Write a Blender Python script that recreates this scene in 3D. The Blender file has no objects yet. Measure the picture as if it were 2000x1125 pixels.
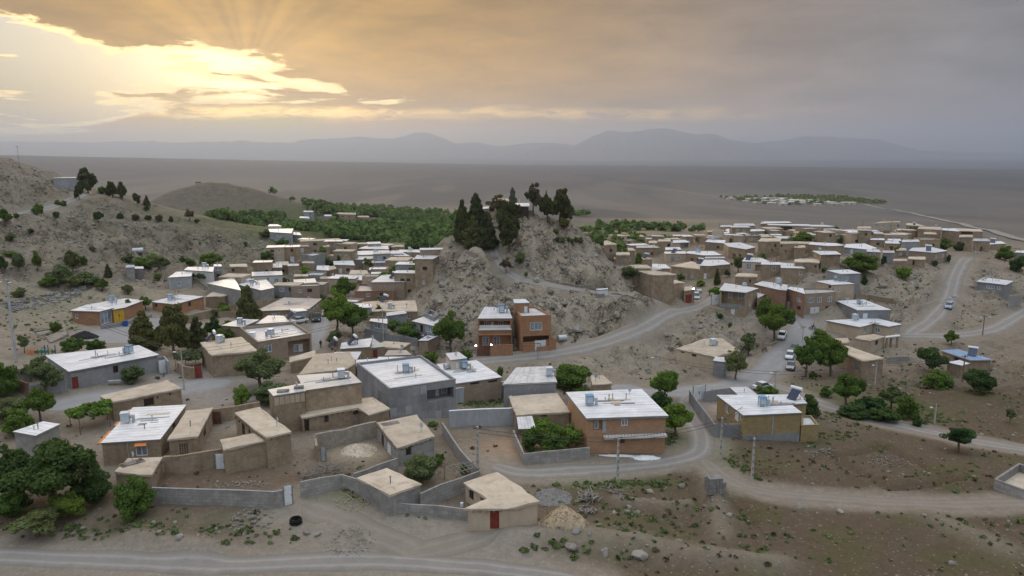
import bpy, math, random
import numpy as np
from mathutils import Vector
random.seed(7); rng = np.random.default_rng(7)
SC = bpy.context.scene
COL = SC.collection
# ------------------------------------------------------------------ camera
F = 1450.0; HC = 41.0; HORIZON = 296.0          # focal length in px of a 2000 px wide frame, camera height, horizon row
PITCH = math.atan((562.5 - HORIZON) / F)
cam = bpy.data.cameras.new('camera'); camo = bpy.data.objects.new('camera', cam); COL.objects.link(camo)
cam.sensor_width = 36.0; cam.lens = 36.0 * F / 2000.0; cam.clip_start = 1.0; cam.clip_end = 90000.0
camo.location = (0, 0, HC); camo.rotation_euler = (math.pi / 2 - PITCH, 0, 0)
SC.camera = camo
# ------------------------------------------------------------------ sun and sky
SUN_AZ, SUN_EL = math.radians(-19.0), math.radians(5.5)
SUN_DIR = Vector((math.sin(SUN_AZ) * math.cos(SUN_EL), math.cos(SUN_AZ) * math.cos(SUN_EL), math.sin(SUN_EL)))
sl = bpy.data.lights.new('sun', 'SUN'); sl.energy = 1.5; sl.angle = math.radians(10); sl.color = (1.0, 0.78, 0.52)
so = bpy.data.objects.new('sun', sl); COL.objects.link(so)
so.rotation_euler = SUN_DIR.to_track_quat('Z', 'Y').to_euler(); so.location = (-100, 300, 120)
SC.view_settings.view_transform = 'Standard'; SC.view_settings.look = 'None'
SC.view_settings.exposure = 0.0; SC.view_settings.gamma = 1.0
SC.view_settings.use_curve_mapping = False
SC.cycles.use_denoising = True
SC.cycles.max_bounces = 4; SC.cycles.diffuse_bounces = 2; SC.cycles.glossy_bounces = 2
SC.cycles.transmission_bounces = 3; SC.cycles.transparent_max_bounces = 6; SC.cycles.volume_bounces = 0
SC.cycles.use_adaptive_sampling = True; SC.cycles.adaptive_threshold = 0.02

class NT:
    """small node-tree helper"""
    def __init__(s, tree): s.t = tree; s.n = tree.nodes; s.l = tree.links
    def put(s, sock, v):
        if v is None: return
        if hasattr(v, 'is_linked') or isinstance(v, bpy.types.NodeSocket): s.l.new(v, sock)
        elif isinstance(v, (tuple, list)) and len(v) == 3 and sock.type == 'RGBA': sock.default_value = (*v, 1)
        else: sock.default_value = v
    def node(s, typ, ins=None, **props):
        nd = s.n.new(typ)
        for k, v in props.items(): setattr(nd, k, v)
        for k, v in (ins or {}).items(): s.put(nd.inputs[k], v)
        return nd
    def m(s, op, a, b=None, c=None, clamp=False):
        nd = s.n.new('ShaderNodeMath'); nd.operation = op; nd.use_clamp = clamp
        for i, v in enumerate((a, b, c)): s.put(nd.inputs[i], v)
        return nd.outputs[0]
    def sstep(s, v, lo, hi):
        nd = s.node('ShaderNodeMapRange', {0: v, 1: lo, 2: hi, 3: 0.0, 4: 1.0}, interpolation_type='SMOOTHSTEP', clamp=True)
        return nd.outputs[0]
    def mix(s, f, a, b, mode='MIX', clamp=False):
        nd = s.n.new('ShaderNodeMix'); nd.data_type = 'RGBA'; nd.blend_type = mode; nd.clamp_factor = True; nd.clamp_result = clamp
        s.put(nd.inputs[0], f); s.put(nd.inputs[6], a); s.put(nd.inputs[7], b)
        return nd.outputs[2]
    def ramp(s, f, stops, interp='LINEAR'):
        nd = s.n.new('ShaderNodeValToRGB'); r = nd.color_ramp; r.interpolation = interp
        while len(r.elements) > 1: r.elements.remove(r.elements[-1])
        for i, (p, c) in enumerate(stops):
            e = r.elements[0] if i == 0 else r.elements.new(p)
            e.position = p; e.color = (*c, 1) if isinstance(c, (tuple, list)) else (c, c, c, 1)
        s.put(nd.inputs[0], f); return nd.outputs[0]
    def noise(s, vec, scale, detail=3, rough=0.55, dist=0.0):
        nd = s.node('ShaderNodeTexNoise', {'Scale': scale, 'Detail': detail, 'Roughness': rough, 'Distortion': dist})
        if vec is not None: s.l.new(vec, nd.inputs['Vector'])
        return nd.outputs[0]

world = bpy.data.worlds.new('World'); SC.world = world; world.use_nodes = True
def build_world():
    w = NT(world.node_tree)
    for n in list(w.n): w.n.remove(n)
    out = w.n.new('ShaderNodeOutputWorld'); bg = w.n.new('ShaderNodeBackground')
    w.l.new(bg.outputs[0], out.inputs[0]); bg.inputs[1].default_value = 0.1
    tc = w.n.new('ShaderNodeTexCoord'); d = tc.outputs['Generated']
    nrm = w.node('ShaderNodeVectorMath', {0: d}, operation='NORMALIZE').outputs[0]
    sx = w.node('ShaderNodeSeparateXYZ', {0: nrm}); X, Y, Z = sx.outputs
    el = w.m('MULTIPLY', w.m('ARCSINE', Z), 57.29578)
    az = w.m('MULTIPLY', w.m('ARCTAN2', X, Y), 57.29578)
    sky = w.node('ShaderNodeTexSky', sky_type='NISHITA', sun_disc=False, sun_elevation=SUN_EL, sun_rotation=SUN_AZ,
                 altitude=1500.0, air_density=1.2, dust_density=2.5, ozone_density=1.0).outputs[0]
    sdot = w.node('ShaderNodeVectorMath', {0: nrm, 1: tuple(SUN_DIR)}, operation='DOT_PRODUCT').outputs['Value']
    ang = w.m('MULTIPLY', w.m('ARCCOSINE', w.m('MINIMUM', sdot, 0.99999)), 57.29578)
    # cloud coordinates: azimuth/elevation stretched sideways
    cv = w.node('ShaderNodeCombineXYZ', {0: w.m('MULTIPLY', az, 0.055), 1: w.m('MULTIPLY', el, 0.22), 2: 0.0}).outputs[0]
    cv2 = w.node('ShaderNodeCombineXYZ', {0: w.m('MULTIPLY', az, 0.11), 1: w.m('MULTIPLY', el, 0.75), 2: 3.7}).outputs[0]
    n1 = w.noise(cv, 2.2, 7, 0.62, 0.25); n2 = w.noise(cv2, 1.3, 7, 0.62, 0.3); n3 = w.noise(cv, 6.0, 6, 0.65, 0.5)
    # edge of the cloud deck against azimuth
    azn = w.m('DIVIDE', w.m('ADD', az, 70.0), 70.0, clamp=True)     # -70..0 deg -> 0..1
    def at(a): return (a + 70.0) / 70.0
    e_top = w.m('MULTIPLY', w.ramp(azn, [(0.0, 0.62), (at(-60), 0.55), (at(-45), 0.47), (at(-34.6), 0.435), (at(-30), 0.385), (at(-27.5), 0.345), (at(-24.5), 0.365),
                    (at(-21.5), 0.37), (at(-17), 0.325), (at(-14), 0.27), (at(-12), 0.22), (at(-8), 0.20), (at(-5), 0.15)]), 20.0)
    wob = w.m('MULTIPLY', w.m('SUBTRACT', n1, 0.5), 2.6); wob2 = w.m('MULTIPLY', w.m('SUBTRACT', n3, 0.5), 2.2)
    g_top = w.sstep(w.m('ADD', w.m('SUBTRACT', e_top, el), w.m('ADD', wob, wob2)), -0.12, 0.55)
    wl = w.m('MULTIPLY', w.m('SUBTRACT', n2, 0.5), 3.4)
    g_low = w.sstep(w.m('ADD', w.m('SUBTRACT', el, w.m('ADD', 1.3, w.m('MULTIPLY', w.sstep(az, -31.0, -22.0), 2.4))), wl), -0.35, 0.45)
    # broken cloud lets the clear gap end near the sun on the right, and small clouds float in it
    frag = w.sstep(w.m('SUBTRACT', n2, w.m('MULTIPLY', w.sstep(az, -30.0, -11.0), 0.24)), 0.30, 0.42)
    behind = w.m('SUBTRACT', 1.0, w.sstep(w.m('ABSOLUTE', w.m('ADD', az, 38.0)), 36.0, 46.0))
    gap = w.m('MULTIPLY', w.m('MULTIPLY', g_top, g_low), w.m('MULTIPLY', frag, behind))
    # colours by the angle from the sun
    a01 = w.m('DIVIDE', ang, 90.0, clamp=True)
    deck = w.ramp(a01, [(0.0, (0.90, 0.53, 0.15)), (0.07, (0.76, 0.42, 0.07)), (0.14, (0.62, 0.34, 0.065)), (0.24, (0.54, 0.312, 0.095)), (0.36, (0.375, 0.256, 0.155)),
                         (0.50, (0.265, 0.234, 0.214)), (0.68, (0.205, 0.211, 0.224)), (1.0, (0.192, 0.208, 0.218))], 'B_SPLINE')
    low = w.ramp(a01, [(0.0, (1.55, 0.80, 0.09)), (0.06, (1.25, 0.64, 0.085)), (0.13, (0.80, 0.445, 0.11)), (0.24, (0.53, 0.345, 0.19)), (0.40, (0.42, 0.305, 0.23)), (0.60, (0.26, 0.235, 0.25)), (1.0, (0.21, 0.21, 0.25))], 'B_SPLINE')
    lump = w.m('MULTIPLY', w.m('ADD', 0.42, w.m('MULTIPLY', n1, 1.06)), w.m('SUBTRACT', 1.12, w.m('MULTIPLY', w.sstep(el, 5.0, 12.0), 0.30)))
    # faint crepuscular streaks fanning out from the sun
    pol = w.m('ARCTAN2', w.m('SUBTRACT', el, math.degrees(SUN_EL)), w.m('SUBTRACT', az, math.degrees(SUN_AZ)))
    pv = w.node('ShaderNodeCombineXYZ', {0: w.m('MULTIPLY', pol, 2.6), 1: 0.3, 2: 0.0}).outputs[0]
    ray = w.m('MULTIPLY', w.m('SUBTRACT', w.noise(pv, 1.3, 2, 0.5), 0.5), 0.95)
    ray = w.m('MULTIPLY', ray, w.m('SUBTRACT', 1.0, w.sstep(ang, 8.0, 32.0)))
    lump = w.m('ADD', lump, w.m('MULTIPLY', ray, w.sstep(el, 6.0, 8.0)))
    # sky boost added above the view, beyond overcast law, to light roofs and walls
    zenith_boost = w.m('ADD', 1.0, w.m('MULTIPLY', w.m('MAXIMUM', w.m('SUBTRACT', Z, 0.19), 0.0), 10.2))
    deckc = w.mix(1.0, deck, w.node('ShaderNodeCombineXYZ', {0: w.m('MULTIPLY', lump, zenith_boost), 1: w.m('MULTIPLY', lump, w.m('MULTIPLY', zenith_boost, w.m('ADD', 1.0, w.m('MULTIPLY', Z, 0.04)))), 2: w.m('MULTIPLY', lump, w.m('MULTIPLY', zenith_boost, w.m('ADD', 1.0, w.m('MULTIPLY', Z, 0.10))))}).outputs[0], 'MULTIPLY')
    body = w.mix(w.sstep(w.m('ADD', el, wl), 2.2, 4.2), low, deckc)
    # lit streak under the deck
    st = w.m('MULTIPLY', w.sstep(w.m('ADD', el, w.m('MULTIPLY', wl, 0.45)), 2.1, 2.7), w.m('SUBTRACT', 1.0, w.sstep(w.m('ADD', el, w.m('MULTIPLY', wl, 0.5)), 2.75, 3.4)))
    st = w.m('MULTIPLY', st, w.sstep(n3, 0.32, 0.56))
    st = w.m('MULTIPLY', st, w.m('SUBTRACT', 1.0, w.sstep(ang, 14.0, 46.0)))
    stc = w.mix(w.sstep(ang, 2.0, 16.0), (3.0, 1.9, 0.5), (1.45, 0.90, 0.24))
    body = w.mix(w.m('MULTIPLY', st, 0.95), body, stc)
    # clear air in the gap: physical sky plus forward glow round the sun
    glow = w.m('POWER', 2.71828, w.m('MULTIPLY', ang, -0.145))
    clear = w.ramp(w.m('DIVIDE', el, 20.0, clamp=True), [(0.0, (0.22, 0.20, 0.175)), (0.10, (0.24, 0.215, 0.165)), (0.20, (0.38, 0.34, 0.245)), (0.30, (0.56, 0.52, 0.44)), (0.45, (0.66, 0.63, 0.59)), (1.0, (0.55, 0.56, 0.58))])
    clear = w.mix(w.m('MULTIPLY', glow, 1.35), clear, (2.3, 1.85, 1.0))
    clear = w.mix(0.12, clear, w.mix(1.0, sky, (0.1, 0.1, 0.1), 'MULTIPLY'))
    rim = w.m('MULTIPLY', w.m('MULTIPLY', gap, w.m('SUBTRACT', 1.0, gap)), 3.8)
    res = w.mix(gap, body, clear)
    res = w.mix(w.m('MULTIPLY', rim, w.m('SUBTRACT', 1.0, w.sstep(ang, 10.0, 30.0))), res, (1.9, 1.42, 0.62))
    # ground haze colour under the horizon
    res = w.mix(1.0, res, (10.0, 10.0, 10.0), 'MULTIPLY')
    w.l.new(res, bg.inputs[0])
build_world()

# ------------------------------------------------------------------ pixels to rays
CP, SP = math.cos(PITCH), math.sin(PITCH)
def ray(px, py):
    u = (562.5 - py) / F
    return ((px - 1000.0) / F, CP + u * SP, -SP + u * CP)
def on_z(px, py, z):
    d = ray(px, py); t = (z - HC) / d[2]; return (d[0] * t, d[1] * t, z)
def on_y(px, py, y):
    d = ray(px, py); t = y / d[1]; return (d[0] * t, y, HC + d[2] * t)
def proj(x, y, z):
    zz = z - HC; dep = y * CP - zz * SP; up = y * SP + zz * CP
    return (1000 + F * x / dep, 562.5 - F * up / dep, dep)
ZONES = dict(Z1=(0, 280, 4.0), Z2=(400, 380, 4.0), Z3=(780, 340, 3.629), Z4=(1180, 400, 4.688), Z5=(1560, 400, 4.5), Z6=(0, 520, 4.326), Z7=(380, 540, 4.1667), Z8=(820, 560, 4.0),
             Y1=(1280, 560, 4.0), Y2=(1600, 600, 4.8925), Y3=(0, 760, 4.1667), Y4=(440, 740, 4.326), Y5=(680, 720, 3.41), Y6=(1080, 720, 3.516), Y7=(0, 940, 2.0), Y8=(1000, 840, 2.0), P=(0, 0, 1.0))
def zp(zone, x, y):
    a, b, s = ZONES[zone]; return (a + x / s, b + y / s)
# ------------------------------------------------------------------ noise on arrays
_H = rng.random((257, 257))
def vnoise(x, y):
    xi = np.floor(x).astype(np.int64); yi = np.floor(y).astype(np.int64); fx = x - xi; fy = y - yi
    fx = fx * fx * (3 - 2 * fx); fy = fy * fy * (3 - 2 * fy); a = xi & 255; b = yi & 255; a1 = (xi + 1) & 255; b1 = (yi + 1) & 255
    return (_H[a, b] * (1 - fx) + _H[a1, b] * fx) * (1 - fy) + (_H[a, b1] * (1 - fx) + _H[a1, b1] * fx) * fy
def fbm(x, y, s, oct=4, gain=0.5):
    r = 0; amp = 1; tot = 0; c, sn = math.cos(0.6), math.sin(0.6)
    for _ in range(oct):
        r = r + amp * vnoise(x / s + 31.7, y / s + 11.3); tot += amp; amp *= gain; s *= 0.5; x, y = c * x - sn * y, sn * x + c * y
    return r / tot
def sstep(v, a, b):
    t = np.clip((v - a) / (b - a), 0, 1); return t * t * (3 - 2 * t)
# ------------------------------------------------------------------ terrain
CZ = [(-150, 1090, 0), (0, 1100, 0), (500, 1110, 0), (1000, 1115, -.5), (1500, 1110, 0), (2000, 1110, .6), (2150, 1000, .5), (100, 1000, .8), (300, 985, 1.4), (560, 985, 1.4), (760, 1000, 1), (950, 1010, .5),
      (1200, 1000, 0), (1500, 1000, 0), (1800, 980, .3), (2000, 950, .2), (320, 930, 2), (590, 900, 2.1), (700, 900, 1.8), (850, 900, 1.3), (1000, 900, .3), (1200, 890, 0), (1350, 900, 0), (1600, 870, -1.5), (1800, 870, -2),
      (1980, 880, -2.2), (-100, 880, 2.5), (120, 820, 2.6), (400, 760, 2.6), (140, 757, 3), (620, 830, 2.2), (880, 830, .5), (1130, 830, .4), (1300, 790, -1), (1400, 750, -2), (1500, 860, -1.2), (1540, 715, -4),
      (1520, 745, -3.3), (1600, 640, -1), (1560, 618, .3), (1330, 715, -3), (1240, 720, -2), (1700, 720, -4), (1850, 740, -4), (1990, 800, -3.6), (2100, 760, -3), (1800, 655, -1.5), (1850, 600, 1.5), (1885, 512, 6), (1990, 610, 0),
      (1940, 590, .2), (2080, 590, 1), (1650, 565, 4), (1620, 530, 8), (1700, 545, 6), (1800, 530, 6.5), (1400, 600, .5), (1450, 560, 2.6), (1300, 565, 1.8), (1480, 500, 6.5), (1310, 510, 1.5), (1230, 510, .5), (1560, 490, 8.5), (1650, 490, 8.5), (1760, 495, 8),
      (1300, 452, -8), (1200, 470, -6), (1200, 448, -10), (1350, 470, 0), (640, 620, .8), (620, 680, 1.5), (500, 690, 2), (740, 670, 0), (860, 690, -.3), (940, 705, -.5), (1050, 697, -.5), (1200, 665, 0), (1330, 606, .5),
      (250, 650, 3), (200, 637, 3.8), (350, 610, 3.5), (480, 620, 2.2), (560, 560, 2.2), (700, 570, .6), (780, 600, .6), (600, 530, 3.2), (720, 520, 1), (800, 530, 1), (640, 490, 3.2), (760, 487, -.5), (860, 495, -.5),
      (550, 472, 7.5), (450, 560, 4.5), (420, 520, 6), (530, 510, 5.5), (640, 450, -3), (800, 450, -4), (880, 430, -8), (700, 425, -9), (520, 425, -7), (30, 690, 5.5)]
CY = [(-250, 250, 265), (-120, 285, 268), (0, 313, 270), (60, 338, 278), (120, 362, 287), (172, 378, 292), (230, 388, 296), (300, 406, 302), (360, 424, 306), (420, 440, 310), (490, 462, 300),
      (60, 415, 250), (0, 432, 236), (110, 402, 262), (100, 480, 215), (200, 450, 240), (300, 470, 240), (400, 480, 250), (0, 540, 180), (100, 540, 190), (200, 550, 190), (300, 530, 205), (60, 610, 158), (-100, 560, 165), (-200, 450, 200),
      (960, 424, 206), (1010, 424, 207), (1060, 432, 207), (1110, 442, 206), (1150, 462, 206), (1185, 490, 205), (1215, 530, 202), (1290, 588, 186), (925, 462, 202), (890, 484, 200), (850, 512, 198), (812, 560, 194), (792, 600, 182),
      (1010, 548, 184), (965, 488, 196), (1060, 500, 194), (1120, 500, 196), (1050, 560, 180), (1170, 576, 178), (1100, 600, 170), (960, 600, 166), (880, 600, 172), (960, 655, 156), (1100, 650, 160), (860, 655, 160), (1200, 630, 166),
      (1720, 463, 312), (1500, 462, 315), (1600, 462, 312), (1800, 470, 300), (1850, 482, 286), (1410, 470, 305), (1950, 502, 258), (2060, 520, 250)]
CW = [(-60, 455, -8), (0, 450, -9), (60, 455, -9), (120, 470, -10), (80, 390, -7), (30, 330, -3), (0, 260, -0.5), (-20, 250, 0), (30, 255, 0), (50, 240, .5), (140, 420, -8), (200, 420, -8), (240, 380, -6), (260, 300, -3), (240, 230, 0), (300, 200, -2), (220, 150, -4), (260, 100, -2), (200, 50, 0),
      (-120, 420, -4), (-200, 430, 5), (-260, 380, 18), (-330, 300, 40), (-320, 200, 26), (-250, 120, 8), (-180, 60, 2), (0, 30, 0), (0, -80, 4), (-200, -80, 4), (200, -80, 4), (-120, 480, -9), (-200, 500, -9), (-350, 480, 5), (350, 420, -14), (360, 200, -6), (330, 60, 0), (-330, 60, 10)]
ctl = [on_z(*c) for c in CZ] + [on_y(*c) for c in CY] + [tuple(map(float, c)) for c in CW]
ctl = np.array(ctl); cxy = ctl[:, :2] / 100.0
def _phi(r2): return np.where(r2 > 1e-12, 0.5 * r2 * np.log(np.maximum(r2, 1e-12)), 0)
nC = len(ctl); Km = _phi(((cxy[:, None] - cxy[None]) ** 2).sum(-1)) + 0.004 * np.eye(nC)
Pm = np.c_[np.ones(nC), cxy]; A = np.zeros((nC + 3, nC + 3)); A[:nC, :nC] = Km; A[:nC, nC:] = Pm; A[nC:, :nC] = Pm.T
sol = np.linalg.solve(A, np.r_[ctl[:, 2], 0, 0, 0])
def tps(x, y):
    out = np.empty(x.size); xf = x.ravel() / 100; yf = y.ravel() / 100
    for k in range(0, x.size, 20000):
        q = np.c_[xf[k:k + 20000], yf[k:k + 20000]]
        r2 = ((q[:, None] - cxy[None]) ** 2).sum(-1)
        out[k:k + 20000] = _phi(r2) @ sol[:nC] + sol[nC] + q @ sol[nC + 1:]
    return out.reshape(x.shape)
def axis(lo, hi, step, far, g):
    a = list(np.arange(lo, hi + step * .5, step)); s = step
    while a[-1] < far: s = min(s * g, 900); a.append(a[-1] + s)
    return a
ya = axis(58, 250, 0.62, 33000, 1.045); s = 0.62; yb = [58]
while yb[-1] > -400: s *= 1.12; yb.append(yb[-1] - s)
YS = np.array(sorted(yb[1:]) + ya)
xa = axis(0, 150, 0.72, 33000, 1.05); XS = np.array([-v for v in xa[:0:-1]] + xa)
GX, GY = np.meshgrid(XS, YS)
def plain(x, y):
    r = np.hypot(x, y); az = np.arctan2(x, y)
    edge = np.interp(az, [-.9, -.6, -.3, 0, .3, .6, .9], [45, 16, -40, -84, -92, -98, -100])
    z = np.interp(r, [0, 450, 600, 1000, 1500], [-8, -9, -13, -35, -60])
    z = np.where(r > 1500, -60 + (edge + 60) * np.clip((r - 1500) / 5500, 0, 1), z)
    z = np.where(r > 7000, edge + (-170 - edge) * sstep(r, 7000, 9500), z)
    # low rounded hill left of the valley
    hx, hy, hz = on_y(385, 360, 600)
    def bump(cx, cy, sx, sy, a): return a * np.exp(-(((x - cx) / sx) ** 2 + ((y - cy) / sy) ** 2))
    z = z + bump(hx, 610, 44, 60, 26) + bump(hx + 48, 600, 46, 55, 15) + bump(hx - 40, 640, 40, 60, 7) + bump(hx + 105, 590, 40, 50, 6) + (fbm(x + 9, y, 34, 4) - .5) * 11 * np.exp(-(((x - hx - 18) / 105) ** 2 + ((y - 605) / 90) ** 2))
    return z + (fbm(x, y, 60, 4) - .5) * 3.0 * sstep(r, 450, 700) * np.where(r > 3000, 2, 1)
near = (np.abs(GX) < 700) & (GY < 800)
S = plain(GX, GY); w = 1 - sstep(np.hypot(GX, np.maximum(GY, 0) * .8), 330, 470)
w = np.where(near, w, 0); m = w > 0
S[m] = S[m] * (1 - w[m]) + tps(GX[m], GY[m]) * w[m]
def sampler(Zg):
    def f(x, y):
        x = np.asarray(x, float); y = np.asarray(y, float)
        i = np.clip(np.searchsorted(XS, x) - 1, 0, len(XS) - 2); j = np.clip(np.searchsorted(YS, y) - 1, 0, len(YS) - 2)
        fx = (x - XS[i]) / (XS[i + 1] - XS[i]); fy = (y - YS[j]) / (YS[j + 1] - YS[j])
        return (Zg[j, i] * (1 - fx) + Zg[j, i + 1] * fx) * (1 - fy) + (Zg[j + 1, i] * (1 - fx) + Zg[j + 1, i + 1] * fx) * fy
    return f
RY = np.concatenate([np.arange(50, 420, .4), np.geomspace(420, 9000, 500)])
def hit(px, py, h=0.0, g=None):
    """where the ray through a pixel meets the ground raised by h"""
    g = g or ground; d = ray(px, py); t = RY / d[1]; x = d[0] * t; z = HC + d[2] * t
    df = z - (g(x, RY) + h); k = int(np.argmax(df < 0))
    if df[k] >= 0: k = len(RY) - 1
    if k == 0: yy = RY[0]
    else: f = df[k - 1] / (df[k - 1] - df[k]); yy = RY[k - 1] + f * (RY[k] - RY[k - 1])
    t = yy / d[1]; return (d[0] * t, yy, HC + d[2] * t)
ground = sampler(S)
def catmull(P, n=8):
    P = [np.array(p, float) for p in P]; Q = [2 * P[0] - P[1]] + P + [2 * P[-1] - P[-2]]; out = []
    for i in range(1, len(Q) - 2):
        for k in range(n):
            t = k / n; a, b, c, d = Q[i - 1:i + 3]
            out.append(.5 * (2 * b + (c - a) * t + (2 * a - 5 * b + 4 * c - d) * t * t + (3 * b - a - 3 * c + d) * t ** 3))
    out.append(P[-1]); return np.array(out)
ROADS = [  # name, width, look, pixels
    ('road', 3.3, 'dust', [(-200, 1078), (0, 1086), (150, 1093), (400, 1104), (650, 1096), (800, 1098), (1000, 1116), (1150, 1135)]),
    ('dirt_track', 5.0, 'soft', [(585, 982), (650, 1010), (720, 1040), (790, 1068), (840, 1096)]),
    ('dirt_track', 3.6, 'soft', [(1000, 1035), (930, 1052), (850, 1072), (760, 1092)]),
    ('dirt_road', 4.2, 'dust', [(955, 905), (1010, 922), (1090, 922), (1200, 914), (1300, 903), (1362, 884), (1370, 850), (1345, 808), (1342, 778), (1385, 758)]),
    ('dirt_track', 2.9, 'soft', [(1368, 893), (1420, 935), (1500, 962), (1650, 976), (1850, 986), (2060, 980)]),
    ('main_street', 7.0, 'asphalt', [(1190, 752), (1290, 768), (1400, 757), (1470, 738), (1520, 702), (1548, 672), (1565, 645), (1566, 626), (1545, 606)]),
    ('road', 5.0, 'dust', [(1478, 742), (1540, 762), (1600, 786), (1700, 817), (1800, 840), (1900, 862), (2080, 890)]),
    ('hill_foot_road', 5.0, 'dust', [(900, 707), (960, 704), (1040, 696), (1120, 684), (1200, 663), (1270, 634), (1330, 607), (1380, 592), (1398, 577), (1412, 566)]),
    ('hill_road', 5.0, 'dust', [(1768, 657), (1810, 632), (1838, 605), (1855, 580), (1864, 545), (1878, 515), (1890, 503)]),
    ('hill_road', 4.6, 'dust', [(1740, 655), (1800, 656), (1860, 655), (1920, 648), (1962, 632), (2020, 597)]),
    ('lane', 4.2, 'asphalt', [(652, 588), (642, 606), (632, 622), (622, 648), (612, 672), (606, 690)]),
    ('yard_road', 9.0, 'asphalt', [(95, 800), (180, 780), (270, 768), (360, 758), (420, 748), (450, 742)]),
    ('gravel_yard', 17.0, 'asphalt', [(190, 668), (240, 655), (290, 638), (318, 622)]),
    ('hill_path', 3.0, 'dust', [(958, 462), (962, 486), (975, 512), (1000, 538), (1040, 551), (1100, 562), (1170, 574), (1235, 578), (1295, 592)]),
    ('hill_road', 4.0, 'dust', [(-60, 444), (0, 431), (60, 415), (110, 402), (150, 386), (176, 374)]),
    ('plain_road', 9.0, 'dust', [(1690, 399), (1760, 413), (1850, 433), (1950, 456), (2060, 482)]),
    ('plain_road', 7.0, 'dust', [(1250, 362), (1330, 374), (1410, 386), (1500, 394)])]
road_xy = []
mask = np.zeros_like(S); nearm = (np.abs(GX) < 420) & (GY < 480)
for nm, wd, lk, px in ROADS:
    P = [hit(*p) for p in px]; c = catmull([p[:2] for p in P], 10 if nm != 'plain_road' else 6)
    road_xy.append(c)
    if nm == 'plain_road': continue
    bb = nearm & (GX > c[:, 0].min() - 9) & (GX < c[:, 0].max() + 9) & (GY > c[:, 1].min() - 9) & (GY < c[:, 1].max() + 9)
    q = np.c_[GX[bb], GY[bb]]; d2 = np.full(len(q), 1e9)
    for k in range(len(c) - 1):
        a, b = c[k], c[k + 1]; ab = b - a; t = np.clip(((q - a) @ ab) / max(ab @ ab, 1e-9), 0, 1)
        d2 = np.minimum(d2, ((q - a - t[:, None] * ab) ** 2).sum(1))
    mask[bb] = np.maximum(mask[bb], 1 - sstep(np.sqrt(d2), wd * .5, wd * .5 + 3.0))
def gauss(px, py, rx, ry, yy=None):
    c = hit(px, py, g=sampler(S)); return np.exp(-(((GX - c[0]) / rx) ** 2 + ((GY - c[1]) / ry) ** 2))
# how rocky: the central hill, the left hillside, the scree by the street, the right slope
rock = np.zeros_like(S)
for a in ((960, 560, 42, 40, 1.0), (1100, 560, 42, 42, 1.0), (1010, 440, 26, 26, .9), (1350, 660, 22, 16, .75), (1750, 590, 26, 26, .55), (1900, 560, 26, 40, .5), (200, 470, 60, 60, .75), (60, 400, 60, 60, .7), (380, 480, 40, 45, .8), (-100, 420, 80, 90, .7), (1900, 720, 30, 30, .3)):
    rock = np.maximum(rock, a[4] * gauss(*a[:4]))
rock *= (1 - mask); rock[~nearm] *= .3
rock = np.maximum(rock, .55 * np.exp(-(((GX + 235) / 95) ** 2 + ((GY - 605) / 75) ** 2)))
r1 = fbm(GX, GY, 9, 5, .6); r2 = fbm(GX + 77, GY * 1.4, 3.2, 4, .6); rid = 1 - np.abs(2 * fbm(GX, GY, 14, 4) - 1)
disp = rock * ((fbm(GX + 13, GY + 40, 26, 2) - .5) * 5.0 + (r1 - .5) * 3.6 + (r2 - .5) * 1.6 + (rid ** 3 - .5) * 1.6)
soft = (fbm(GX, GY, 7, 4) - .5) * .8 + (fbm(GX, GY, 2.2, 3) - .5) * .34
def steps(v, *th): return sum(sstep(v, t, t + .022) for t in th)
cl1 = fbm(GX + 5, GY * 1.25 + 9, 12, 5, .55); cl2 = fbm(GX * 1.1 + 60, GY + 31, 5.5, 4, .55)
disp = disp * .8 + np.clip(rock * 1.25, 0, 1) * ((steps(cl1, .38, .46, .54, .62) - 1.9) * 1.2 + (steps(cl2, .42, .52, .62) - 1.5) * .7) * np.where(GY < 330, 1, 0)
G = S + disp + np.where(nearm, soft * (1 - mask), 0)
def dist_line(px, closed=False):
    P = np.array([hit(*p, g=sampler(S))[:2] for p in px]); d2 = np.full(S.shape, 1e9)
    bb = (GX > P[:, 0].min() - 6) & (GX < P[:, 0].max() + 6) & (GY > P[:, 1].min() - 6) & (GY < P[:, 1].max() + 6)
    q = np.c_[GX[bb], GY[bb]]; dd = np.full(len(q), 1e9)
    for a, b in zip(P[:-1], P[1:]):
        ab = b - a; t = np.clip(((q - a) @ ab) / max(ab @ ab, 1e-9), 0, 1); dd = np.minimum(dd, ((q - a - t[:, None] * ab) ** 2).sum(1))
    d2[bb] = dd; return np.sqrt(d2)
TRENCH = [[(1628, 893), (1660, 915), (1735, 955), (1800, 950), (1868, 940)], [(1628, 893), (1680, 886), (1728, 878)], [(1728, 878), (1790, 905), (1868, 940)], [(1345, 925), (1362, 955), (1380, 1000)], [(1430, 970), (1470, 1020)]]
trench = np.zeros_like(S)
for t in TRENCH:
    d = dist_line(t); trench = np.maximum(trench, np.exp(-(d / .55) ** 2)); G -= .75 * np.exp(-(d / .55) ** 2); G += .32 * np.exp(-((d - 1.7) / .7) ** 2)
mound = np.zeros_like(S)
for t, hh, ww in (([(1210, 982), (1270, 985), (1335, 990)], .8, 1.1), ([(1385, 950), (1400, 1000), (1410, 1050)], .55, 1.3), ([(1000, 1055), (1150, 1055), (1260, 1068), (1370, 1092), (1520, 1108)], 1.1, 2.0), ([(1800, 1005), (1880, 1040), (1960, 1075)], .6, 1.8),
                  ([(250, 1052), (330, 1058), (390, 1075)], .9, 1.8), ([(640, 1030), (690, 1055)], .6, 1.4), ([(1000, 975), (1040, 962)], .3, 1.2)):
    d = dist_line(t); b = np.exp(-(d / ww) ** 2); mound = np.maximum(mound, b); G += hh * b * (.7 + .6 * fbm(GX, GY, 2.5, 2))
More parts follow.
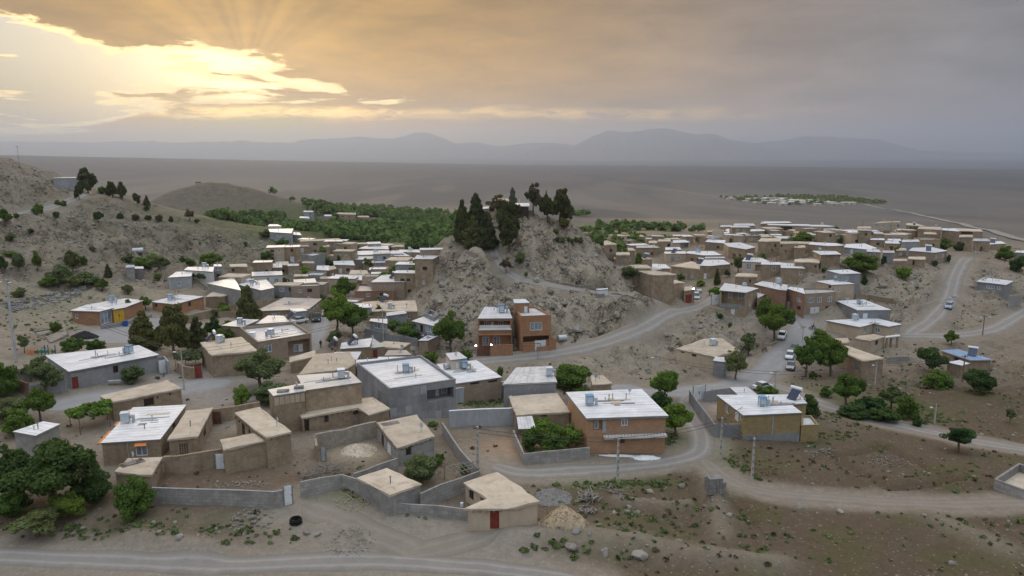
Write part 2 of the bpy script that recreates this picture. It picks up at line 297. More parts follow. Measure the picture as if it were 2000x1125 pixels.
# terraces: flattened yards are left as they are; final sampler
ground = sampler(G); ground_s = sampler(S)
# ------------------------------------------------------------------ soil colours (pigment, plus darkening for trench shade and a vignetted foreground)
def mixc(c, col, a): return c * (1 - a[..., None]) + np.array(col) * a[..., None]
C = np.empty(S.shape + (3,)); C[:] = (.250, .208, .165)
big = fbm(GX, GY, 34, 4); med = fbm(GX + 50, GY, 8, 4); fine = fbm(GX, GY + 90, 2.4, 3)
C = mixc(C, (.300, .262, .218), sstep(big, .42, .66) * .8)
C = mixc(C, (.175, .135, .100), sstep(med, .52, .72) * .55)
C = mixc(C, (.365, .325, .268), np.clip(rock * 1.25, 0, 1) * .9)
C = mixc(C, (.265, .245, .218), sstep(r2, .52, .72) * np.clip(rock * 1.3, 0, 1) * .8)
C = mixc(C, (.325, .268, .198), sstep(fbm(GX + 9, GY + 5, 6, 4), .56, .74) * np.clip(rock * 1.2, 0, 1) * .7)
C = mixc(C, (.205, .185, .140), sstep(fine, .56, .75) * .5)
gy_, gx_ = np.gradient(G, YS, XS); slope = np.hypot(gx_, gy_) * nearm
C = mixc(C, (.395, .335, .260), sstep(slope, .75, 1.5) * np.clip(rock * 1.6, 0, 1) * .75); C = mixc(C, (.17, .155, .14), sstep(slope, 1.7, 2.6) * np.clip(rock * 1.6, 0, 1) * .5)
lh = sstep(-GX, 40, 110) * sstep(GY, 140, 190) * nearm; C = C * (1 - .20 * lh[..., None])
# tilled fields front right: brown loam painted darker as a vignette, thin weeds
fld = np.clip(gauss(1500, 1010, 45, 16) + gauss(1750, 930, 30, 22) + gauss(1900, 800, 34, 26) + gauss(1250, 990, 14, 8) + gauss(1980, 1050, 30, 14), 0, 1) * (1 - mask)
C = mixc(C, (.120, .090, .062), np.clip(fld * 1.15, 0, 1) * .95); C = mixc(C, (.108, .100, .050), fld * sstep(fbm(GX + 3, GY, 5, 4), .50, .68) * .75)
C = mixc(C, (.125, .085, .055), trench * .75); C = mixc(C, (.270, .235, .195), np.clip(mound, 0, 1) * .65)  # trench soil painted darker to strengthen its shade; mound soil paler
ldk = np.clip(gauss(150, 1040, 30, 8) + gauss(500, 1020, 30, 7), 0, 1) * (1 - mask)  # front bank soil, also painted darker for the vignette
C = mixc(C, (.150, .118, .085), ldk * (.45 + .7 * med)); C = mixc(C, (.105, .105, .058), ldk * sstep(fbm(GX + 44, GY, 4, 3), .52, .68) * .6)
for px, py, rx, ry, col, a in ((1418, 800, 2.6, 6, (.40, .34, .30), .8), (1010, 880, 5, 4, (.36, .26, .185), .85), (760, 840, 4, 3, (.34, .29, .22), .7), (700, 885, 4, 2.4, (.36, .31, .23), .8), (930, 785, 5, 3.2, (.12, .15, .055), .8),
    (480, 945, 12, 4, (.17, .115, .08), .7), (400, 740, 9, 5, (.30, .28, .27), .85), (430, 770, 6, 5, (.30, .28, .27), .85), (600, 1000, 6, 3, (.30, .26, .21), .8), (800, 1050, 12, 6, (.31, .275, .24), .8), (1330, 850, 4, 7, (.13, .15, .06), .6), (1290, 850, 4, 3, (.12, .145, .055), .7),
    (1180, 945, 6, 2, (.12, .15, .055), .55), (660, 975, 3, 1.6, (.11, .15, .05), .8), (1700, 790, 12, 6, (.10, .12, .05), .75), (1600, 760, 6, 5, (.13, .14, .07), .5), (1380, 870, 3, 8, (.12, .14, .06), .6), (130, 640, 10, 8, (.31, .27, .2), .5), (120, 590, 20, 12, (.30, .28, .21), .6),
    (350, 590, 20, 8, (.36, .31, .24), .7), (1540, 640, 8, 12, (.32, .30, .29), .6), (1380, 590, 7, 7, (.32, .29, .26), .7), (1490, 715, 10, 8, (.27, .24, .22), .5), (840, 1065, 12, 4, (.30, .265, .23), .7)):
    C = mixc(C, col, np.clip(gauss(px, py, rx, ry) * 1.5 * (.55 + .9 * med), 0, 1) * a)
C = mixc(C, (.285, .255, .222), mask * (.25 + .7 * med))
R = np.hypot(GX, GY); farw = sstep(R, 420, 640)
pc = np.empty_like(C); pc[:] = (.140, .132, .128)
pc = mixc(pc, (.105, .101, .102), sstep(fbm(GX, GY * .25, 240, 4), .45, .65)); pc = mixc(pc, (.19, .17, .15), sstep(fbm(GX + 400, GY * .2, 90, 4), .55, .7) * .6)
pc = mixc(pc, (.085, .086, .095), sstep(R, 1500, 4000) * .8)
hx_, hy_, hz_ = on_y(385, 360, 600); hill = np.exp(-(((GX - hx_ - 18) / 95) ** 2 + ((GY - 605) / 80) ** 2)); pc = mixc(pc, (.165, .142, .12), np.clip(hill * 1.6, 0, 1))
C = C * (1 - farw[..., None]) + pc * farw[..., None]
for px, py, rx, ry, col, a in ((1250, 455, 30, 22, (.30, .245, .16), .8), (1230, 440, 40, 26, (.12, .15, .06), .6), (1330, 462, 22, 20, (.13, .155, .07), .6), (1420, 452, 30, 25, (.28, .225, .16), .8), (750, 420, 60, 30, (.31, .25, .17), .7), (860, 412, 60, 45, (.28, .23, .16), .7), (650, 460, 60, 90, (.075, .095, .04), .9), (800, 465, 50, 70, (.075, .095, .04), .9), (620, 430, 60, 40, (.08, .10, .045), .8),
    (1290, 430, 60, 30, (.27, .22, .16), .7), (1620, 392, 120, 110, (.17, .16, .125), .6), (880, 445, 30, 60, (.08, .10, .045), .8)):
    C = mixc(C, col, np.clip(gauss(px, py, rx, ry) * 1.4, 0, 1) * a)

# ------------------------------------------------------------------ materials
MAT = {}
def newmat(name):
    m = bpy.data.materials.new(name); m.use_nodes = True; w = NT(m.node_tree)
    for n in list(w.n): w.n.remove(n)
    out = w.n.new('ShaderNodeOutputMaterial'); b = w.n.new('ShaderNodeBsdfPrincipled'); w.l.new(b.outputs[0], out.inputs[0])
    MAT[name] = m; return m, w, b, out
def surf(name, c1, c2, scale=1.2, rough=.92, fscale=7.0, fine=.35, bump=.12, rand=.22, streak=0.0, metal=0.0, brick=None, spec=.25, dirt=None, sheen=0):
    m, w, b, out = newmat(name)
    pos = w.n.new('ShaderNodeNewGeometry').outputs['Position']
    n1 = w.noise(pos, scale, 5, .6, .3); n2 = w.noise(pos, fscale, 4, .65)
    col = w.mix(w.sstep(n1, .32, .68), c1, c2)
    f = w.m('ADD', 1 - fine * .5, w.m('MULTIPLY', n2, fine))
    if rand:
        oi = w.n.new('ShaderNodeObjectInfo').outputs['Random']; f = w.m('MULTIPLY', f, w.m('ADD', 1 - rand * .5, w.m('MULTIPLY', oi, rand)))
    if streak:
        mp = w.node('ShaderNodeMapping', {'Vector': pos, 'Scale': (2.2, 2.2, .22)}).outputs[0]
        f = w.m('MULTIPLY', f, w.m('ADD', 1 - streak * .6, w.m('MULTIPLY', w.noise(mp, 1.3, 4, .65), streak * 1.2)))
    hgt = n2
    if brick:
        bw, bh, mort = brick
        uv = w.n.new('ShaderNodeUVMap').outputs[0]
        bt = w.node('ShaderNodeTexBrick', {'Vector': uv, 'Color1': (1, 1, 1), 'Color2': (.80, .80, .80), 'Mortar': (mort, mort, mort), 'Scale': 1.0, 'Mortar Size': .022, 'Mortar Smooth': .2, 'Bias': 0.0, 'Brick Width': bw, 'Row Height': bh})
        f = w.m('MULTIPLY', f, w.node('ShaderNodeSeparateColor', {0: bt.outputs[0]}).outputs[0])
    col = w.mix(1.0, col, w.node('ShaderNodeCombineXYZ', {0: f, 1: f, 2: f}).outputs[0], 'MULTIPLY')
    if dirt:
        col = w.mix(w.m('MULTIPLY', w.sstep(w.noise(pos, .55, 6, .7, .6), .50, .72), dirt[1]), col, dirt[0])
    w.put(b.inputs['Base Color'], col); b.inputs['Roughness'].default_value = rough; b.inputs['Metallic'].default_value = metal
    b.inputs['Specular IOR Level'].default_value = spec
    if bump:
        bp = w.node('ShaderNodeBump', {'Strength': bump, 'Distance': .05, 'Height': hgt}); w.l.new(bp.outputs[0], b.inputs['Normal'])
    return m
surf('mud', (.315, .235, .160), (.415, .325, .232), .8, streak=.5, brick=(.6, .24, .84), dirt=((.215, .160, .112), .65))
surf('mud_dark', (.235, .175, .125), (.30, .232, .170), .8, streak=.3, dirt=((.17, .13, .10), .5))
surf('mudbrick', (0.334, 0.249, 0.167), (0.445, 0.348, 0.242), .7, brick=(.42, .18, .70), fine=.5, streak=.45, dirt=((.22, .165, .115), .6))
surf('mudroof', (0.450, 0.370, 0.282), (0.552, 0.468, 0.370), .5, fine=.35, dirt=((.27, .22, .165), .75))
surf('tanplaster', (0.454, 0.362, 0.270), (0.518, 0.427, 0.324), .6, streak=.3)
surf('cream', (.54, .45, .36), (.62, .53, .43), .6, streak=.25)
surf('orange_brick', (0.378, 0.198, 0.110), (0.438, 0.238, 0.138), .7, brick=(.44, .15, .86), rand=.1, fine=.2, streak=.18)
surf('brown_facing', (0.436, 0.257, 0.153), (0.501, 0.302, 0.185), .6, brick=(.5, .16, .90), rand=.06, fine=.16, streak=.15)
surf('red_brick', (.27, .155, .105), (.34, .21, .145), .8, brick=(.44, .16, .75))
surf('pale_brick', (.35, .265, .195), (.42, .33, .25), .7, brick=(.44, .16, .78), streak=.2)
surf('yellow_brick', (.355, .26, .125), (.43, .325, .17), 1.1, brick=(.44, .16, .72), rand=.05, fine=.4)
surf('block', (0.301, 0.284, 0.271), (0.390, 0.369, 0.348), .9, brick=(.8, .32, .72), fine=.4, streak=.35, dirt=((.20, .18, .16), .5))
surf('cement', (0.230, 0.230, 0.237), (0.308, 0.308, 0.316), .55, fine=.3, streak=.4, dirt=((.15, .15, .155), .5))
surf('cement_light', (.315, .325, .345), (.385, .395, .415), .6, fine=.25, streak=.4, dirt=((.24, .245, .26), .5))
surf('stone', (.235, .205, .175), (.33, .285, .235), 1.6, fine=.6, fscale=3.5, bump=.5)
surf('rock', (.225, .208, .186), (.315, .283, .240), .35, fine=.45, fscale=2.2, bump=.4, rand=.35)
surf('rubble', (.36, .275, .18), (.47, .37, .25), 2.5, fine=.6, fscale=9, bump=.6)
surf('gravel', (0.144, 0.137, 0.130), (0.209, 0.198, 0.187), 3, fine=.6, fscale=9, bump=.5)
surf('coal', (.012, .012, .013), (.03, .03, .032), 3, fine=.5, bump=.5)
surf('lime', (.68, .68, .67), (.78, .78, .77), 2, fine=.2)
surf('white_paint', (.66, .68, .70), (.76, .78, .80), .8, rough=.6, fine=.15, streak=.2, rand=.1, bump=.03)
surf('white_wall', (.56, .54, .52), (.66, .64, .61), .6, streak=.3)
surf('frame_white', (.72, .74, .76), (.78, .80, .82), 1, rough=.5, fine=.1, bump=0, rand=.05)
surf('red_paint', (.20, .035, .025), (.27, .055, .04), 1.5, rough=.6, fine=.25, streak=.2)
surf('brown_paint', (.115, .05, .035), (.16, .075, .05), 1.5, rough=.6, fine=.25)
surf('yellow_paint', (.60, .36, .035), (.66, .41, .05), 1, rough=.6, fine=.2, streak=.2)
surf('blue_sheet', (.20, .30, .45), (.27, .38, .54), .8, rough=.45, fine=.2, streak=.3, metal=.2)
surf('orange_paint', (.62, .20, .05), (.70, .26, .08), 1, rough=.6)
surf('wood', (.17, .115, .07), (.26, .185, .12), 2, fine=.5, fscale=12)
surf('grey_wood', (.22, .19, .165), (.32, .285, .25), 2, fine=.5, fscale=12)
surf('metal', (.24, .25, .26), (.32, .33, .34), 1.5, rough=.5, metal=.5, fine=.2)
surf('dark_metal', (.045, .045, .048), (.08, .08, .085), 1.5, rough=.6, fine=.2)
surf('pole', (0.405, 0.385, 0.358), (0.486, 0.466, 0.432), 1.5, fine=.2)
surf('cooler_blue', (.10, .25, .42), (.15, .32, .50), 1.5, rough=.5, fine=.15, bump=0)
surf('cooler_white', (.52, .58, .63), (.60, .66, .71), 1.5, rough=.5, fine=.15, bump=0)
surf('galvanised', (.42, .45, .48), (.52, .55, .58), 1.2, rough=.42, metal=.45, fine=.2)
surf('tin', (.52, .53, .55), (.66, .67, .69), 1.0, rough=.5, metal=.2, fine=.25, streak=.2, dirt=((.20, .18, .17), .6))
surf('solar', (.045, .06, .115), (.07, .09, .16), 2, rough=.25, fine=.1, bump=0, spec=.5)
surf('glass', (.16, .20, .24), (.30, .36, .41), 1.2, rough=.15, fine=.1, bump=0, rand=.5, spec=.5)
surf('darkglass', (.02, .025, .03), (.05, .06, .07), 1.2, rough=.12, fine=.1, bump=0, spec=.5)
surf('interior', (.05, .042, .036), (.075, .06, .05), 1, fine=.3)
surf('car_white', (.70, .72, .74), (.74, .76, .78), 1, rough=.3, fine=.04, bump=0, rand=0, spec=.5)
surf('car_silver', (.38, .40, .43), (.42, .44, .47), 1, rough=.3, metal=.5, fine=.04, bump=0, rand=0, spec=.5)
surf('car_green', (.14, .16, .12), (.16, .18, .14), 1, rough=.35, fine=.04, bump=0, rand=0, spec=.5)
surf('car_blue', (.30, .36, .44), (.33, .39, .47), 1, rough=.3, fine=.04, bump=0, rand=0, spec=.5)
surf('truck_green', (.045, .06, .055), (.07, .085, .075), 1, rough=.5, fine=.2, bump=0, rand=0)
surf('rubber', (.012, .012, .013), (.022, .022, .023), 2, rough=.8, fine=.2, bump=0)
surf('cloth_dark', (.015, .016, .022), (.03, .03, .038), 3, fine=.2, bump=0)
surf('cloth_red', (.14, .03, .03), (.18, .045, .04), 3, fine=.2, bump=0)
surf('skin', (.30, .17, .11), (.34, .20, .13), 3, fine=.1, bump=0)
surf('bark', (.11, .08, .058), (.17, .13, .098), 3, fine=.5, bump=.4)
surf('grave', (.20, .19, .185), (.33, .32, .31), 1, fine=.3, rand=.8)
surf('play_green', (.03, .20, .13), (.05, .25, .16), 1, rough=.5); surf('play_blue', (.03, .08, .26), (.05, .12, .32), 1, rough=.5)
surf('mountain', (.150, .125, .11), (.20, .17, .15), .0012, fine=.5, fscale=.006, bump=0, rand=0)
def white_roof(name, c1, c2, line):
    m, w, b, out = newmat(name)
    pos = w.n.new('ShaderNodeNewGeometry').outputs['Position']; uv = w.n.new('ShaderNodeUVMap').outputs[0]
    s = w.node('ShaderNodeSeparateXYZ', {0: uv}).outputs
    wv = w.m('ADD', s[1], w.m('MULTIPLY', w.noise(pos, .6, 2), .12))
    fr = w.m('FRACT', wv); ln = w.m('MULTIPLY', w.m('SUBTRACT', 1.0, w.sstep(w.m('ABSOLUTE', w.m('SUBTRACT', fr, .5)), .0, .09)), line)
    strip = w.node('ShaderNodeTexWhiteNoise', {'W': w.m('FLOOR', wv)}, noise_dimensions='1D').outputs[0]
    col = w.mix(w.sstep(w.noise(pos, .45, 5, .65, .5), .35, .65), c1, c2)
    mp = w.node('ShaderNodeMapping', {'Vector': uv, 'Scale': (.35, 3.0, 1)}).outputs[0]
    dn = w.sstep(w.noise(mp, 1.0, 5, .65, .4), .50, .70)
    col = w.mix(w.m('MULTIPLY', dn, .55), col, (.33, .315, .30))
    col = w.mix(w.m('MULTIPLY', w.sstep(w.noise(pos, 1.7, 5, .7), .60, .72), .45), col, (.27, .25, .235))
    f = w.m('MULTIPLY', w.m('SUBTRACT', 1.0, ln), w.m('ADD', .90, w.m('MULTIPLY', strip, .14)))
    f = w.m('MULTIPLY', f, w.m('ADD', .84, w.m('MULTIPLY', w.n.new('ShaderNodeObjectInfo').outputs['Random'], .26)))
    col = w.mix(1.0, col, w.node('ShaderNodeCombineXYZ', {0: f, 1: f, 2: f}).outputs[0], 'MULTIPLY')
    w.put(b.inputs['Base Color'], col); b.inputs['Roughness'].default_value = .55; b.inputs['Specular IOR Level'].default_value = .35
    bp = w.node('ShaderNodeBump', {'Strength': .15, 'Distance': .03, 'Height': w.noise(pos, 5, 3)}); w.l.new(bp.outputs[0], b.inputs['Normal'])
white_roof('white_roof', (.62, .625, .65), (.74, .745, .765), .50)
white_roof('grey_roof', (.43, .43, .44), (.53, .52, .51), .25)
white_roof('pink_roof', (.40, .36, .34), (.48, .44, .41), .22)
def leafmat(name, dark, light, trans=.25, rand=.6):
    m, w, b, out = newmat(name)
    at = w.n.new('ShaderNodeAttribute'); at.attribute_name = 'leaf'; oi = w.n.new('ShaderNodeObjectInfo').outputs['Random']
    pos = w.n.new('ShaderNodeNewGeometry').outputs['Position']
    col = w.mix(at.outputs['Fac'], dark, light)
    col = w.mix(w.m('MULTIPLY', oi, rand), col, (light[0] * 1.15, light[1] * .95, light[2] * .75))
    f = w.m('ADD', .72, w.m('MULTIPLY', w.noise(pos, .9, 3), .56))
    col = w.mix(1.0, col, w.node('ShaderNodeCombineXYZ', {0: f, 1: f, 2: f}).outputs[0], 'MULTIPLY')
    w.n.remove(b); d = w.node('ShaderNodeBsdfDiffuse', {0: col}); t = w.node('ShaderNodeBsdfTranslucent', {0: col}); mx = w.node('ShaderNodeMixShader', {0: trans, 1: d.outputs[0], 2: t.outputs[0]})
    w.l.new(mx.outputs[0], out.inputs[0])
leafmat('leaf_green', (0.048, 0.091, 0.023), (0.147, 0.238, 0.056))
leafmat('leaf_bright', (0.078, 0.146, 0.026), (0.207, 0.320, 0.066))
leafmat('leaf_dark', (0.031, 0.059, 0.023), (0.083, 0.143, 0.050))
leafmat('leaf_olive', (0.078, 0.113, 0.050), (0.182, 0.229, 0.102))
leafmat('needle', (.036, .050, .024), (.098, .118, .056), .15)
leafmat('needle_brown', (0.069, 0.062, 0.036), (0.147, 0.137, 0.079), .15)
leafmat('needle_olive', (0.055, 0.073, 0.030), (0.152, 0.165, 0.069), .15)
leafmat('scrub', (.060, .062, .040), (.135, .130, .085), .15, .6)
leafmat('orchard_leaf', (.072, .118, .038), (.180, .255, .085), .25)
leafmat('dry_twig', (.17, .13, .095), (.26, .215, .165), .05)
def soil_material():
    m, w, b, out = newmat('soil')
    at = w.n.new('ShaderNodeAttribute'); at.attribute_name = 'soil'
    pos = w.n.new('ShaderNodeNewGeometry').outputs['Position']
    n1 = w.noise(pos, 1.1, 6, .68, .3); n2 = w.noise(pos, 4.2, 4, .7); n3 = w.noise(pos, .02, 5, .6)
    f = w.m('MULTIPLY', w.m('ADD', .60, w.m('MULTIPLY', n1, .80)), w.m('ADD', .74, w.m('MULTIPLY', n2, .52)))
    f = w.m('MULTIPLY', f, w.m('ADD', .85, w.m('MULTIPLY', n3, .30)))
    col = w.mix(1.0, at.outputs['Color'], w.node('ShaderNodeCombineXYZ', {0: f, 1: f, 2: f}).outputs[0], 'MULTIPLY')
    ra = w.n.new('ShaderNodeAttribute'); ra.attribute_name = 'rocky'; rk = w.m('MULTIPLY', ra.outputs['Fac'], 1.3, clamp=True)
    wp = w.node('ShaderNodeVectorMath', {0: pos, 1: w.node('ShaderNodeTexNoise', {'Vector': pos, 'Scale': .5, 'Detail': 4.0}).outputs[1]}, operation='ADD').outputs[0]
    cr = None
    for sc, lo, hi, amt in ((.42, .0, .10, .55), (1.15, .0, .12, .40)):
        v_ = w.node('ShaderNodeTexVoronoi', {'Vector': wp, 'Scale': sc, 'Randomness': 1.0}, feature='DISTANCE_TO_EDGE').outputs['Distance']
        k = w.m('MULTIPLY', w.m('SUBTRACT', 1.0, w.sstep(v_, lo, hi)), amt); cr = k if cr is None else w.m('MAXIMUM', cr, k)
    cell = w.node('ShaderNodeTexVoronoi', {'Vector': wp, 'Scale': .8, 'Randomness': 1.0}).outputs['Color']; cv_ = w.node('ShaderNodeSeparateColor', {0: cell}).outputs[0]
    patch = w.sstep(w.noise(pos, .22, 4, .6), .42, .60)
    rf = w.m('SUBTRACT', 1.0, w.m('MULTIPLY', rk, w.m('MULTIPLY', patch, w.m('ADD', cr, w.m('MULTIPLY', w.m('SUBTRACT', cv_, .35), .42)))))
    mott = w.m('SUBTRACT', 1.0, w.m('MULTIPLY', rk, w.m('MULTIPLY', w.sstep(w.noise(pos, 2.3, 5, .72), .50, .66), .30)))
    f2 = w.m('MULTIPLY', rf, mott); col = w.mix(1.0, col, w.node('ShaderNodeCombineXYZ', {0: f2, 1: f2, 2: f2}).outputs[0], 'MULTIPLY')
    vo = w.node('ShaderNodeTexVoronoi', {'Vector': pos, 'Scale': 1.5, 'Randomness': 1.0})
    col = w.mix(w.m('MULTIPLY', w.m('SUBTRACT', 1.0, w.sstep(vo.outputs['Distance'], .10, .22)), .35), col, (.36, .33, .29))
    w.put(b.inputs['Base Color'], col); b.inputs['Roughness'].default_value = .95; b.inputs['Specular IOR Level'].default_value = .15
    h = w.m('ADD', w.m('ADD', w.m('MULTIPLY', n1, .6), w.m('MULTIPLY', n2, .3)), w.m('MULTIPLY', w.m('MULTIPLY', rf, rk), 1.4))
    bp = w.node('ShaderNodeBump', {'Strength': .7, 'Distance': .4, 'Height': h}); w.l.new(bp.outputs[0], b.inputs['Normal'])
soil_material()
def roadmat(name, c, edge, lane):
    m, w, b, out = newmat(name)
    pos = w.n.new('ShaderNodeNewGeometry').outputs['Position']; s = w.node('ShaderNodeSeparateXYZ', {0: w.n.new('ShaderNodeUVMap').outputs[0]}).outputs
    n1 = w.noise(pos, .5, 5, .6, .3); n2 = w.noise(pos, 3.5, 4, .65)
    v = w.m('ABSOLUTE', w.m('SUBTRACT', w.m('ADD', s[1], w.m('MULTIPLY', w.m('SUBTRACT', n1, .5), .16)), .5))
    col = w.mix(w.sstep(v, .28, .5), c, edge)
    trk = w.m('SUBTRACT', 1.0, w.sstep(w.m('ABSOLUTE', w.m('SUBTRACT', v, .2)), .02, .1))
    f = w.m('MULTIPLY', w.m('ADD', .78, w.m('MULTIPLY', n1, .36)), w.m('ADD', .86, w.m('MULTIPLY', n2, .28)))
    f = w.m('MULTIPLY', f, w.m('ADD', 1.0, w.m('MULTIPLY', trk, lane)))
    col = w.mix(1.0, col, w.node('ShaderNodeCombineXYZ', {0: f, 1: f, 2: f}).outputs[0], 'MULTIPLY')
    w.put(b.inputs['Base Color'], col); b.inputs['Roughness'].default_value = .9; b.inputs['Specular IOR Level'].default_value = .2
    bp = w.node('ShaderNodeBump', {'Strength': .3, 'Distance': .08, 'Height': n2}); w.l.new(bp.outputs[0], b.inputs['Normal'])
roadmat('dust', (.250, .229, .207), (.205, .180, .150), .24)
roadmat('soft', (.240, .208, .172), (.215, .182, .146), .10)
roadmat('asphalt', (.285, .275, .272), (.250, .230, .212), .05)
def lampmat():
    m, w, b, out = newmat('lamp_glow'); w.n.remove(b); e = w.node('ShaderNodeEmission', {0: (1, .96, .9), 1: 60.0}); w.l.new(e.outputs[0], out.inputs[0])
lampmat()

# ------------------------------------------------------------------ object helpers
def link(o, parent=None):
    COL.objects.link(o)
    if parent is not None: o.parent = parent
    return o
def mesh(name, V, Fc, mat, parent=None, uv=None, smooth=False, loc=None, mats=None, mi=None):
    me = bpy.data.meshes.new(name); me.from_pydata([tuple(v) for v in V], [], [tuple(f) for f in Fc])
    for mm in (mats or [mat]): me.materials.append(MAT[mm])
    if mi is not None: me.polygons.foreach_set('material_index', mi)
    if uv is not None:
        l = me.uv_layers.new(name='UVMap'); l.data.foreach_set('uv', np.asarray(uv, dtype=np.float32).ravel())
    if smooth: me.polygons.foreach_set('use_smooth', [True] * len(me.polygons))
    o = bpy.data.objects.new(name, me)
    if loc is not None: o.location = loc
    return link(o, parent)
def mesh_np(name, V, quads, mat, tri=False, smooth=False, attr=None):
    me = bpy.data.meshes.new(name); nv, nf = len(V), len(quads); k = quads.shape[1]
    me.vertices.add(nv); me.vertices.foreach_set('co', np.asarray(V, np.float32).ravel())
    me.loops.add(nf * k); me.loops.foreach_set('vertex_index', np.asarray(quads, np.int32).ravel())
    me.polygons.add(nf); me.polygons.foreach_set('loop_start', np.arange(0, nf * k, k, dtype=np.int32)); me.polygons.foreach_set('loop_total', np.full(nf, k, np.int32))
    if attr is not None:
        nm, val = attr
        if val.ndim == 2:
            a = me.attributes.new(nm, 'FLOAT_COLOR', 'POINT'); a.data.foreach_set('color', np.c_[val, np.ones(len(val))].astype(np.float32).ravel())
        else:
            a = me.attributes.new(nm, 'FLOAT', 'POINT'); a.data.foreach_set('value', val.astype(np.float32))
    me.materials.append(MAT[mat]); me.update(); me.validate()
    if smooth: me.polygons.foreach_set('use_smooth', np.ones(nf, bool))
    return me
USED = {}
THINGS = []
def tag(o, label, cat, group=None, kind=None):
    o['label'] = label; o['category'] = cat
    if group: o['group'] = group
    if kind: o['kind'] = kind
    THINGS.append(o); return o
def thing(name, label, cat, loc, rz=0.0, group=None):
    o = bpy.data.objects.new(name, None); o.empty_display_size = .5; COL.objects.link(o); o.location = loc; o.rotation_euler = (0, 0, rz)
    return tag(o, label, cat, group)
class MB:
    """collects boxes, bars and tubes into one mesh"""
    def __init__(s): s.v = []; s.f = []
    def box(s, x0, y0, z0, x1, y1, z1):
        b = len(s.v); s.v += [(x, y, z) for z in (z0, z1) for (x, y) in ((x0, y0), (x1, y0), (x1, y1), (x0, y1))]
        s.f += [tuple(b + i for i in q) for q in ((0, 3, 2, 1), (4, 5, 6, 7), (0, 1, 5, 4), (1, 2, 6, 5), (2, 3, 7, 6), (3, 0, 4, 7))]; return s
    def prism(s, poly, z0, z1):
        b = len(s.v); n = len(poly); s.v += [(x, y, z0) for x, y in poly] + [(x, y, z1) for x, y in poly]
        s.f += [tuple(b + i for i in reversed(range(n))), tuple(b + n + i for i in range(n))] + [(b + i, b + (i + 1) % n, b + n + (i + 1) % n, b + n + i) for i in range(n)]; return s
    def bar(s, p, q, r0, r1=None, n=6):
        r1 = r0 if r1 is None else r1; p = Vector(p); q = Vector(q); d = (q - p).normalized(); a = d.orthogonal().normalized(); c = d.cross(a); b = len(s.v)
        for o, r in ((p, r0), (q, r1)):
            for i in range(n): t = 2 * math.pi * i / n; s.v.append(tuple(o + a * math.cos(t) * r + c * math.sin(t) * r))
        s.f += [(b + i, b + (i + 1) % n, b + n + (i + 1) % n, b + n + i) for i in range(n)] + [tuple(b + i for i in reversed(range(n))), tuple(b + n + i for i in range(n))]; return s
    def quad(s, a, b, c, d):
        k = len(s.v); s.v += [tuple(a), tuple(b), tuple(c), tuple(d)]; s.f.append((k, k + 1, k + 2, k + 3)); return s
    def build(s, name, mat, parent=None, smooth=False, loc=None): return mesh(name, s.v, s.f, mat, parent, smooth=smooth, loc=loc)
def copy_tree(o, parent=None):
    c = o.copy(); COL.objects.link(c); c.parent = parent
    for ch in list(o.children): copy_tree(ch, c)
    if parent is None: THINGS.append(c)
    return c
# ------------------------------------------------------------------ setting meshes
idx = np.arange(GX.size).reshape(GX.shape)
quads = np.stack([idx[:-1, :-1], idx[:-1, 1:], idx[1:, 1:], idx[1:, :-1]], -1).reshape(-1, 4)
C *= np.array([.90, .865, .815])
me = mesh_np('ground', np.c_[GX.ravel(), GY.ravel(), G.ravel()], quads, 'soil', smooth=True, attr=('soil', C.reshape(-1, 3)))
a_ = me.attributes.new('rocky', 'FLOAT', 'POINT'); a_.data.foreach_set('value', rock.ravel().astype(np.float32))
go = link(bpy.data.objects.new('ground', me)); go['kind'] = 'structure'; go['label'] = 'dry stony ground of the village and the desert plain'
for k, ((nm, wd, lk, px), c) in enumerate(zip(ROADS, road_xy)):
    far = nm == 'plain_road'; NA = 9
    seg = np.r_[0, np.cumsum(np.hypot(*np.diff(c, axis=0).T))]; n = max(8, int(seg[-1] / (.8 if not far else 12)))
    u = np.linspace(0, seg[-1], n); P = np.c_[np.interp(u, seg, c[:, 0]), np.interp(u, seg, c[:, 1])]
    T = np.gradient(P, axis=0); T /= np.linalg.norm(T, axis=1)[:, None] + 1e-9; Nn = np.c_[-T[:, 1], T[:, 0]]
    wl = wd * .46 * (1 + .6 * (fbm(u, u * 0 + k * 7, 5, 3) - .5)); wr = wd * .46 * (1 + .6 * (fbm(u, u * 0 + k * 7 + 3, 5, 3) - .5))
    tp = np.ones(n) if far else np.clip(.35 + np.minimum(u, seg[-1] - u) / 4.5, 0, 1); wl = wl * tp; wr = wr * tp
    V = []; UV = []
    for a in range(NA):
        t = a / (NA - 1) * 2 - 1; off = np.where(t < 0, t * wl, t * wr); Q = P + Nn * off[:, None]
        V.append(np.c_[Q, ground(Q[:, 0], Q[:, 1]) + .045 + .004 * k + (.5 if far else 0) - (.05 + .004 * k) * abs(t) ** 3 - (0 if far else 1) * .09 * (1 - np.clip(np.minimum(u, seg[-1] - u) / 2.0, 0, 1))]); UV.append(np.c_[u, np.full(n, (t + 1) / 2)])
    V = np.stack(V, 1); UV = np.stack(UV, 1); ii = np.arange(n * NA).reshape(n, NA); q = np.stack([ii[:-1, :-1], ii[:-1, 1:], ii[1:, 1:], ii[1:, :-1]], -1).reshape(-1, 4)[:, ::-1]
    me = mesh_np(nm, V.reshape(-1, 3), q, lk, smooth=True); l = me.uv_layers.new(name='UVMap'); l.data.foreach_set('uv', UV.reshape(-1, 2)[q.ravel()].astype(np.float32).ravel())
    o = link(bpy.data.objects.new(nm, me)); o['kind'] = 'structure'
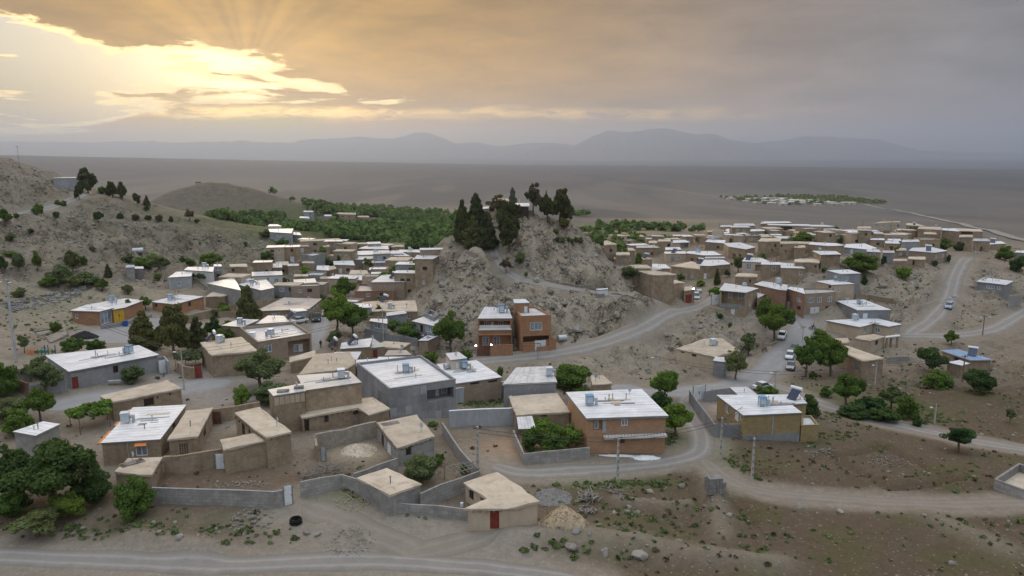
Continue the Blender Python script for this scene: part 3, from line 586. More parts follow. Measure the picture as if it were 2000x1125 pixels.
def mountains(name, prof, D, depth, base=-180.0):
    xs = np.array([p[0] for p in prof], float); ys = np.array([p[1] for p in prof], float); n = 420; px = np.linspace(xs[0], xs[-1], n)
    py = np.interp(px, xs, ys) + (fbm(px * 1.0, px * 0 + D / 999, 22, 4, .6) - .5) * 5.0
    az = (px - 1000) / F; top = HC + D * (HORIZON - py) / F * (CP + SP * 0); T = np.linspace(0, 1, 30); V = []
    for t in T:
        y = D + (t - .5) * depth; x = az * D * 1.0 + (t - .5) * 0
        sh = 1 - abs(2 * t - 1) ** .9; gul = 1 - .42 * (1 - sh) * fbm(px * 3, np.full(n, t * 40 + D), 14, 4, .6)
        V.append(np.c_[x, np.full(n, y) + (fbm(px, np.full(n, t * 9), 40, 3) - .5) * depth * .1, base + (np.maximum(top, base + 5) - base) * sh * gul])
    V = np.stack(V, 0).reshape(-1, 3); ii = np.arange(30 * n).reshape(30, n); q = np.stack([ii[:-1, :-1], ii[:-1, 1:], ii[1:, 1:], ii[1:, :-1]], -1).reshape(-1, 4)
    o = link(bpy.data.objects.new(name, mesh_np(name, V, q, 'mountain', smooth=True))); o['kind'] = 'structure'
mountains('mountains', [(-500, 280), (-300, 277), (0, 275), (200, 276), (305, 275), (312, 273), (320, 276), (380, 276), (460, 276), (482, 272), (500, 276), (580, 277), (600, 272), (640, 269), (680, 267), (715, 265), (745, 269), (775, 269), (800, 262), (815, 257), (832, 256), (845, 259), (870, 269), (895, 280), (915, 277), (935, 276), (950, 281), (985, 284), (1010, 280), (1060, 277), (1110, 281), (1150, 297)], 24000, 6000)
mountains('mountains', [(1030, 297), (1060, 285), (1085, 284), (1110, 288), (1125, 280), (1160, 262), (1185, 253), (1210, 255), (1245, 252), (1262, 249), (1295, 249), (1330, 257), (1345, 260), (1385, 260), (1415, 272), (1450, 276), (1480, 280), (1530, 297)], 21000, 5000)
mountains('mountains', [(1440, 290), (1480, 276), (1520, 272), (1560, 264), (1600, 265), (1650, 269), (1700, 271), (1740, 282), (1790, 294), (1900, 297), (2000, 299), (2500, 300)], 23000, 5000)
# ------------------------------------------------------------------ building kit
HOUSES = []
WARN = []
def offset_poly(P, d):
    n = len(P); out = []
    for i in range(n):
        a, b, c = P[i - 1], P[i], P[(i + 1) % n]
        e1 = (b - a) / (np.linalg.norm(b - a) + 1e-9); e2 = (c - b) / (np.linalg.norm(c - b) + 1e-9)
        n1 = np.array([e1[1], -e1[0]]); n2 = np.array([e2[1], -e2[0]]); k = n1 + n2; q = 1 + n1 @ n2
        out.append(b + k * d / max(q, .35))
    return out
def ray_plane(px, py, A, B, inset=0.0, sg=1.0):
    """where a pixel's ray meets the vertical plane through A and B pushed inwards; gives (u, z)"""
    e = B - A; L = np.linalg.norm(e); e = e / L; n = np.array([e[1], -e[0]]) * sg; A2 = A - n * inset
    d = ray(px, py); den = d[0] * n[0] + d[1] * n[1]
    if abs(den) < 1e-6: return (L / 2, 0)
    t = (A2 @ n) / den; p = np.array([d[0] * t, d[1] * t]); return ((p - A2) @ e, HC + d[2] * t)
class House: flat = False
def wall_mesh(h, P, zb, zt, ops, sg):
    V, Fc, UV = [], [], []; n = len(P); ucur = 0.0
    def quad(pts, uvs):
        k = len(V); V.extend(pts); Fc.append((k, k + 1, k + 2, k + 3)); UV.extend(uvs)
    for i in range(n):
        A, B = P[i], P[(i + 1) % n]; L = np.linalg.norm(B - A); e = (B - A) / max(L, 1e-6); nn = np.array([e[1], -e[0]]) * sg
        os_ = [o for o in ops if o['edge'] == i]
        us = sorted({0.0, L} | {o[k] for o in os_ for k in ('u0', 'u1')}); zs = sorted({zb, zt} | {o[k] for o in os_ for k in ('z0', 'z1')})
        def pt(u, z, d=0): q = A + e * u - nn * d; return (q[0] - h.loc[0], q[1] - h.loc[1], z - h.loc[2])
        for a, b in zip(us[:-1], us[1:]):
            for c, d in zip(zs[:-1], zs[1:]):
                um, zm = (a + b) / 2, (c + d) / 2
                if any(o['u0'] < um < o['u1'] and o['z0'] < zm < o['z1'] for o in os_): continue
                q = [pt(a, c), pt(b, c), pt(b, d), pt(a, d)]; uv = [(ucur + a, c), (ucur + b, c), (ucur + b, d), (ucur + a, d)]
                if sg < 0: q.reverse(); uv.reverse()
                quad(q, uv)
        for o in os_:
            D = o['depth']; a, b, c, d = o['u0'], o['u1'], o['z0'], o['z1']
            for (p, q) in (((a, c), (a, d)), ((a, d), (b, d)), ((b, d), (b, c)), ((b, c), (a, c))):
                quad([pt(*p), pt(*q), pt(*q, D), pt(*p, D)], [p, q, (q[0] + D, q[1]), (p[0] + D, p[1])])
            if o.get('back'): quad([pt(a, c, D), pt(b, c, D), pt(b, d, D), pt(a, d, D)], [(a, c), (b, c), (b, d), (a, d)])
        ucur += L
    return V, Fc, UV
def frame_basis(h, A, B, sg):
    e = (B - A) / max(np.linalg.norm(B - A), 1e-6); n = np.array([e[1], -e[0]]) * sg
    def pt(u, z, d=0.0): q = A + e * u + n * d; return (q[0] - h.loc[0], q[1] - h.loc[1], z - h.loc[2])
    return pt
def lbox(mb, pt, u0, u1, z0, z1, d0, d1):
    b = len(mb.v); mb.v += [pt(u, z, d) for d in (d0, d1) for (u, z) in ((u0, z0), (u1, z0), (u1, z1), (u0, z1))]
    mb.f += [tuple(b + i for i in q) for q in ((0, 3, 2, 1), (4, 5, 6, 7), (0, 1, 5, 4), (1, 2, 6, 5), (2, 3, 7, 6), (3, 0, 4, 7))]
def add_window(h, pt, u0, u1, z0, z1, d, fm='frame_white', gm='glass', panes=None, small=False):
    w = u1 - u0; hh = z1 - z0; t = min(.09, w * .14, hh * .14); mb = MB()
    lbox(mb, pt, u0, u1, z0, z0 + t, d - .06, d + .02); lbox(mb, pt, u0, u1, z1 - t, z1, d - .06, d + .02)
    lbox(mb, pt, u0, u0 + t, z0 + t, z1 - t, d - .06, d + .02); lbox(mb, pt, u1 - t, u1, z0 + t, z1 - t, d - .06, d + .02)
    n = panes or (1 if w < .8 or small else (2 if w < 2 else 3)); us = np.linspace(u0 + t, u1 - t, n + 1)
    for u in us[1:-1]: lbox(mb, pt, u - t * .4, u + t * .4, z0 + t, z1 - t, d - .06, d + .02)
    o = mb.build('window', fm, h.root)
    for a, b in zip(us[:-1], us[1:]):
        p = MB(); lbox(p, pt, a + (t * .4 if a > us[0] else 0), b - (t * .4 if b < us[-1] else 0), z0 + t, z1 - t, d - .04, d - .03); p.build('pane', gm, h.root if h.flat else o)
def add_door(h, pt, u0, u1, z0, z1, d, mat, name='door', handle=True):
    mb = MB(); lbox(mb, pt, u0, u1, z0, z1, d - .07, d - .02); w = u1 - u0; hh = z1 - z0
    for q in ((.12, .1, .88, .46), (.12, .54, .88, .9)):
        lbox(mb, pt, u0 + w * q[0], u0 + w * q[2], z0 + hh * q[1], z0 + hh * q[3], d - .03, d + .005)
    o = mb.build(name, mat, h.root)
    if handle: p = MB(); lbox(p, pt, u1 - w * .1, u1 - w * .05, z0 + hh * .45, z0 + hh * .53, d + .005, d + .04); p.build('handle', 'dark_metal', h.root if h.flat else o)
    return o
def add_gate(h, pt, u0, u1, z0, z1, d, mat):
    m = (u0 + u1) / 2; root = None
    for a, b in ((u0, m - .02), (m + .02, u1)):
        mb = MB(); lbox(mb, pt, a, b, z0, z1, d - .08, d - .03); k = max(2, int((b - a) / .35))
        for q in np.linspace(a, b, k + 1)[:-1]: lbox(mb, pt, q + .03, q + (b - a) / k - .03, z0 + .12, z1 - .12, d - .04, d - .005)
        o = mb.build('gate_leaf', mat, h.root); p = MB(); hx = m - .12 if a == u0 else m + .06
        lbox(p, pt, hx, hx + .06, z0 + (z1 - z0) * .45, z0 + (z1 - z0) * .6, d - .01, d + .05); p.build('handle', 'dark_metal', o)
def H(zone, label, pts, yb=None, h=None, bi=0, wall='mud', roof='mud', par=0.0, over=.12, op=(), name=None, on=None, group=None, pipes=None, auto=0, th=None, base_z=None, small=False, maxd=None, cat=None, nick=None, minh=None):
    px = [zp(zone, *p) for p in pts]; Hs = House(); n = len(px)
    if on is not None:
        b = on_z(*zp(zone, pts[bi][0], yb), on.ztop)
        Y = b[1]; ztop = on_y(px[bi][0], px[bi][1], Y)[2]
    elif yb is not None:
        b = hit(*zp(zone, pts[bi][0], yb)); ztop = on_y(px[bi][0], px[bi][1], b[1])[2]
        if minh and ztop - b[2] < minh: ztop = b[2] + minh
        Pt = [on_z(*p, ztop)[:2] for p in px]; gm = np.mean([float(ground(*p)) for p in Pt])
        if not minh and ztop - gm < 2.3: ztop = hit(*px[bi], h=2.3 if small else 2.75)[2]
    else:
        q = hit(*px[bi], h=h); ztop = q[2]
    if on is None and not minh and name != 'foundation':
        for _ in range(6):
            gm = np.mean([float(ground(*on_z(*p, ztop)[:2])) for p in px])
            if ztop - gm >= 2.35: break
            ztop += .8 * (2.5 - (ztop - gm))
    P = [np.array(on_z(*p, ztop)[:2]) for p in px]
    if n == 4 or maxd:   # keep the plan credible where the view grazes the roof
        f = (P[0] + P[1]) / 2; bk = (P[2] + P[3]) / 2 if n == 4 else np.mean(P[2:], axis=0); dd = np.linalg.norm(bk - f); wd = np.linalg.norm(P[1] - P[0])
        lim = maxd or (max(9.0, 1.5 * wd) if zone in ('Z1', 'Z2', 'Z4', 'Z5') else max(20.0, 1.5 * wd)); mn = 2.2 if on is not None else 3.2
        if dd > lim or dd < mn:
            s = (lim if dd > lim else mn) / dd
            for k in range(2, n):
                near = P[1] if np.linalg.norm(P[k] - P[1]) < np.linalg.norm(P[k] - P[0]) else P[0]; P[k] = near + (P[k] - near) * s
    area = .5 * sum(P[i][0] * P[(i + 1) % n][1] - P[(i + 1) % n][0] * P[i][1] for i in range(n)); sg = 1.0
    if area < 0: WARN.append(('cw', zone, label)); sg = -1.0
    c = np.mean(P, axis=0)
    if on is not None: zb = on.ztop - .02; zg = on.ztop
    else:
        gz = np.array([float(ground(*p)) for p in P] + [float(ground(*((P[i] + P[i - 1]) / 2))) for i in range(n)]); zg = gz.min(); zb = zg - .6
    if base_z is not None: zb = base_z
    hgt = ztop - (gz.mean() if on is None else on.ztop)
    if on is None and (hgt < 2.0 or hgt > 10.5): WARN.append(('height %.1f' % hgt, zone, label))
    wd = [round(float(np.linalg.norm(P[i] - P[(i + 1) % n])), 1) for i in range(n)]
    if max(wd) > 26 or min(wd) < .8: WARN.append(('sides', wd, zone, label))
    Hs.loc = (float(c[0]), float(c[1]), float(zg if on is None else zb)); Hs.P = P; Hs.ztop = ztop; Hs.zb = zb; Hs.zg = zg; Hs.sg = sg; Hs.zone = zone; Hs.label = label; Hs.nick = nick or label; Hs.px = px
    if on is None:
        nm = name or {'mud': 'mud_house', 'mud_dark': 'mud_house', 'mudbrick': 'mud_brick_house', 'block': 'block_house', 'cement': 'cement_house', 'cement_light': 'cement_house', 'orange_brick': 'brick_house', 'brown_facing': 'brick_house', 'red_brick': 'brick_house', 'pale_brick': 'brick_house', 'yellow_brick': 'brick_house'}.get(wall, 'plastered_house')
        Hs.root = thing(nm, label, cat or ('shed' if 'shed' in nm else 'house'), Hs.loc, 0, group); Hs.owner = Hs
    else: Hs.root = None
    slab = th if th is not None else (.30 if roof == 'mud' else .2); zt = ztop - slab if not par else ztop
    rec = []; kids = []
    for o in op:
        k, e = o[0], o[1]; A_, B_ = P[e], P[(e + 1) % n]; L = np.linalg.norm(B_ - A_)
        inset = 0.0
        if k in ('W', 'D'):
            r = [q for q in rec if q['edge'] == e][-1]; inset = r['depth']
        uz = [ray_plane(*zp(zone, *q), A_, B_, inset, sg) for q in ((o[2], o[3]), (o[4], o[5]), (o[2], o[5]), (o[4], o[3]))]
        u0, u1 = min(uz[0][0], uz[2][0]), max(uz[1][0], uz[3][0]); z0, z1 = min(uz[1][1], uz[2][1]), max(uz[0][1], uz[3][1])
        # use the middle of the traced box so slanted edges keep the size
        u0, u1 = sorted(((uz[0][0] + uz[2][0]) / 2, (uz[1][0] + uz[3][0]) / 2)); z0, z1 = sorted(((uz[1][1] + uz[2][1]) / 2, (uz[0][1] + uz[3][1]) / 2))
        lo, hi = .12, L - .12; w = min(u1 - u0, hi - lo); u0 = min(max(u0, lo), hi - w); u1 = u0 + w
        gmin = (zg if on is None else zb)
        z1 = min(z1, zt - .12); z0 = max(z0, gmin + .04)
        if k in ('d', 'g') and on is None:
            lg = float(ground(*(A_ + (B_ - A_) * ((u0 + u1) / 2 / L)))) + .04
            if abs(z0 - lg) < 1.3 and z1 - lg > 1.5: z0 = lg
        if z1 - z0 < .25 or u1 - u0 < .2: WARN.append(('opening dropped', zone, label, o)); continue
        R_ = dict(edge=e, u0=u0, u1=u1, z0=z0, z1=z1, depth=.14)
        if k == 'r': R_['depth'] = o[6] if len(o) > 6 else 1.4; R_['back'] = True; rec.append(R_)
        elif k == 'o': R_['depth'] = .35; rec.append(R_)
        elif k in ('W', 'D'): pass
        else: rec.append(R_)
        kids.append((k, R_, o[6:] if len(o) > 6 else (), inset))
    if auto:
        rs = random.Random(int(px[0][0] * 13 + px[0][1] * 7)); A_, B_ = P[0], P[1]; L = np.linalg.norm(B_ - A_); k = min(auto, int(L / 2.6)); hh = ztop - float(ground(*((A_ + B_) / 2)))
        lv = [0] if hh < 4.6 else [0, 1]
        for f in lv:
            fb = ztop - slab - (hh if f == 0 else hh * .5); sp = L / (k + 1) if k else 0
            for i in range(k):
                u = sp * (i + 1) + rs.uniform(-.5, .5) * .6; dr = f == 0 and i == 0 and rs.random() < .6; wv = rs.uniform(.8, 1.3); 
                a, b = (fb + .05, fb + 1.95) if dr else (fb + 1.0, fb + 1.0 + rs.uniform(.8, 1.15))
                b = min(b, ztop - slab - .2)
                if u - wv / 2 < .2 or u + wv / 2 > L - .2 or b - a < .4: continue
                R_ = dict(edge=0, u0=u - wv / 2, u1=u + wv / 2, z0=a, z1=b, depth=.14); rec.append(R_)
                st = rs.random(); kids.append(('d' if dr else ('w' if st < .55 else 'k'), R_, (rs.choice(['brown_paint', 'metal', 'white_paint']),) if dr else (), 0))
    V, Fc, UV = wall_mesh(Hs, P, zb, zt, rec, sg)
    if on is not None:   # a room on a roof is a part of that house
        Hs.root = mesh(name or 'stair_room', V, Fc, wall, on.root, uv=UV, loc=(Hs.loc[0] - on.loc[0], Hs.loc[1] - on.loc[1], Hs.loc[2] - on.loc[2])); Hs.owner = on; Hs.flat = True
    else: mesh('wall', V, Fc, wall, Hs.root, uv=UV)
    for k, R_, ex, inset in kids:
        A_, B_ = P[R_['edge']], P[(R_['edge'] + 1) % n]; pt = frame_basis(Hs, A_, B_, sg); a = (R_['u0'], R_['u1'], R_['z0'], R_['z1'])
        if k == 'w': add_window(Hs, pt, *a, -.06, *(ex[:2] if len(ex) > 1 else ()), small=small)
        elif k == 'k': add_window(Hs, pt, *a, -.08, 'brown_paint', 'darkglass', small=small)
        elif k == 'W': add_window(Hs, pt, *a, -inset + .07)
        elif k == 'd': add_door(Hs, pt, *a, -.05, ex[0] if ex else 'brown_paint')
        elif k == 'D': add_door(Hs, pt, *a, -inset + .08, ex[0] if ex else 'white_paint')
        elif k == 'g': add_gate(Hs, pt, *a, -.04, ex[0] if ex else 'white_paint')
        elif k == 'o':   # open hole: dark sheet painted as the unlit room behind
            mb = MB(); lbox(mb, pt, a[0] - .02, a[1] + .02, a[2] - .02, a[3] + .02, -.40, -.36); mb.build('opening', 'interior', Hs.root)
            lb = MB(); lbox(lb, pt, a[0] - .12, a[1] + .12, a[3], a[3] + .12, -.10, .03); lb.build('lintel', 'wood', Hs.root)
    # roof
    rm = {'mud': 'mudroof', 'white': 'white_roof', 'grey': 'grey_roof', 'pink': 'pink_roof', 'tin': 'tin', 'blue': 'blue_sheet'}[roof]
    Q = P if sg > 0 else P[::-1]; L0 = Q[1] - Q[0]; L0 = L0 / np.linalg.norm(L0); L1 = np.array([-L0[1], L0[0]])
    def loc3(p, z): return (p[0] - Hs.loc[0], p[1] - Hs.loc[1], z - Hs.loc[2])
    def rv(p): d = p - Q[0]; return (float(d @ L0), float(d @ L1))
    if roof == 'mud' and not par:
        D = []
        for i in range(n):
            a, b = Q[i], Q[(i + 1) % n]; k = max(1, int(np.linalg.norm(b - a) / 1.1)); D += [a + (b - a) * t / k for t in range(k)]
        D = [np.array(p) for p in D]; O = offset_poly(D, over); I = offset_poly(D, -.28); rr = np.random.default_rng(int(abs(c[0]) * 17 + c[1]))
        m_ = len(D); jj = lambda s: rr.normal(0, s, m_); j1, j2, j3 = jj(.05), jj(.05), jj(.035)
        V = [loc3(O[i] + j1[i] * .8, ztop - slab - .02 + j2[i]) for i in range(m_)] + [loc3(O[i] + j1[i] * .7, ztop - .07 + j3[i]) for i in range(m_)] + [loc3(I[i], ztop + .03 + j3[i] * .7) for i in range(m_)]
        Fc = [(i, (i + 1) % m_, m_ + (i + 1) % m_, m_ + i) for i in range(m_)] + [(m_ + i, m_ + (i + 1) % m_, 2 * m_ + (i + 1) % m_, 2 * m_ + i) for i in range(m_)] + [tuple(range(2 * m_, 3 * m_)), tuple(reversed(range(m_)))]
        mesh('roof', V, Fc, rm, Hs.root)
    elif par:
        I = offset_poly(Q, -.24); zr = ztop - par
        V = [loc3(p, zr) for p in offset_poly(Q, -.2)]; mesh('roof', V, [tuple(range(n))], rm, Hs.root, uv=[rv(p) for p in Q])
        O = offset_poly(Q, .03); V = [loc3(p, zr - .15) for p in I] + [loc3(p, ztop + .06) for p in I] + [loc3(p, ztop + .06) for p in O] + [loc3(p, ztop - .06) for p in O]
        Fc = [(k * n + i, k * n + (i + 1) % n, (k + 1) * n + (i + 1) % n, (k + 1) * n + i) for k in range(3) for i in range(n)]
        mesh('parapet', V, [f[::-1] for f in Fc], wall if wall != 'mudbrick' else 'mud', Hs.root, uv=[(0, 0)] * (len(Fc) * 4)); Hs.ztop = zr
    else:
        O = offset_poly(Q, over); V = [loc3(p, ztop - slab) for p in O] + [loc3(p, ztop) for p in O]
        Fc = [tuple(range(n, 2 * n)), tuple(reversed(range(n)))] + [(i, (i + 1) % n, n + (i + 1) % n, n + i) for i in range(n)]
        uv = [rv(p) for p in O] + [rv(p) for p in O][::-1]
        for i in range(n): uv += [rv(O[i]), rv(O[(i + 1) % n]), rv(O[(i + 1) % n]), rv(O[i])]
        mesh('roof', V, Fc, rm, Hs.root, uv=uv, mats=[rm, 'galvanised' if roof in ('tin', 'blue') else 'metal'], mi=[0, 1] + [1] * n)
    npipe = pipes if pipes is not None else (2 if roof in ('white', 'grey', 'pink') and not small else (1 if roof == 'mud' and not small and random.random() < .5 else 0))
    for _ in range(npipe):
        ws = np.array([random.uniform(.15, 1) for _ in P]); ws /= ws.sum(); p = sum(w * (q * .8 + c * .2) for w, q in zip(ws, P)); hh = random.uniform(.45, .95)
        x, y, z = loc3(p, Hs.ztop - .05); mb = MB(); mb.bar((x, y, z), (x, y, z + hh), .065, n=7); mb.bar((x, y, z + hh), (x, y, z + hh + .12), .11, .11, 7); mb.build('vent_pipe', random.choice(['metal', 'galvanised', 'pole']), Hs.root)
    if on is None: HOUSES.append(Hs)
    return Hs
def at_roof(Hs, zone, x, y): return on_z(*zp(zone, x, y), Hs.ztop)
# ---- walls that run along the ground
def WALL(zone, label, pts, h=2.0, t=.22, mat='block', name='block_wall', base=False, gate=None, cap=None, group=None, jit=.0, close=False):
    """pts: top pixels (or base pixels when base=True)"""
    P = [np.array(hit(*zp(zone, *p), h=0 if base else h)[:2]) for p in pts]
    if close: P.append(P[0])
    D = [P[0]]
    for a, b in zip(P[:-1], P[1:]):
        k = max(1, int(np.linalg.norm(b - a) / 1.5)); D += [a + (b - a) * i / k for i in range(1, k + 1)]
    D = np.array(D); T = np.gradient(D, axis=0); T /= np.linalg.norm(T, axis=1)[:, None] + 1e-9; Nn = np.c_[-T[:, 1], T[:, 0]] * t / 2
    zg = ground(D[:, 0], D[:, 1]); k = np.ones(5) / 5; zs = np.convolve(np.pad(zg, 2, mode='edge'), k, 'valid'); zt = zs + h
    if jit: zt = zt + np.random.default_rng(len(D)).normal(0, jit, len(D))
    c = D.mean(axis=0); loc = (c[0], c[1], float(zg.min())); root = thing(name, label, 'wall', loc, 0, group); m_ = len(D); L = np.r_[0, np.cumsum(np.linalg.norm(np.diff(D, axis=0), axis=1))]
    V = []
    for i in range(m_):
        a, b = D[i] - Nn[i], D[i] + Nn[i]
        V += [(a[0] - loc[0], a[1] - loc[1], zg[i] - .5 - loc[2]), (a[0] - loc[0], a[1] - loc[1], zt[i] - loc[2]), (b[0] - loc[0], b[1] - loc[1], zt[i] - loc[2]), (b[0] - loc[0], b[1] - loc[1], zg[i] - .5 - loc[2])]
    Fc, UV = [], []
    for i in range(m_ - 1):
        a, b = i * 4, i * 4 + 4
        for (p, q, v0, v1) in ((0, 1, 0, h), (1, 2, h, h + t), (2, 3, h, 0)):
            Fc.append((a + p, b + p, b + q, a + q)[::-1]); UV += [(L[i], v0), (L[i + 1], v0), (L[i + 1], v1), (L[i], v1)][::-1]
    Fc += [(0, 1, 2, 3)[::-1], tuple(m_ * 4 - 4 + j for j in range(4))]; UV += [(0, 0), (0, h), (t, h), (t, 0)] * 2
    mesh('wall_body', V, Fc, mat, root, uv=UV)
    if cap:
        V2 = []
        for i in range(m_):
            a, b = D[i] - Nn[i] * 1.25, D[i] + Nn[i] * 1.25
            V2 += [(a[0] - loc[0], a[1] - loc[1], zt[i] - loc[2] + .003), (a[0] - loc[0], a[1] - loc[1], zt[i] - loc[2] + .09), (b[0] - loc[0], b[1] - loc[1], zt[i] - loc[2] + .09), (b[0] - loc[0], b[1] - loc[1], zt[i] - loc[2] + .003)]
        F2 = [((i * 4 + p), (i * 4 + 4 + p), (i * 4 + 4 + q), (i * 4 + q))[::-1] for i in range(m_ - 1) for p, q in ((0, 1), (1, 2), (2, 3), (3, 0))] + [(3, 2, 1, 0), tuple(m_ * 4 - 4 + j for j in range(4))]
        mesh('coping', V2, F2, cap, root)
    root['_px'] = list(np.mean([zp(zone, *p) for p in pts], axis=0))
    return root
def GATE(zone, label, p0, p1, h=2.1, mat='white_paint', name='gate', leaf=2):
    """free-standing gate between two base pixels"""
    A_ = np.array(hit(*zp(zone, *p0))[:2]); B_ = np.array(hit(*zp(zone, *p1))[:2]); c = (A_ + B_) / 2; z = float(ground(*c)); Hs = House(); Hs.loc = (c[0], c[1], z); Hs.root = thing(name, label, 'gate', Hs.loc)
    pt = frame_basis(Hs, A_, B_, 1.0); L = np.linalg.norm(B_ - A_); mb = MB()
    lbox(mb, pt, -.12, 0, z - .3, z + h + .1, -.06, .06); lbox(mb, pt, L, L + .12, z - .3, z + h + .1, -.06, .06); mb.build('gate_post', 'metal', Hs.root)
    if leaf == 2: add_gate(Hs, pt, .01, L - .01, z + .03, z + h, .05, mat)
    else: add_door(Hs, pt, .01, L - .01, z + .03, z + h, .05, mat, 'gate_leaf')
    return Hs.root
# ------------------------------------------------------------------ the front compound (left of centre)
OT = H('Y3', 'mud house with white roof and orange metal trim', [(828, 435), (1300, 405), (1510, 128), (1085, 150)], yb=630, roof='white', over=.1,
       op=[('w', 0, 1105, 455, 1200, 542), ('k', 1, 1404, 272, 1426, 322)], nick='white-roofed house with orange trim')
LV = H('Y3', 'flat mud wing with a lattice vent beside the orange-trimmed house', [(1372, 402), (1605, 378), (1725, 145), (1522, 172)], yb=545, op=[('k', 1, 1655, 315, 1678, 392)], nick='mud wing with lattice vent')
H('P', 'long flat mud building with a dark window beside the grey yard', [(219.6, 784), (353.5, 757.5), (326, 742), (196, 772)], yb=822, op=[('o', 0, 281, 778, 301, 793), ('k', 0, 306, 774, 309, 779), ('k', 0, 330, 768, 334, 772)], nick='long mud building beside the grey yard')
PS = H('Y3', 'small mud shed with planks on its flat roof', [(940, 668), (1225, 690), (1318, 548), (1040, 565)], yb=800, bi=1, name='mud_shed', nick='mud shed with planks on roof')
H('Y3', 'small house with stained white roof at the left edge of the big trees', [(115, 343), (290, 375), (480, 285), (350, 265)], yb=432, wall='block', roof='white', nick='small house with stained white roof', name='block_house')
L7 = H('Y4', 'long flat mud building on the right side of the courtyard', [(350, 490), (550, 440), (280, 235), (85, 285)], yb=705, bi=1, wall='mudbrick', op=[('k', 3, 140, 380, 166, 475), ('k', 3, 196, 430, 212, 462), ('k', 3, 110, 350, 124, 372)], nick='long mud building right of the courtyard')
H('Y4', 'low mud shed joining the courtyard front wall', [(-5, 585), (340, 515), (262, 455), (-40, 510)], yb=735, bi=1, wall='mudbrick', name='mud_shed', maxd=4, nick='low mud shed in courtyard front')
WALL('P', 'mud wall with a white door closing the courtyard front', [(319, 891), (346, 891), (393, 884), (438, 875)], h=2.35, t=.35, mat='mud', name='mud_wall', jit=.05)
GATE('Y3', 'white metal door in the mud courtyard wall', (1762, 656), (1832, 648), 2.0, leaf=1, name='yard_door')
WALL('P', 'mud wall with a brown door at the back of the courtyard', [(414, 799), (440, 795), (475, 790), (507, 786)], h=2.1, t=.3, mat='mud', name='mud_wall', jit=.05)
GATE('Y3', 'brown wooden door in the back courtyard wall', (1738, 288), (1803, 282), 1.9, mat='brown_paint', leaf=1, name='yard_door')
WALL('P', 'long grey block wall along the road bank at lower left', [(297, 954), (380, 956), (475, 958.7), (536, 962), (556, 957)], h=1.85, mat='block', cap='cement')
GATE('Y4', 'white gate leaf ajar at the end of the long block wall', (503, 1072), (567, 1055), 2.3, leaf=1)
WALL('P', 'grey block wall with brushwood behind it right of the white gate', [(585.6, 942), (625, 933), (668, 923), (702, 936), (736, 951.5)], h=1.9, mat='block')
H('Y4', 'low block shed with flat mud roof among the lower yards', [(1390, 970), (1645, 885), (1360, 750), (1120, 830)], yb=1095, wall='block', name='block_shed', nick='low shed among the lower yards')
WALL('P', 'low grey block wall in front of the tan hut yard', [(759, 979), (800, 983), (860, 989), (914, 995)], h=1.3)
WALL('P', 'slanting block wall between the pergola yard and tan hut yard', [(821, 963), (860, 948), (900, 933), (936.6, 919)], h=2.0)
WALL('Y5', 'stepped block wall down the right side of the pergola yard', [(628, 362), (690, 455), (745, 535), (800, 600), (868, 668)], h=1.7, mat='block')
CH = H('Y4', 'flat-roofed mud hut with block front and white side door', [(1460, 575), (1765, 475), (1610, 305), (1285, 365)], yb=652, bi=1, wall='block', op=[('o', 0, 1527, 572, 1575, 650), ('d', 3, 1366, 545, 1398, 660, 'white_paint'), ('k', 3, 1320, 470, 1340, 585)], nick='mud hut with block front')
WALL('Y4', 'block wall running down from the mud hut corner', [(1452, 672), (1300, 720), (1200, 758), (1085, 800)], h=1.7)
WALL('Y4', 'old stone retaining wall between the upper and lower mud yards', [(765, 470), (900, 440), (1080, 400), (1215, 372), (1275, 368)], h=2.3, t=.4, mat='stone', name='stone_wall', jit=.06)
WALL('Y4', 'mud wall with patchy stone base left of the lower yard', [(770, 575), (765, 520), (760, 470)], h=1.9, t=.35, mat='mud', name='mud_wall', jit=.06)
GATE('Y4', 'open white mesh gate of the lower mud yard', (815, 692), (850, 700), 1.8, mat='galvanised', leaf=1)
LL = H('Y4', 'long low mud house with open doorway below the cement house', [(650, 320), (1130, 235), (1215, 295), (1380, 245), (1240, 150), (595, 250)], yb=452, wall='mud',
       op=[('o', 0, 668, 328, 710, 445), ('k', 0, 836, 295, 873, 368), ('k', 0, 1082, 252, 1128, 300), ('d', 0, 1086, 305, 1126, 362, 'grey_wood')], nick='long low mud house')
MB12 = H('Z7', 'tall mud-brick house with pale roof and junk on top', [(900, 925), (1355, 860), (1265, 775), (835, 805)], h=5.6, wall='mudbrick', roof='grey', over=.08, nick='tall mud-brick house')
ST = H('Z7', 'narrow mud-brick store with wooden panels and firewood on its roof', [(645, 968), (897, 930), (880, 902), (625, 945)], h=5.4, wall='mudbrick', roof='grey', pipes=0, nick='narrow store with wooden panels')
GB = H('P', 'big grey cement house with white roof and corner balcony', [(760.4, 759.6), (890, 741), (822, 694), (697, 709)], yb=824, wall='cement', roof='white', par=.35, pipes=4,
       op=[('r', 0, 834, 759, 886, 781, 2.2), ('D', 0, 850, 757, 857, 775, 'white_paint'), ('W', 0, 862, 756, 872, 768)], nick='big grey cement house')
EY = WALL('P', 'pale cement wall round the empty weedy yard', [(877, 803), (940, 800), (1007, 797.5), (995, 768), (985, 746), (930, 753), (878, 760)], h=2.6, t=.28, mat='cement_light', name='cement_wall', cap='white_paint')
TN = H('Z8', 'house with patched tin roof and grey front above the mud terrace', [(655, 760), (1065, 742), (1020, 625), (755, 635)], h=4.6, wall='cement', roof='tin', over=.15, pipes=0, nick='house with patched tin roof')
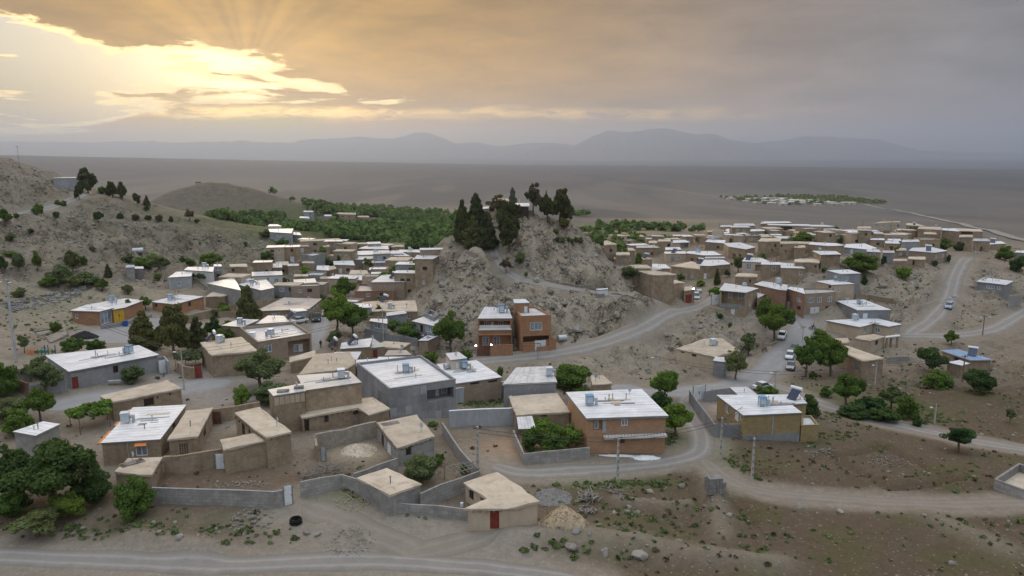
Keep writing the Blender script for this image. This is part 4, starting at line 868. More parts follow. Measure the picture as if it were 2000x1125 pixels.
MT = H('Z8', 'flat mud-roofed house between the cement yard and brown house', [(757, 1000), (880, 988), (1170, 972), (1068, 828), (700, 852)], h=3.1, wall='mudbrick', op=[('o', 1, 950, 998, 995, 1018)], nick='flat mud house beside cement yard', maxd=14)
BR = H('Y6', 'two-storey brown house with white roof and long front balcony', [(240, 335), (775, 318), (600, 142), (105, 165)], yb=588, wall='brown_facing', roof='white', over=.3, th=.3, pipes=4,
       op=[('r', 0, 276, 350, 342, 425, .5), ('W', 0, 284, 357, 311, 410), ('w', 0, 470, 345, 515, 392), ('d', 0, 338, 360, 369, 440, 'galvanised'), ('k', 0, 462, 472, 494, 512)], nick='brown house with front balcony')
WALL('Y5', 'low block wall round the vine garden beside the brown house', [(1100, 410), (1135, 490), (1172, 567), (1300, 552), (1450, 540), (1610, 522)], h=1.6)
YB = H('Y6', 'yellow-brick house with striped white roof beside the junction', [(1310, 318), (1705, 300), (1625, 240), (1740, 236), (1690, 178), (1130, 182)], yb=490, wall='yellow_brick', roof='white', over=.12, pipes=5,
       op=[('w', 5, 1185, 250, 1207, 305), ('d', 5, 1247, 288, 1275, 358, 'white_paint'), ('w', 5, 1284, 312, 1298, 352)], nick='yellow-brick house')
WALL('Y6', 'grey cement yard wall left of the yellow-brick house', [(940, 150), (1000, 235), (1060, 312), (1108, 375), (1200, 378), (1305, 382)], h=2.1, mat='cement', name='cement_wall')
WALL('Y6', 'cement wall along the back of the yellow-brick house yard', [(1042, 148), (1130, 142), (1215, 138)], h=2.1, mat='cement', name='cement_wall')
GATE('Y6', 'tall white double gate in the yard wall by the junction', (962, 222), (1040, 217), 2.7)
H('Y6', 'small white-roofed shed behind the yellow-brick house', [(1280, 184), (1405, 182), (1330, 125), (1218, 128)], h=2.6, wall='cement', roof='white', name='cement_shed', pipes=1, nick='white-roofed shed behind yellow-brick house')
H('Y6', 'low yellow-brick annex with pale roof beside the yellow-brick house', [(1705, 392), (1826, 388), (1772, 322), (1708, 325)], yb=505, wall='yellow_brick', roof='white', par=.25, name='brick_shed', pipes=0, nick='low yellow-brick annex')
HT = H('P', 'small tan hut with thick mud roof and red metal door', [(914, 991), (990, 990), (1050, 977), (971, 922), (909, 941), (956, 973)], yb=1017, wall='tanplaster', over=.2, name='mud_hut',
       op=[('d', 0, 957, 992, 975, 1017, 'red_paint'), ('k', 4, 916, 952, 925, 975), ('o', 4, 938, 962, 954, 982)], nick='tan hut with red door')
# ------------------------------------------------------------------ middle: houses under the rock hill
H1 = H('Z8', 'house with pale roof and cream stair room above the cement yard', [(280, 755), (637, 705), (440, 575), (135, 605)], h=3.4, wall='pale_brick', roof='white', over=.1, pipes=3, op=[('o', 0, 395, 748, 465, 764), ('o', 0, 535, 732, 605, 748)], nick='house with cream stair room')
H('Z8', '', [(242, 572), (365, 556), (300, 510), (205, 520)], yb=652, on=H1, wall='cream', roof='white', op=[('d', 0, 282, 590, 308, 640, 'white_paint')])
OB = H('Z8', 'two-storey orange brick house with two deep balconies', [(455, 247), (718, 245), (680, 138), (520, 140)], yb=508, wall='orange_brick', roof='white', over=.12, pipes=3,
       op=[('r', 0, 466, 266, 706, 332, 1.5), ('W', 0, 504, 268, 536, 306), ('D', 0, 553, 270, 578, 330, 'white_paint'), ('W', 0, 612, 268, 652, 306), ('r', 0, 462, 380, 714, 470, 1.5), ('W', 0, 490, 390, 540, 458), ('W', 0, 577, 390, 625, 458)], nick='orange brick house with balconies')
WALL('Z8', 'orange brick front wall of the house with two balconies', [(553, 460), (640, 457), (726, 455)], h=2.2, mat='orange_brick', name='brick_wall', cap='orange_brick')
GATE('Z8', 'dark barred gate left of the orange brick front wall', (447, 542), (550, 540), 2.2, mat='brown_paint')
BB = H('Z8', 'brick house with white stair room and carport beside the balcony house', [(790, 232), (1027, 222), (900, 155), (735, 165)], yb=505, wall='orange_brick', roof='white', par=.3, pipes=1,
       op=[('w', 0, 862, 278, 955, 340), ('r', 0, 806, 384, 1010, 470, 3.0)], nick='brick house with carport')
H('Z8', '', [(740, 127), (855, 124), (820, 97), (733, 99)], yb=207, on=BB, wall='orange_brick', roof='white', op=[('d', 0, 815, 152, 842, 205, 'white_paint')], pipes=0)
WALL('Z8', 'orange brick wall piece left of the white double gate', [(803, 436), (870, 432), (896, 428)], h=2.1, mat='orange_brick', name='brick_wall')
GATE('Z8', 'white double gate of the brick house with carport', (898, 502), (983, 495), 2.2)
WALL('Z8', 'orange brick wall piece right of the white double gate', [(985, 415), (1062, 412), (1020, 393)], h=2.2, mat='orange_brick', name='brick_wall')
H('Z8', 'small flat mud shed right of the round green bush', [(1350, 758), (1497, 752), (1430, 688), (1340, 690)], yb=812, bi=1, wall='mud', name='mud_shed', nick='small mud shed by round bush')
# ------------------------------------------------------------------ left-middle cluster (along the lane)
PH = H('Z7', 'two-storey house with cement parapet roof and corner balcony', [(512, 535), (950, 466), (800, 370), (370, 415)], yb=690, wall='pale_brick', roof='white', par=.5, pipes=2,
       op=[('w', 0, 572, 556, 630, 615), ('r', 0, 762, 515, 942, 640, 1.5), ('W', 0, 806, 552, 845, 610), ('D', 0, 848, 548, 880, 612, 'white_paint')], nick='house with cement parapet')
TM = H('Z7', 'mud house with tan roof and red yard door beside the grey yard', [(140, 635), (510, 600), (375, 490), (50, 535)], yb=822, wall='mud', nick='mud house with tan roof')
GATE('Z6', 'red metal yard door in the mud wall by the grey yard', (1645, 948), (1710, 945), 2.2, mat='red_paint', leaf=1, name='yard_door')
WALL('Z6', 'mud yard wall left of the red yard door', [(1500, 805), (1560, 850), (1640, 858)], h=2.0, t=.3, mat='mud', name='mud_wall', jit=.05)
H('Z7', 'small mud-brick stair house with sloping wavy roof', [(780, 690), (985, 640), (975, 605), (775, 660)], yb=790, wall='mudbrick', name='mud_brick_shed', nick='small stair house with wavy roof', pipes=0)
H('Z7', 'broad flat mud terrace roof behind the tall mud-brick house', [(855, 792), (1235, 747), (1310, 700), (1260, 612), (985, 628)], h=3.0, wall='mud', pipes=3, nick='broad mud terrace roof', maxd=16)
RD = H('Z7', 'small brick roof room with a red door', [(1420, 582), (1545, 568), (1455, 505), (1375, 545)], yb=668, wall='pale_brick', roof='grey', pipes=0, op=[('d', 0, 1453, 596, 1488, 660, 'red_paint')], nick='small brick room with red door')
WS = H('Z7', 'white-roofed house carrying two solar heaters by the lane', [(1190, 587), (1420, 572), (1440, 500), (1200, 540)], h=3.0, wall='mud', roof='white', nick='white-roofed house with two heaters')
H('Z7', 'flat pale roof right of the small brick room', [(1550, 642), (1760, 636), (1720, 600), (1580, 600)], h=3.0, wall='mud', roof='pink', nick='flat pale roof by brick room')
H('Z7', 'low white-roofed house behind the solar heater terrace', [(225, 397), (390, 410), (520, 352), (370, 345)], h=3.0, wall='pale_brick', roof='white', nick='low white-roofed house')
GR = H('Z7', 'white-roofed house with a grey block room on its right', [(500, 385), (770, 366), (720, 320), (600, 318)], h=3.4, wall='pale_brick', roof='white', nick='white-roofed house with grey room')
H('Z7', 'grey block room with white roof above the lane', [(800, 287), (918, 276), (880, 260), (775, 262)], yb=375, wall='cement', roof='white', pipes=0, nick='grey block room above lane', name='block_room', cat='house')
LT = H('Z7', 'long tan building with pinkish flat roof beside the lane', [(505, 280), (925, 264), (1030, 182), (730, 172)], yb=345, wall='pale_brick', roof='pink', over=.2, pipes=3,
       op=[('w', 0, 632, 296, 695, 318), ('w', 1, 935, 262, 950, 290), ('w', 1, 965, 242, 978, 268), ('w', 1, 990, 225, 1003, 248)], nick='long tan building beside lane')
# houses right of the lane trees
H('Z2', 'pink brick shell with low unfinished walls on its roof', [(1170, 757), (1480, 752), (1470, 705), (1200, 700)], yb=808, wall='red_brick', roof='pink', par=.4, auto=2, nick='unfinished pink brick house')
H('Z2', 'white-roofed house behind the big lane tree', [(1220, 907), (1310, 902), (1350, 815), (1135, 820)], yb=945, wall='pale_brick', roof='white', nick='white-roofed house behind lane tree', auto=1)
SW = H('Z2', 'house with scalloped mud roof at the foot of the hill', [(1310, 907), (1660, 907), (1640, 825), (1310, 835)], yb=962, wall='mud', auto=3, nick='house with scalloped mud roof')
BX = H('Z2', 'grey block roof room above the white-roofed yard house', [(1425, 947), (1575, 927), (1560, 908), (1420, 925)], yb=1030, wall='cement', roof='white', pipes=0, nick='grey block roof room')
H('Z2', 'low white-roofed yard house with wide windows', [(1290, 987), (1422, 1007), (1422, 972), (1300, 970)], yb=1065, wall='cement_light', roof='white', op=[('w', 0, 1322, 1000, 1372, 1045), ('w', 0, 1385, 1010, 1412, 1050)], nick='low house with wide windows')
H('Z2', 'white-roofed house with dark porch near the round lane tree', [(1620, 987), (1800, 1027), (1835, 965), (1720, 950)], yb=1085, wall='cement', roof='white', op=[('o', 0, 1680, 1020, 1705, 1080), ('w', 0, 1725, 1025, 1780, 1075)], nick='white-roofed house with dark porch')
H('Z2', 'open grey parapet shell at the foot of the hill', [(1715, 927), (1790, 962), (1840, 930), (1760, 900)], h=2.8, wall='cement', roof='grey', par=.8, pipes=0, nick='grey parapet shell')
WALL('Z7', 'long grey yard wall below the white-roofed yard houses', [(1385, 412), (1460, 440), (1600, 470), (1700, 490), (1815, 505)], h=2.0, mat='cement', name='cement_wall')
H('Z7', 'narrow brick outbuilding with pale roof behind the cement house', [(1825, 520), (1900, 520), (1985, 480), (1900, 478)], yb=605, wall='pale_brick', roof='white', pipes=0, name='brick_shed', nick='narrow brick outbuilding')
# ------------------------------------------------------------------ left: school yard and grey long house
LA = H('Z6', 'brick hall with a tall glass front by the gravel yard', [(605, 372), (838, 380), (948, 352), (740, 325)], yb=500, bi=1, wall='orange_brick', roof='white', over=.25, op=[('w', 1, 846, 380, 944, 485), ('w', 0, 635, 405, 660, 442)], nick='brick hall with glass front')
LB = H('Z6', 'brick wing with yellow doors behind the glass-fronted hall', [(952, 365), (1052, 347), (1205, 289), (1060, 272), (765, 320)], yb=470, wall='orange_brick', roof='white', over=.2, op=[('g', 0, 957, 368, 1048, 465, 'yellow_paint')], nick='brick wing with yellow doors', maxd=15)
LC = H('Z6', 'brick building with white roof right of the yellow-door wing', [(1285, 300), (1480, 320), (1720, 255), (1520, 240)], yb=385, bi=1, wall='orange_brick', roof='white', over=.15, op=[('k', 1, 1590, 302, 1614, 340), ('k', 0, 1310, 318, 1330, 345), ('k', 0, 1420, 325, 1440, 352)], nick='brick building with white roof')
LG = H('Z6', 'long grey cement house with white roof and red corner door', [(590, 885), (1330, 747), (1165, 670), (395, 752)], yb=1042, wall='cement', roof='white', over=.25, pipes=5, op=[('d', 0, 602, 935, 658, 1038, 'red_paint'), ('k', 0, 955, 840, 1000, 900)], nick='long grey cement house')
GATE('Z6', 'white metal yard gate at the right end of the long grey house', (1347, 908), (1408, 900), 2.4, leaf=1)
WALL('Z6', 'cement yard wall right of the white yard gate', [(1330, 770), (1385, 760), (1420, 800)], h=2.4, mat='cement_light', name='cement_wall')
H('Z6', 'low mud house with a blue sheet leaning on its wall', [(1735, 255), (1900, 247), (1990, 225), (1830, 195)], yb=310, wall='mud_dark', nick='low mud house with blue sheet')
WALL('Z6', 'tan yard wall left of the long grey house', [(30, 892), (120, 940), (240, 1000)], h=2.0, mat='red_brick', name='brick_wall')
WALL('Z6', 'grey yard wall in front of the left garden tree', [(240, 1002), (400, 980), (560, 955)], h=2.0, mat='cement', name='cement_wall')
WALL('Z6', 'thin grey wall at the back of the left garden', [(80, 898), (240, 885), (400, 868)], h=1.6, mat='cement', name='cement_wall')
WALL('Z6', 'long pale terrace wall below the brick hall', [(850, 500), (1000, 480), (1140, 450), (1280, 400)], h=.8, mat='cement', name='cement_wall')
WALL('Z6', 'tan yard wall behind the tall pines', [(1570, 420), (1700, 385), (1850, 350), (1990, 315)], h=1.8, mat='mud', name='mud_wall')
WALL('Z2', 'long tan wall behind the dark conifer', [(390, 825), (500, 820), (600, 815)], h=2.0, mat='mud', name='mud_wall')
WALL('Z2', 'low wall across the empty plot left of the long tan building', [(100, 910), (200, 905), (295, 915)], h=1.6, mat='mud', name='mud_wall')
# ------------------------------------------------------------------ village behind the lane, valley floor
V1 = dict(group='houses on the valley floor left of the hill')
def V(lab, nick, pts, yb, wall='mud', roof='white', zone='Z2', **k):
    k.setdefault('auto', 2); return H(zone, lab, pts, yb=yb, wall=wall, roof=roof, nick=nick, **{**V1, **k})
VC1 = V('grey two-storey house end with a wide upper window', 'narrow grey two-storey house', [(70, 560), (130, 560), (125, 545), (75, 545)], 668, 'cement', op=[('w', 0, 78, 568, 122, 595), ('o', 0, 92, 622, 122, 652)], auto=0)
V('windowless tan block house under the left hillside', 'tan block house under hillside', [(200, 562), (330, 560), (325, 540), (195, 543)], 652, 'mudbrick', 'mud', auto=0, op=[('k', 0, 212, 578, 232, 604)])
V('pale pink plastered house with white-edged flat roof', 'pale pink plastered house', [(370, 637), (605, 627), (600, 598), (370, 605)], 692, 'white_wall', op=[('w', 0, 480, 648, 505, 686), ('w', 0, 540, 655, 575, 688)], auto=0)
V('low white tin roof over a dark shelter', 'low tin-roofed shelter', [(20, 692), (280, 747), (250, 690), (220, 650)], None, 'block', 'tin', h=2.8, auto=0)
V('spreading white-roofed house next to the tin shelter', 'spreading white-roofed house', [(262, 702), (440, 747), (540, 727), (480, 665), (330, 680)], None, 'block', h=3.0, auto=0, maxd=11)
V('small white box room behind the spreading white roof', 'small white box room', [(230, 670), (355, 667), (350, 648), (235, 652)], 692, 'white_wall')
V('mud cube house with bright white roof', 'mud cube with bright roof', [(530, 570), (603, 568), (600, 538), (532, 540)], 602, 'mud')
V('mud house just right of the bright-roofed cube', 'mud house right of bright cube', [(650, 558), (733, 555), (730, 540), (648, 542)], 604, 'mud')
V('brownish flat house behind the bright-roofed cube', 'flat house behind bright cube', [(552, 547), (655, 547), (650, 522), (560, 522)], 600, 'mud', 'mud')
V('plain tan house with mud roof near the leafy lane', 'plain tan house near lane', [(765, 532), (853, 532), (850, 516), (763, 516)], 580, 'mud', 'mud')
V('tan house with slanting white roof and lower mud wing', 'tan house with slanting roof', [(875, 587), (965, 592), (1000, 545), (880, 545)], 652, 'mud', roof='white')
V('brown block room attached to the slanting white roof', 'brown block room', [(970, 588), (1026, 575), (1010, 555), (965, 560)], 620, 'mud_dark', 'mud', auto=1)
V('pale stone house with stair head behind the leafy poplar', 'pale stone house', [(1010, 547), (1170, 552), (1165, 512), (1005, 510)], 612, 'pale_brick')
V('low mud roof in front of the pale stone house', 'low mud roof', [(1130, 620), (1280, 622), (1265, 590), (1140, 590)], 645, 'mud', 'mud')
V('long white-roofed house above the round lane tree', 'long white-roofed house above lane', [(1015, 659), (1245, 670), (1270, 630), (1020, 625)], 722, 'mud', auto=3)
V('pink box room beside the wide white roof', 'pink box room', [(1305, 624), (1390, 622), (1388, 604), (1302, 606)], 682, 'red_brick', auto=1)
V('wide white roof behind the pink brick shell', 'wide white roof', [(1300, 684), (1560, 682), (1568, 625), (1390, 625)], None, 'pale_brick', h=3.0, auto=0)
V('small mud house with a brown gate on the lane', 'small mud house with brown gate', [(905, 655), (990, 655), (980, 640), (900, 640)], 690, 'mud', 'mud', auto=1)
V('tan box house between two leafy trees', 'tan box between trees', [(700, 636), (805, 634), (803, 620), (700, 622)], 685, 'mud', 'mud', auto=1)
V('tan house with broken mud walls by the hill foot', 'tan house by hill foot', [(1235, 532), (1318, 534), (1318, 515), (1235, 515)], 592, 'mudbrick', 'mud', auto=1)
# upper left of the valley: on the shoulder
V('white cube house highest on the shoulder above the orchard', 'highest white cube house', [(495, 247), (600, 247), (600, 225), (510, 225)], 290, 'white_wall', auto=2)
V('grey house with cream roof on the shoulder above the orchard', 'grey house with cream roof', [(510, 292), (675, 302), (690, 265), (500, 270)], 350, 'cement_light', op=[('w', 0, 563, 302, 602, 328)], auto=0)
V('low house right of the cream-roofed grey house', 'low house right of cream roof', [(680, 312), (755, 317), (745, 295), (690, 292)], 342, 'cement')
V('flat white roof at the orchard edge below the shoulder', 'flat white roof at orchard edge', [(825, 377), (975, 382), (970, 352), (840, 352)], 400, 'mud')
V('tan house with a dark door on the shoulder slope', 'tan house on shoulder slope', [(715, 402), (815, 402), (800, 385), (720, 388)], 452, 'mud', 'mud')
V('long tan house with white garage door under the shoulder', 'long tan house under shoulder', [(818, 410), (975, 404), (965, 390), (820, 392)], 462, 'pale_brick', 'mud', op=[('d', 0, 812 + 10, 430, 842, 458, 'white_paint')], auto=2)
V('white roofs stepping along the orchard edge, left piece', 'left white orchard-edge roof', [(990, 412), (1170, 427), (1190, 400), (1020, 390)], 445, 'mud')
V('white roof room rising above the orchard edge roofs', 'white roof room', [(1095, 387), (1165, 387), (1163, 376), (1095, 377)], 412, 'white_wall', auto=1)
V('long white roof right of the roof room at the orchard edge', 'long white orchard-edge roof', [(1200, 422), (1435, 427), (1430, 400), (1270, 398)], 448, 'mud')
V('row house with broad white roof facing the valley lane', 'row house with broad roof', [(1170, 472), (1440, 464), (1440, 436), (1220, 440)], 498, 'pale_brick', auto=4)
V('small white-roofed house right of the broad-roofed row house', 'small house by row house', [(1445, 462), (1555, 460), (1540, 436), (1455, 438)], 485, 'mud')
V('dark grey house with one blue window', 'dark grey house with blue window', [(1455, 477), (1600, 480), (1560, 458), (1450, 460)], 528, 'cement', op=[('w', 0, 1520, 488, 1546, 514)], auto=0)
V('white-roofed house against the trees near the hill', 'white-roofed house against trees', [(1525, 447), (1680, 452), (1670, 432), (1520, 430)], 472, 'mud')
V('long flat tan house at the orchard edge beside the hill', 'long flat tan house by hill', [(1685, 432), (1880, 427), (1875, 415), (1680, 418)], 472, 'pale_brick', 'white', auto=3)
V('white terraced house close under the hill flank', 'white terraced house under hill', [(1640, 502), (1780, 504), (1825, 478), (1660, 472)], 532, 'mud')
V('white-roofed house with lean-to in the valley middle', 'house with lean-to', [(1330, 512), (1470, 517), (1440, 478), (1380, 478)], 548, 'mud')
V('grey-roofed house left of the lean-to house', 'grey-roofed valley house', [(1180, 502), (1330, 502), (1320, 480), (1200, 480)], 532, 'pale_brick', 'grey')
V('low white roof half hidden by trees at the hill flank', 'low roof at hill flank', [(1480, 612), (1650, 615), (1640, 590), (1500, 592)], 640, 'mud')
# left hillside cluster
V('white-roofed house with red solar frame on the left slope', 'house with red solar frame', [(1315, 1047), (1490, 1037), (1510, 985), (1400, 990)], 1092, 'cement_light', zone='Z1', auto=1)
V('white-walled house behind the red solar frame', 'white-walled house on left slope', [(1440, 987), (1660, 1002), (1670, 965), (1470, 965)], 1062, 'white_wall', zone='Z1')
V('tiny shed with blue sheet roof on the left slope', 'tiny blue-roofed shed', [(985, 968), (1050, 966), (1045, 950), (990, 950)], 985, 'block', 'blue', zone='Z1', auto=0, name='block_shed', pipes=0)
V('small shed with pale roof next to the blue-roofed shed', 'small pale-roofed shed', [(1040, 978), (1120, 978), (1115, 962), (1050, 962)], 1000, 'block', 'white', zone='Z1', auto=0, name='block_shed', pipes=0)
H('Z1', 'grey-blue block building on the crest of the left hill', [(415, 272), (605, 270), (600, 262), (425, 264)], yb=318, wall='cement_light', roof='grey', op=[('w', 0, 490, 272, 506, 296)], nick='block building on left crest', pipes=1)
H('Z1', 'tiny stone hut on top of the round hill', [(1522, 298), (1573, 298), (1570, 295), (1525, 295)], yb=312, wall='mud_dark', roof='mud', small=True, minh=2.0, maxd=4, nick='stone hut on round hill', op=[('o', 0, 1530, 301, 1562, 309)])
# beyond the orchard
def FV(lab, pts, yb, wall='mud', roof='white', **k): return H('Z2', lab, pts, yb=yb, wall=wall, roof=roof, small=True, auto=k.pop('auto', 2), pipes=0, group='houses beyond the orchard', **k)
FV('big tan house beyond the orchard', [(1048, 152), (1180, 156), (1178, 142), (1050, 140)], 207, 'mudbrick', 'mud', auto=4)
FV('white-roofed house left of the big tan house beyond the orchard', [(930, 168), (1022, 170), (1018, 156), (940, 155)], 200, 'pale_brick')
FV('pale house at the orchard end nearest the round hill', [(740, 182), (820, 186), (812, 172), (745, 170)], 212, 'cement_light')
FV('white-roofed house above the pale house near the round hill', [(772, 135), (850, 137), (845, 126), (775, 125)], 160, 'cement_light')
FV('low tan house right of the big tan house beyond the orchard', [(1190, 175), (1285, 177), (1278, 165), (1195, 165)], 202, 'mud', 'mud')
FV('low dark-fronted house at the right end beyond the orchard', [(1310, 198), (1442, 196), (1436, 188), (1318, 188)], 225, 'mudbrick')
FV('small hut among the orchard trees', [(1140, 230), (1197, 230), (1194, 224), (1143, 224)], 245, 'mud', 'mud', auto=1)
FV('small tan hut at the far right edge of the orchard', [(1530, 210), (1592, 212), (1588, 205), (1534, 204)], 225, 'mud', auto=1)
FV('low house behind the white-roofed house beyond the orchard', [(1020, 148), (1075, 150), (1072, 142), (1024, 141)], 165, 'mud', 'mud', auto=1)
# ------------------------------------------------------------------ right village
V1 = dict(group='houses of the hillside village on the right')
def R(lab, nick, pts, yb, wall='mud', roof='mud', zone='Z4', **k): k.setdefault('auto', 2); return H(zone, lab, pts, yb=yb, wall=wall, roof=roof, nick=nick, **{**V1, **k})
RG = R('mud house at the road end with a red garage door', 'mud house with red garage', [(605, 722), (735, 708), (655, 686), (530, 690)], 888, auto=0, op=[('k', 0, 625, 745, 640, 762)])
R('low garage annex with red door and lit lamp', 'garage annex', [(735, 782), (828, 768), (800, 745), (735, 750)], 897, auto=0, op=[('d', 0, 744, 822, 802, 892, 'red_paint')], name='garage')
R('mud block rising behind the red garage house', 'mud block behind garage', [(530, 657), (660, 632), (560, 612), (435, 637)], 790, auto=1)
RS = R('narrow mud tower house with a solar heater on top', 'narrow tower house', [(330, 497), (437, 494), (400, 478), (325, 481)], 582, auto=0)
R('broad mud terrace house with a blue sheet below the tower house', 'terrace house below tower house', [(310, 602), (445, 640), (640, 637), (480, 600), (320, 577)], None, h=3.4, auto=0)
R('bright white roof right of the narrow tower house', 'white roof right of tower house', [(440, 582), (607, 582), (560, 545), (445, 540)], 612, roof='white')
R('mud house with grey roof near the gardens', 'mud house with grey roof', [(295, 394), (510, 392), (450, 370), (300, 375)], 487, roof='grey')
R('mud house touching the right flank of the rock hill', 'mud house by rock hill', [(0, 364), (115, 357), (30, 325), (0, 325)], 452)
R('low mud roof between the rock hill and grey-roofed house', 'low mud roof near hill', [(120, 422), (285, 414), (260, 395), (120, 390)], 472)
R('small mud house lowest beside the rock hill flank', 'lowest mud house by hill', [(95, 492), (210, 482), (180, 450), (85, 445)], 552)
R('small mud cube at the garden edge', 'mud cube at garden edge', [(410, 347), (485, 347), (480, 328), (412, 330)], 388, auto=1)
R('mud house with a black doorway at the garden edge', 'mud house with black doorway', [(490, 332), (610, 332), (600, 316), (500, 317)], 442, auto=0, op=[('o', 0, 580, 358, 602, 385)])
R('salmon house with white roof and deep glazed porch', 'salmon house with glazed porch', [(632, 348), (782, 343), (740, 320), (632, 325)], 402, wall='tanplaster', roof='white', auto=0, op=[('r', 0, 695, 346, 772, 398, 1.2), ('W', 0, 705, 352, 765, 388)])
R('low salmon terrace below the glazed porch', 'low salmon terrace', [(565, 412), (705, 410), (690, 388), (560, 390)], 440, wall='tanplaster', roof='white')
R('white-roofed house with blue tank below the salmon house', 'house below salmon house', [(560, 447), (750, 447), (740, 425), (550, 430)], 482, roof='white', wall='tanplaster')
RW = R('wide white-roofed house in the village middle', 'wide white-roofed village house', [(750, 442), (915, 462), (1075, 460), (1000, 425), (770, 425)], 502, roof='white', wall='mud', maxd=11)
R('grey tin carport roof right of the wide white roof', 'grey carport roof', [(920, 490), (1115, 488), (1090, 475), (930, 476)], 510, wall='block', roof='grey', auto=0)
R('long mud house with rounded brown roofs in the village front', 'long mud house in village front', [(615, 557), (880, 587), (960, 562), (800, 515)], None, h=4.2, auto=3)
R('mud house with white roof at the bend of the village lane', 'mud house at lane bend', [(880, 556), (965, 560), (1155, 542), (1090, 502), (920, 502)], None, h=4.4, roof='white', auto=2, maxd=13)
R('whitewashed little house below the upper lane', 'whitewashed little house', [(940, 302), (1050, 302), (1085, 285), (960, 278)], 327, wall='white_wall', roof='white', auto=1)
R('two-level mud house with white roof and grey corner', 'two-level mud house', [(925, 337), (1100, 352), (1110, 325), (960, 318)], 417, roof='white')
R('mud house with long white roof and small white porch', 'mud house with white porch', [(1140, 382), (1300, 407), (1385, 387), (1250, 345), (1095, 350)], 490, bi=1, roof='white', maxd=11)
R('long mud house under the upper lane with pale roof', 'long mud house under upper lane', [(1095, 264), (1330, 260), (1320, 247), (1100, 248)], 322, roof='white', auto=3)
R('mud house with one blue window near the top', 'mud house with blue window', [(1340, 242), (1470, 238), (1460, 222), (1345, 225)], 342, roof='white', auto=0, op=[('w', 0, 1366, 270, 1393, 293)])
R('small mud house at the left end of the top row', 'small mud house in top row', [(1105, 237), (1215, 237), (1205, 218), (1110, 218)], 252, roof='white', auto=1)
R('pale house leftmost on the ridge', 'leftmost pale ridge house', [(1065, 202), (1170, 200), (1165, 186), (1068, 188)], 252, roof='white', wall='pale_brick')
R('wide cream-roofed house second on the ridge', 'cream-roofed ridge house', [(1185, 192), (1385, 190), (1360, 170), (1190, 172)], 227, roof='white', auto=3)
R('long ridge house with a dark open porch', 'long ridge house with porch', [(1495, 184), (1725, 190), (1969, 192), (1960, 172), (1620, 170), (1500, 172)], 262, roof='white', auto=0, op=[('o', 0, 1618, 200, 1722, 258), ('w', 1, 1875, 215, 1892, 235)], maxd=10)
R('white-roofed house behind the long ridge house', 'house behind long ridge house', [(1432, 172), (1720, 165), (1690, 152), (1450, 152)], 200, roof='white', auto=0)
R('upper storey of the tall windowless mud stronghold', 'upper mud stronghold', [(1440, 292), (1625, 292), (1620, 275), (1445, 275)], 345, auto=0)
R('tall mud stronghold wall with tiny windows', 'tall mud stronghold', [(1410, 332), (1610, 332), (1620, 305), (1440, 305)], 502, wall='mudbrick', auto=0, op=[('k', 0, 1558, 358, 1576, 388), ('k', 0, 1528, 404, 1544, 420)])
R('right half of the tall mud stronghold', 'right half of stronghold', [(1612, 352), (1780, 352), (1770, 335), (1615, 335)], 512, wall='mudbrick', auto=0, op=[('k', 0, 1617, 368, 1632, 386), ('k', 0, 1655, 415, 1668, 430)])
R('square mud tower right of the stronghold', 'square mud tower', [(1740, 387), (1840, 387), (1835, 370), (1745, 372)], 502, wall='mudbrick', auto=0)
R('low mud block with two small windows under the square tower', 'mud block under square tower', [(1745, 517), (1969, 527), (1969, 497), (1750, 497)], 627, auto=0, op=[('k', 0, 1822, 520, 1850, 532), ('k', 0, 1925, 552, 1945, 575)])
R('tall tan house with solar panel and corner balcony', 'tall house with corner balcony', [(1265, 517), (1450, 527), (1515, 517), (1430, 485), (1290, 485)], 640, wall='cream', roof='white', auto=0, op=[('w', 0, 1300, 540, 1352, 592), ('r', 0, 1382, 548, 1436, 610, 1.2)], maxd=10)
R('mud house with grey double window right of the corner balcony', 'mud house right of corner balcony', [(1437, 545), (1618, 550), (1610, 525), (1450, 522)], 690, roof='white', auto=0, op=[('w', 0, 1535, 565, 1570, 606)])
R('mud house with wide white roof and one blue window low on the right', 'wide-roofed mud house', [(1620, 577), (1838, 582), (1775, 540), (1620, 530)], 695, roof='white', auto=0, op=[('w', 0, 1785, 612, 1812, 642)])
R('flat mud forebuilding below the corner balcony house', 'flat mud forebuilding', [(1200, 652), (1400, 657), (1400, 632), (1230, 622)], 732, auto=1, op=[('k', 0, 1328, 685, 1346, 712)])
VW = R('white-roofed house with cream balcony above the scree', 'house with cream balcony', [(1062, 782), (1295, 802), (1405, 764), (1110, 718)], 1030, bi=1, wall='mudbrick', roof='white', auto=0, over=.25, op=[('r', 0, 1075, 800, 1290, 930, 1.6), ('W', 0, 1138, 795, 1172, 852), ('W', 0, 1232, 805, 1288, 858), ('d', 0, 1160, 955, 1196, 1022, 'white_paint'), ('w', 1, 1330, 890, 1345, 925)])
GATE('Z4', 'white gate left of the cream balcony house', (982, 918), (1053, 915), 2.6)
R('brick annex with white roof behind the cream balcony house', 'annex behind cream balcony', [(1405, 854), (1512, 800), (1450, 775), (1405, 790)], 950, wall='mudbrick', roof='white', auto=0, op=[('w', 0, 1440, 865, 1452, 895), ('w', 0, 1470, 845, 1482, 880)])
R('wide white terrace roof right of the cream balcony house', 'wide white terrace roof', [(1375, 727), (1600, 777), (1670, 783), (1675, 732), (1450, 700)], None, h=4.6, wall='red_brick', roof='white', auto=0, maxd=13)
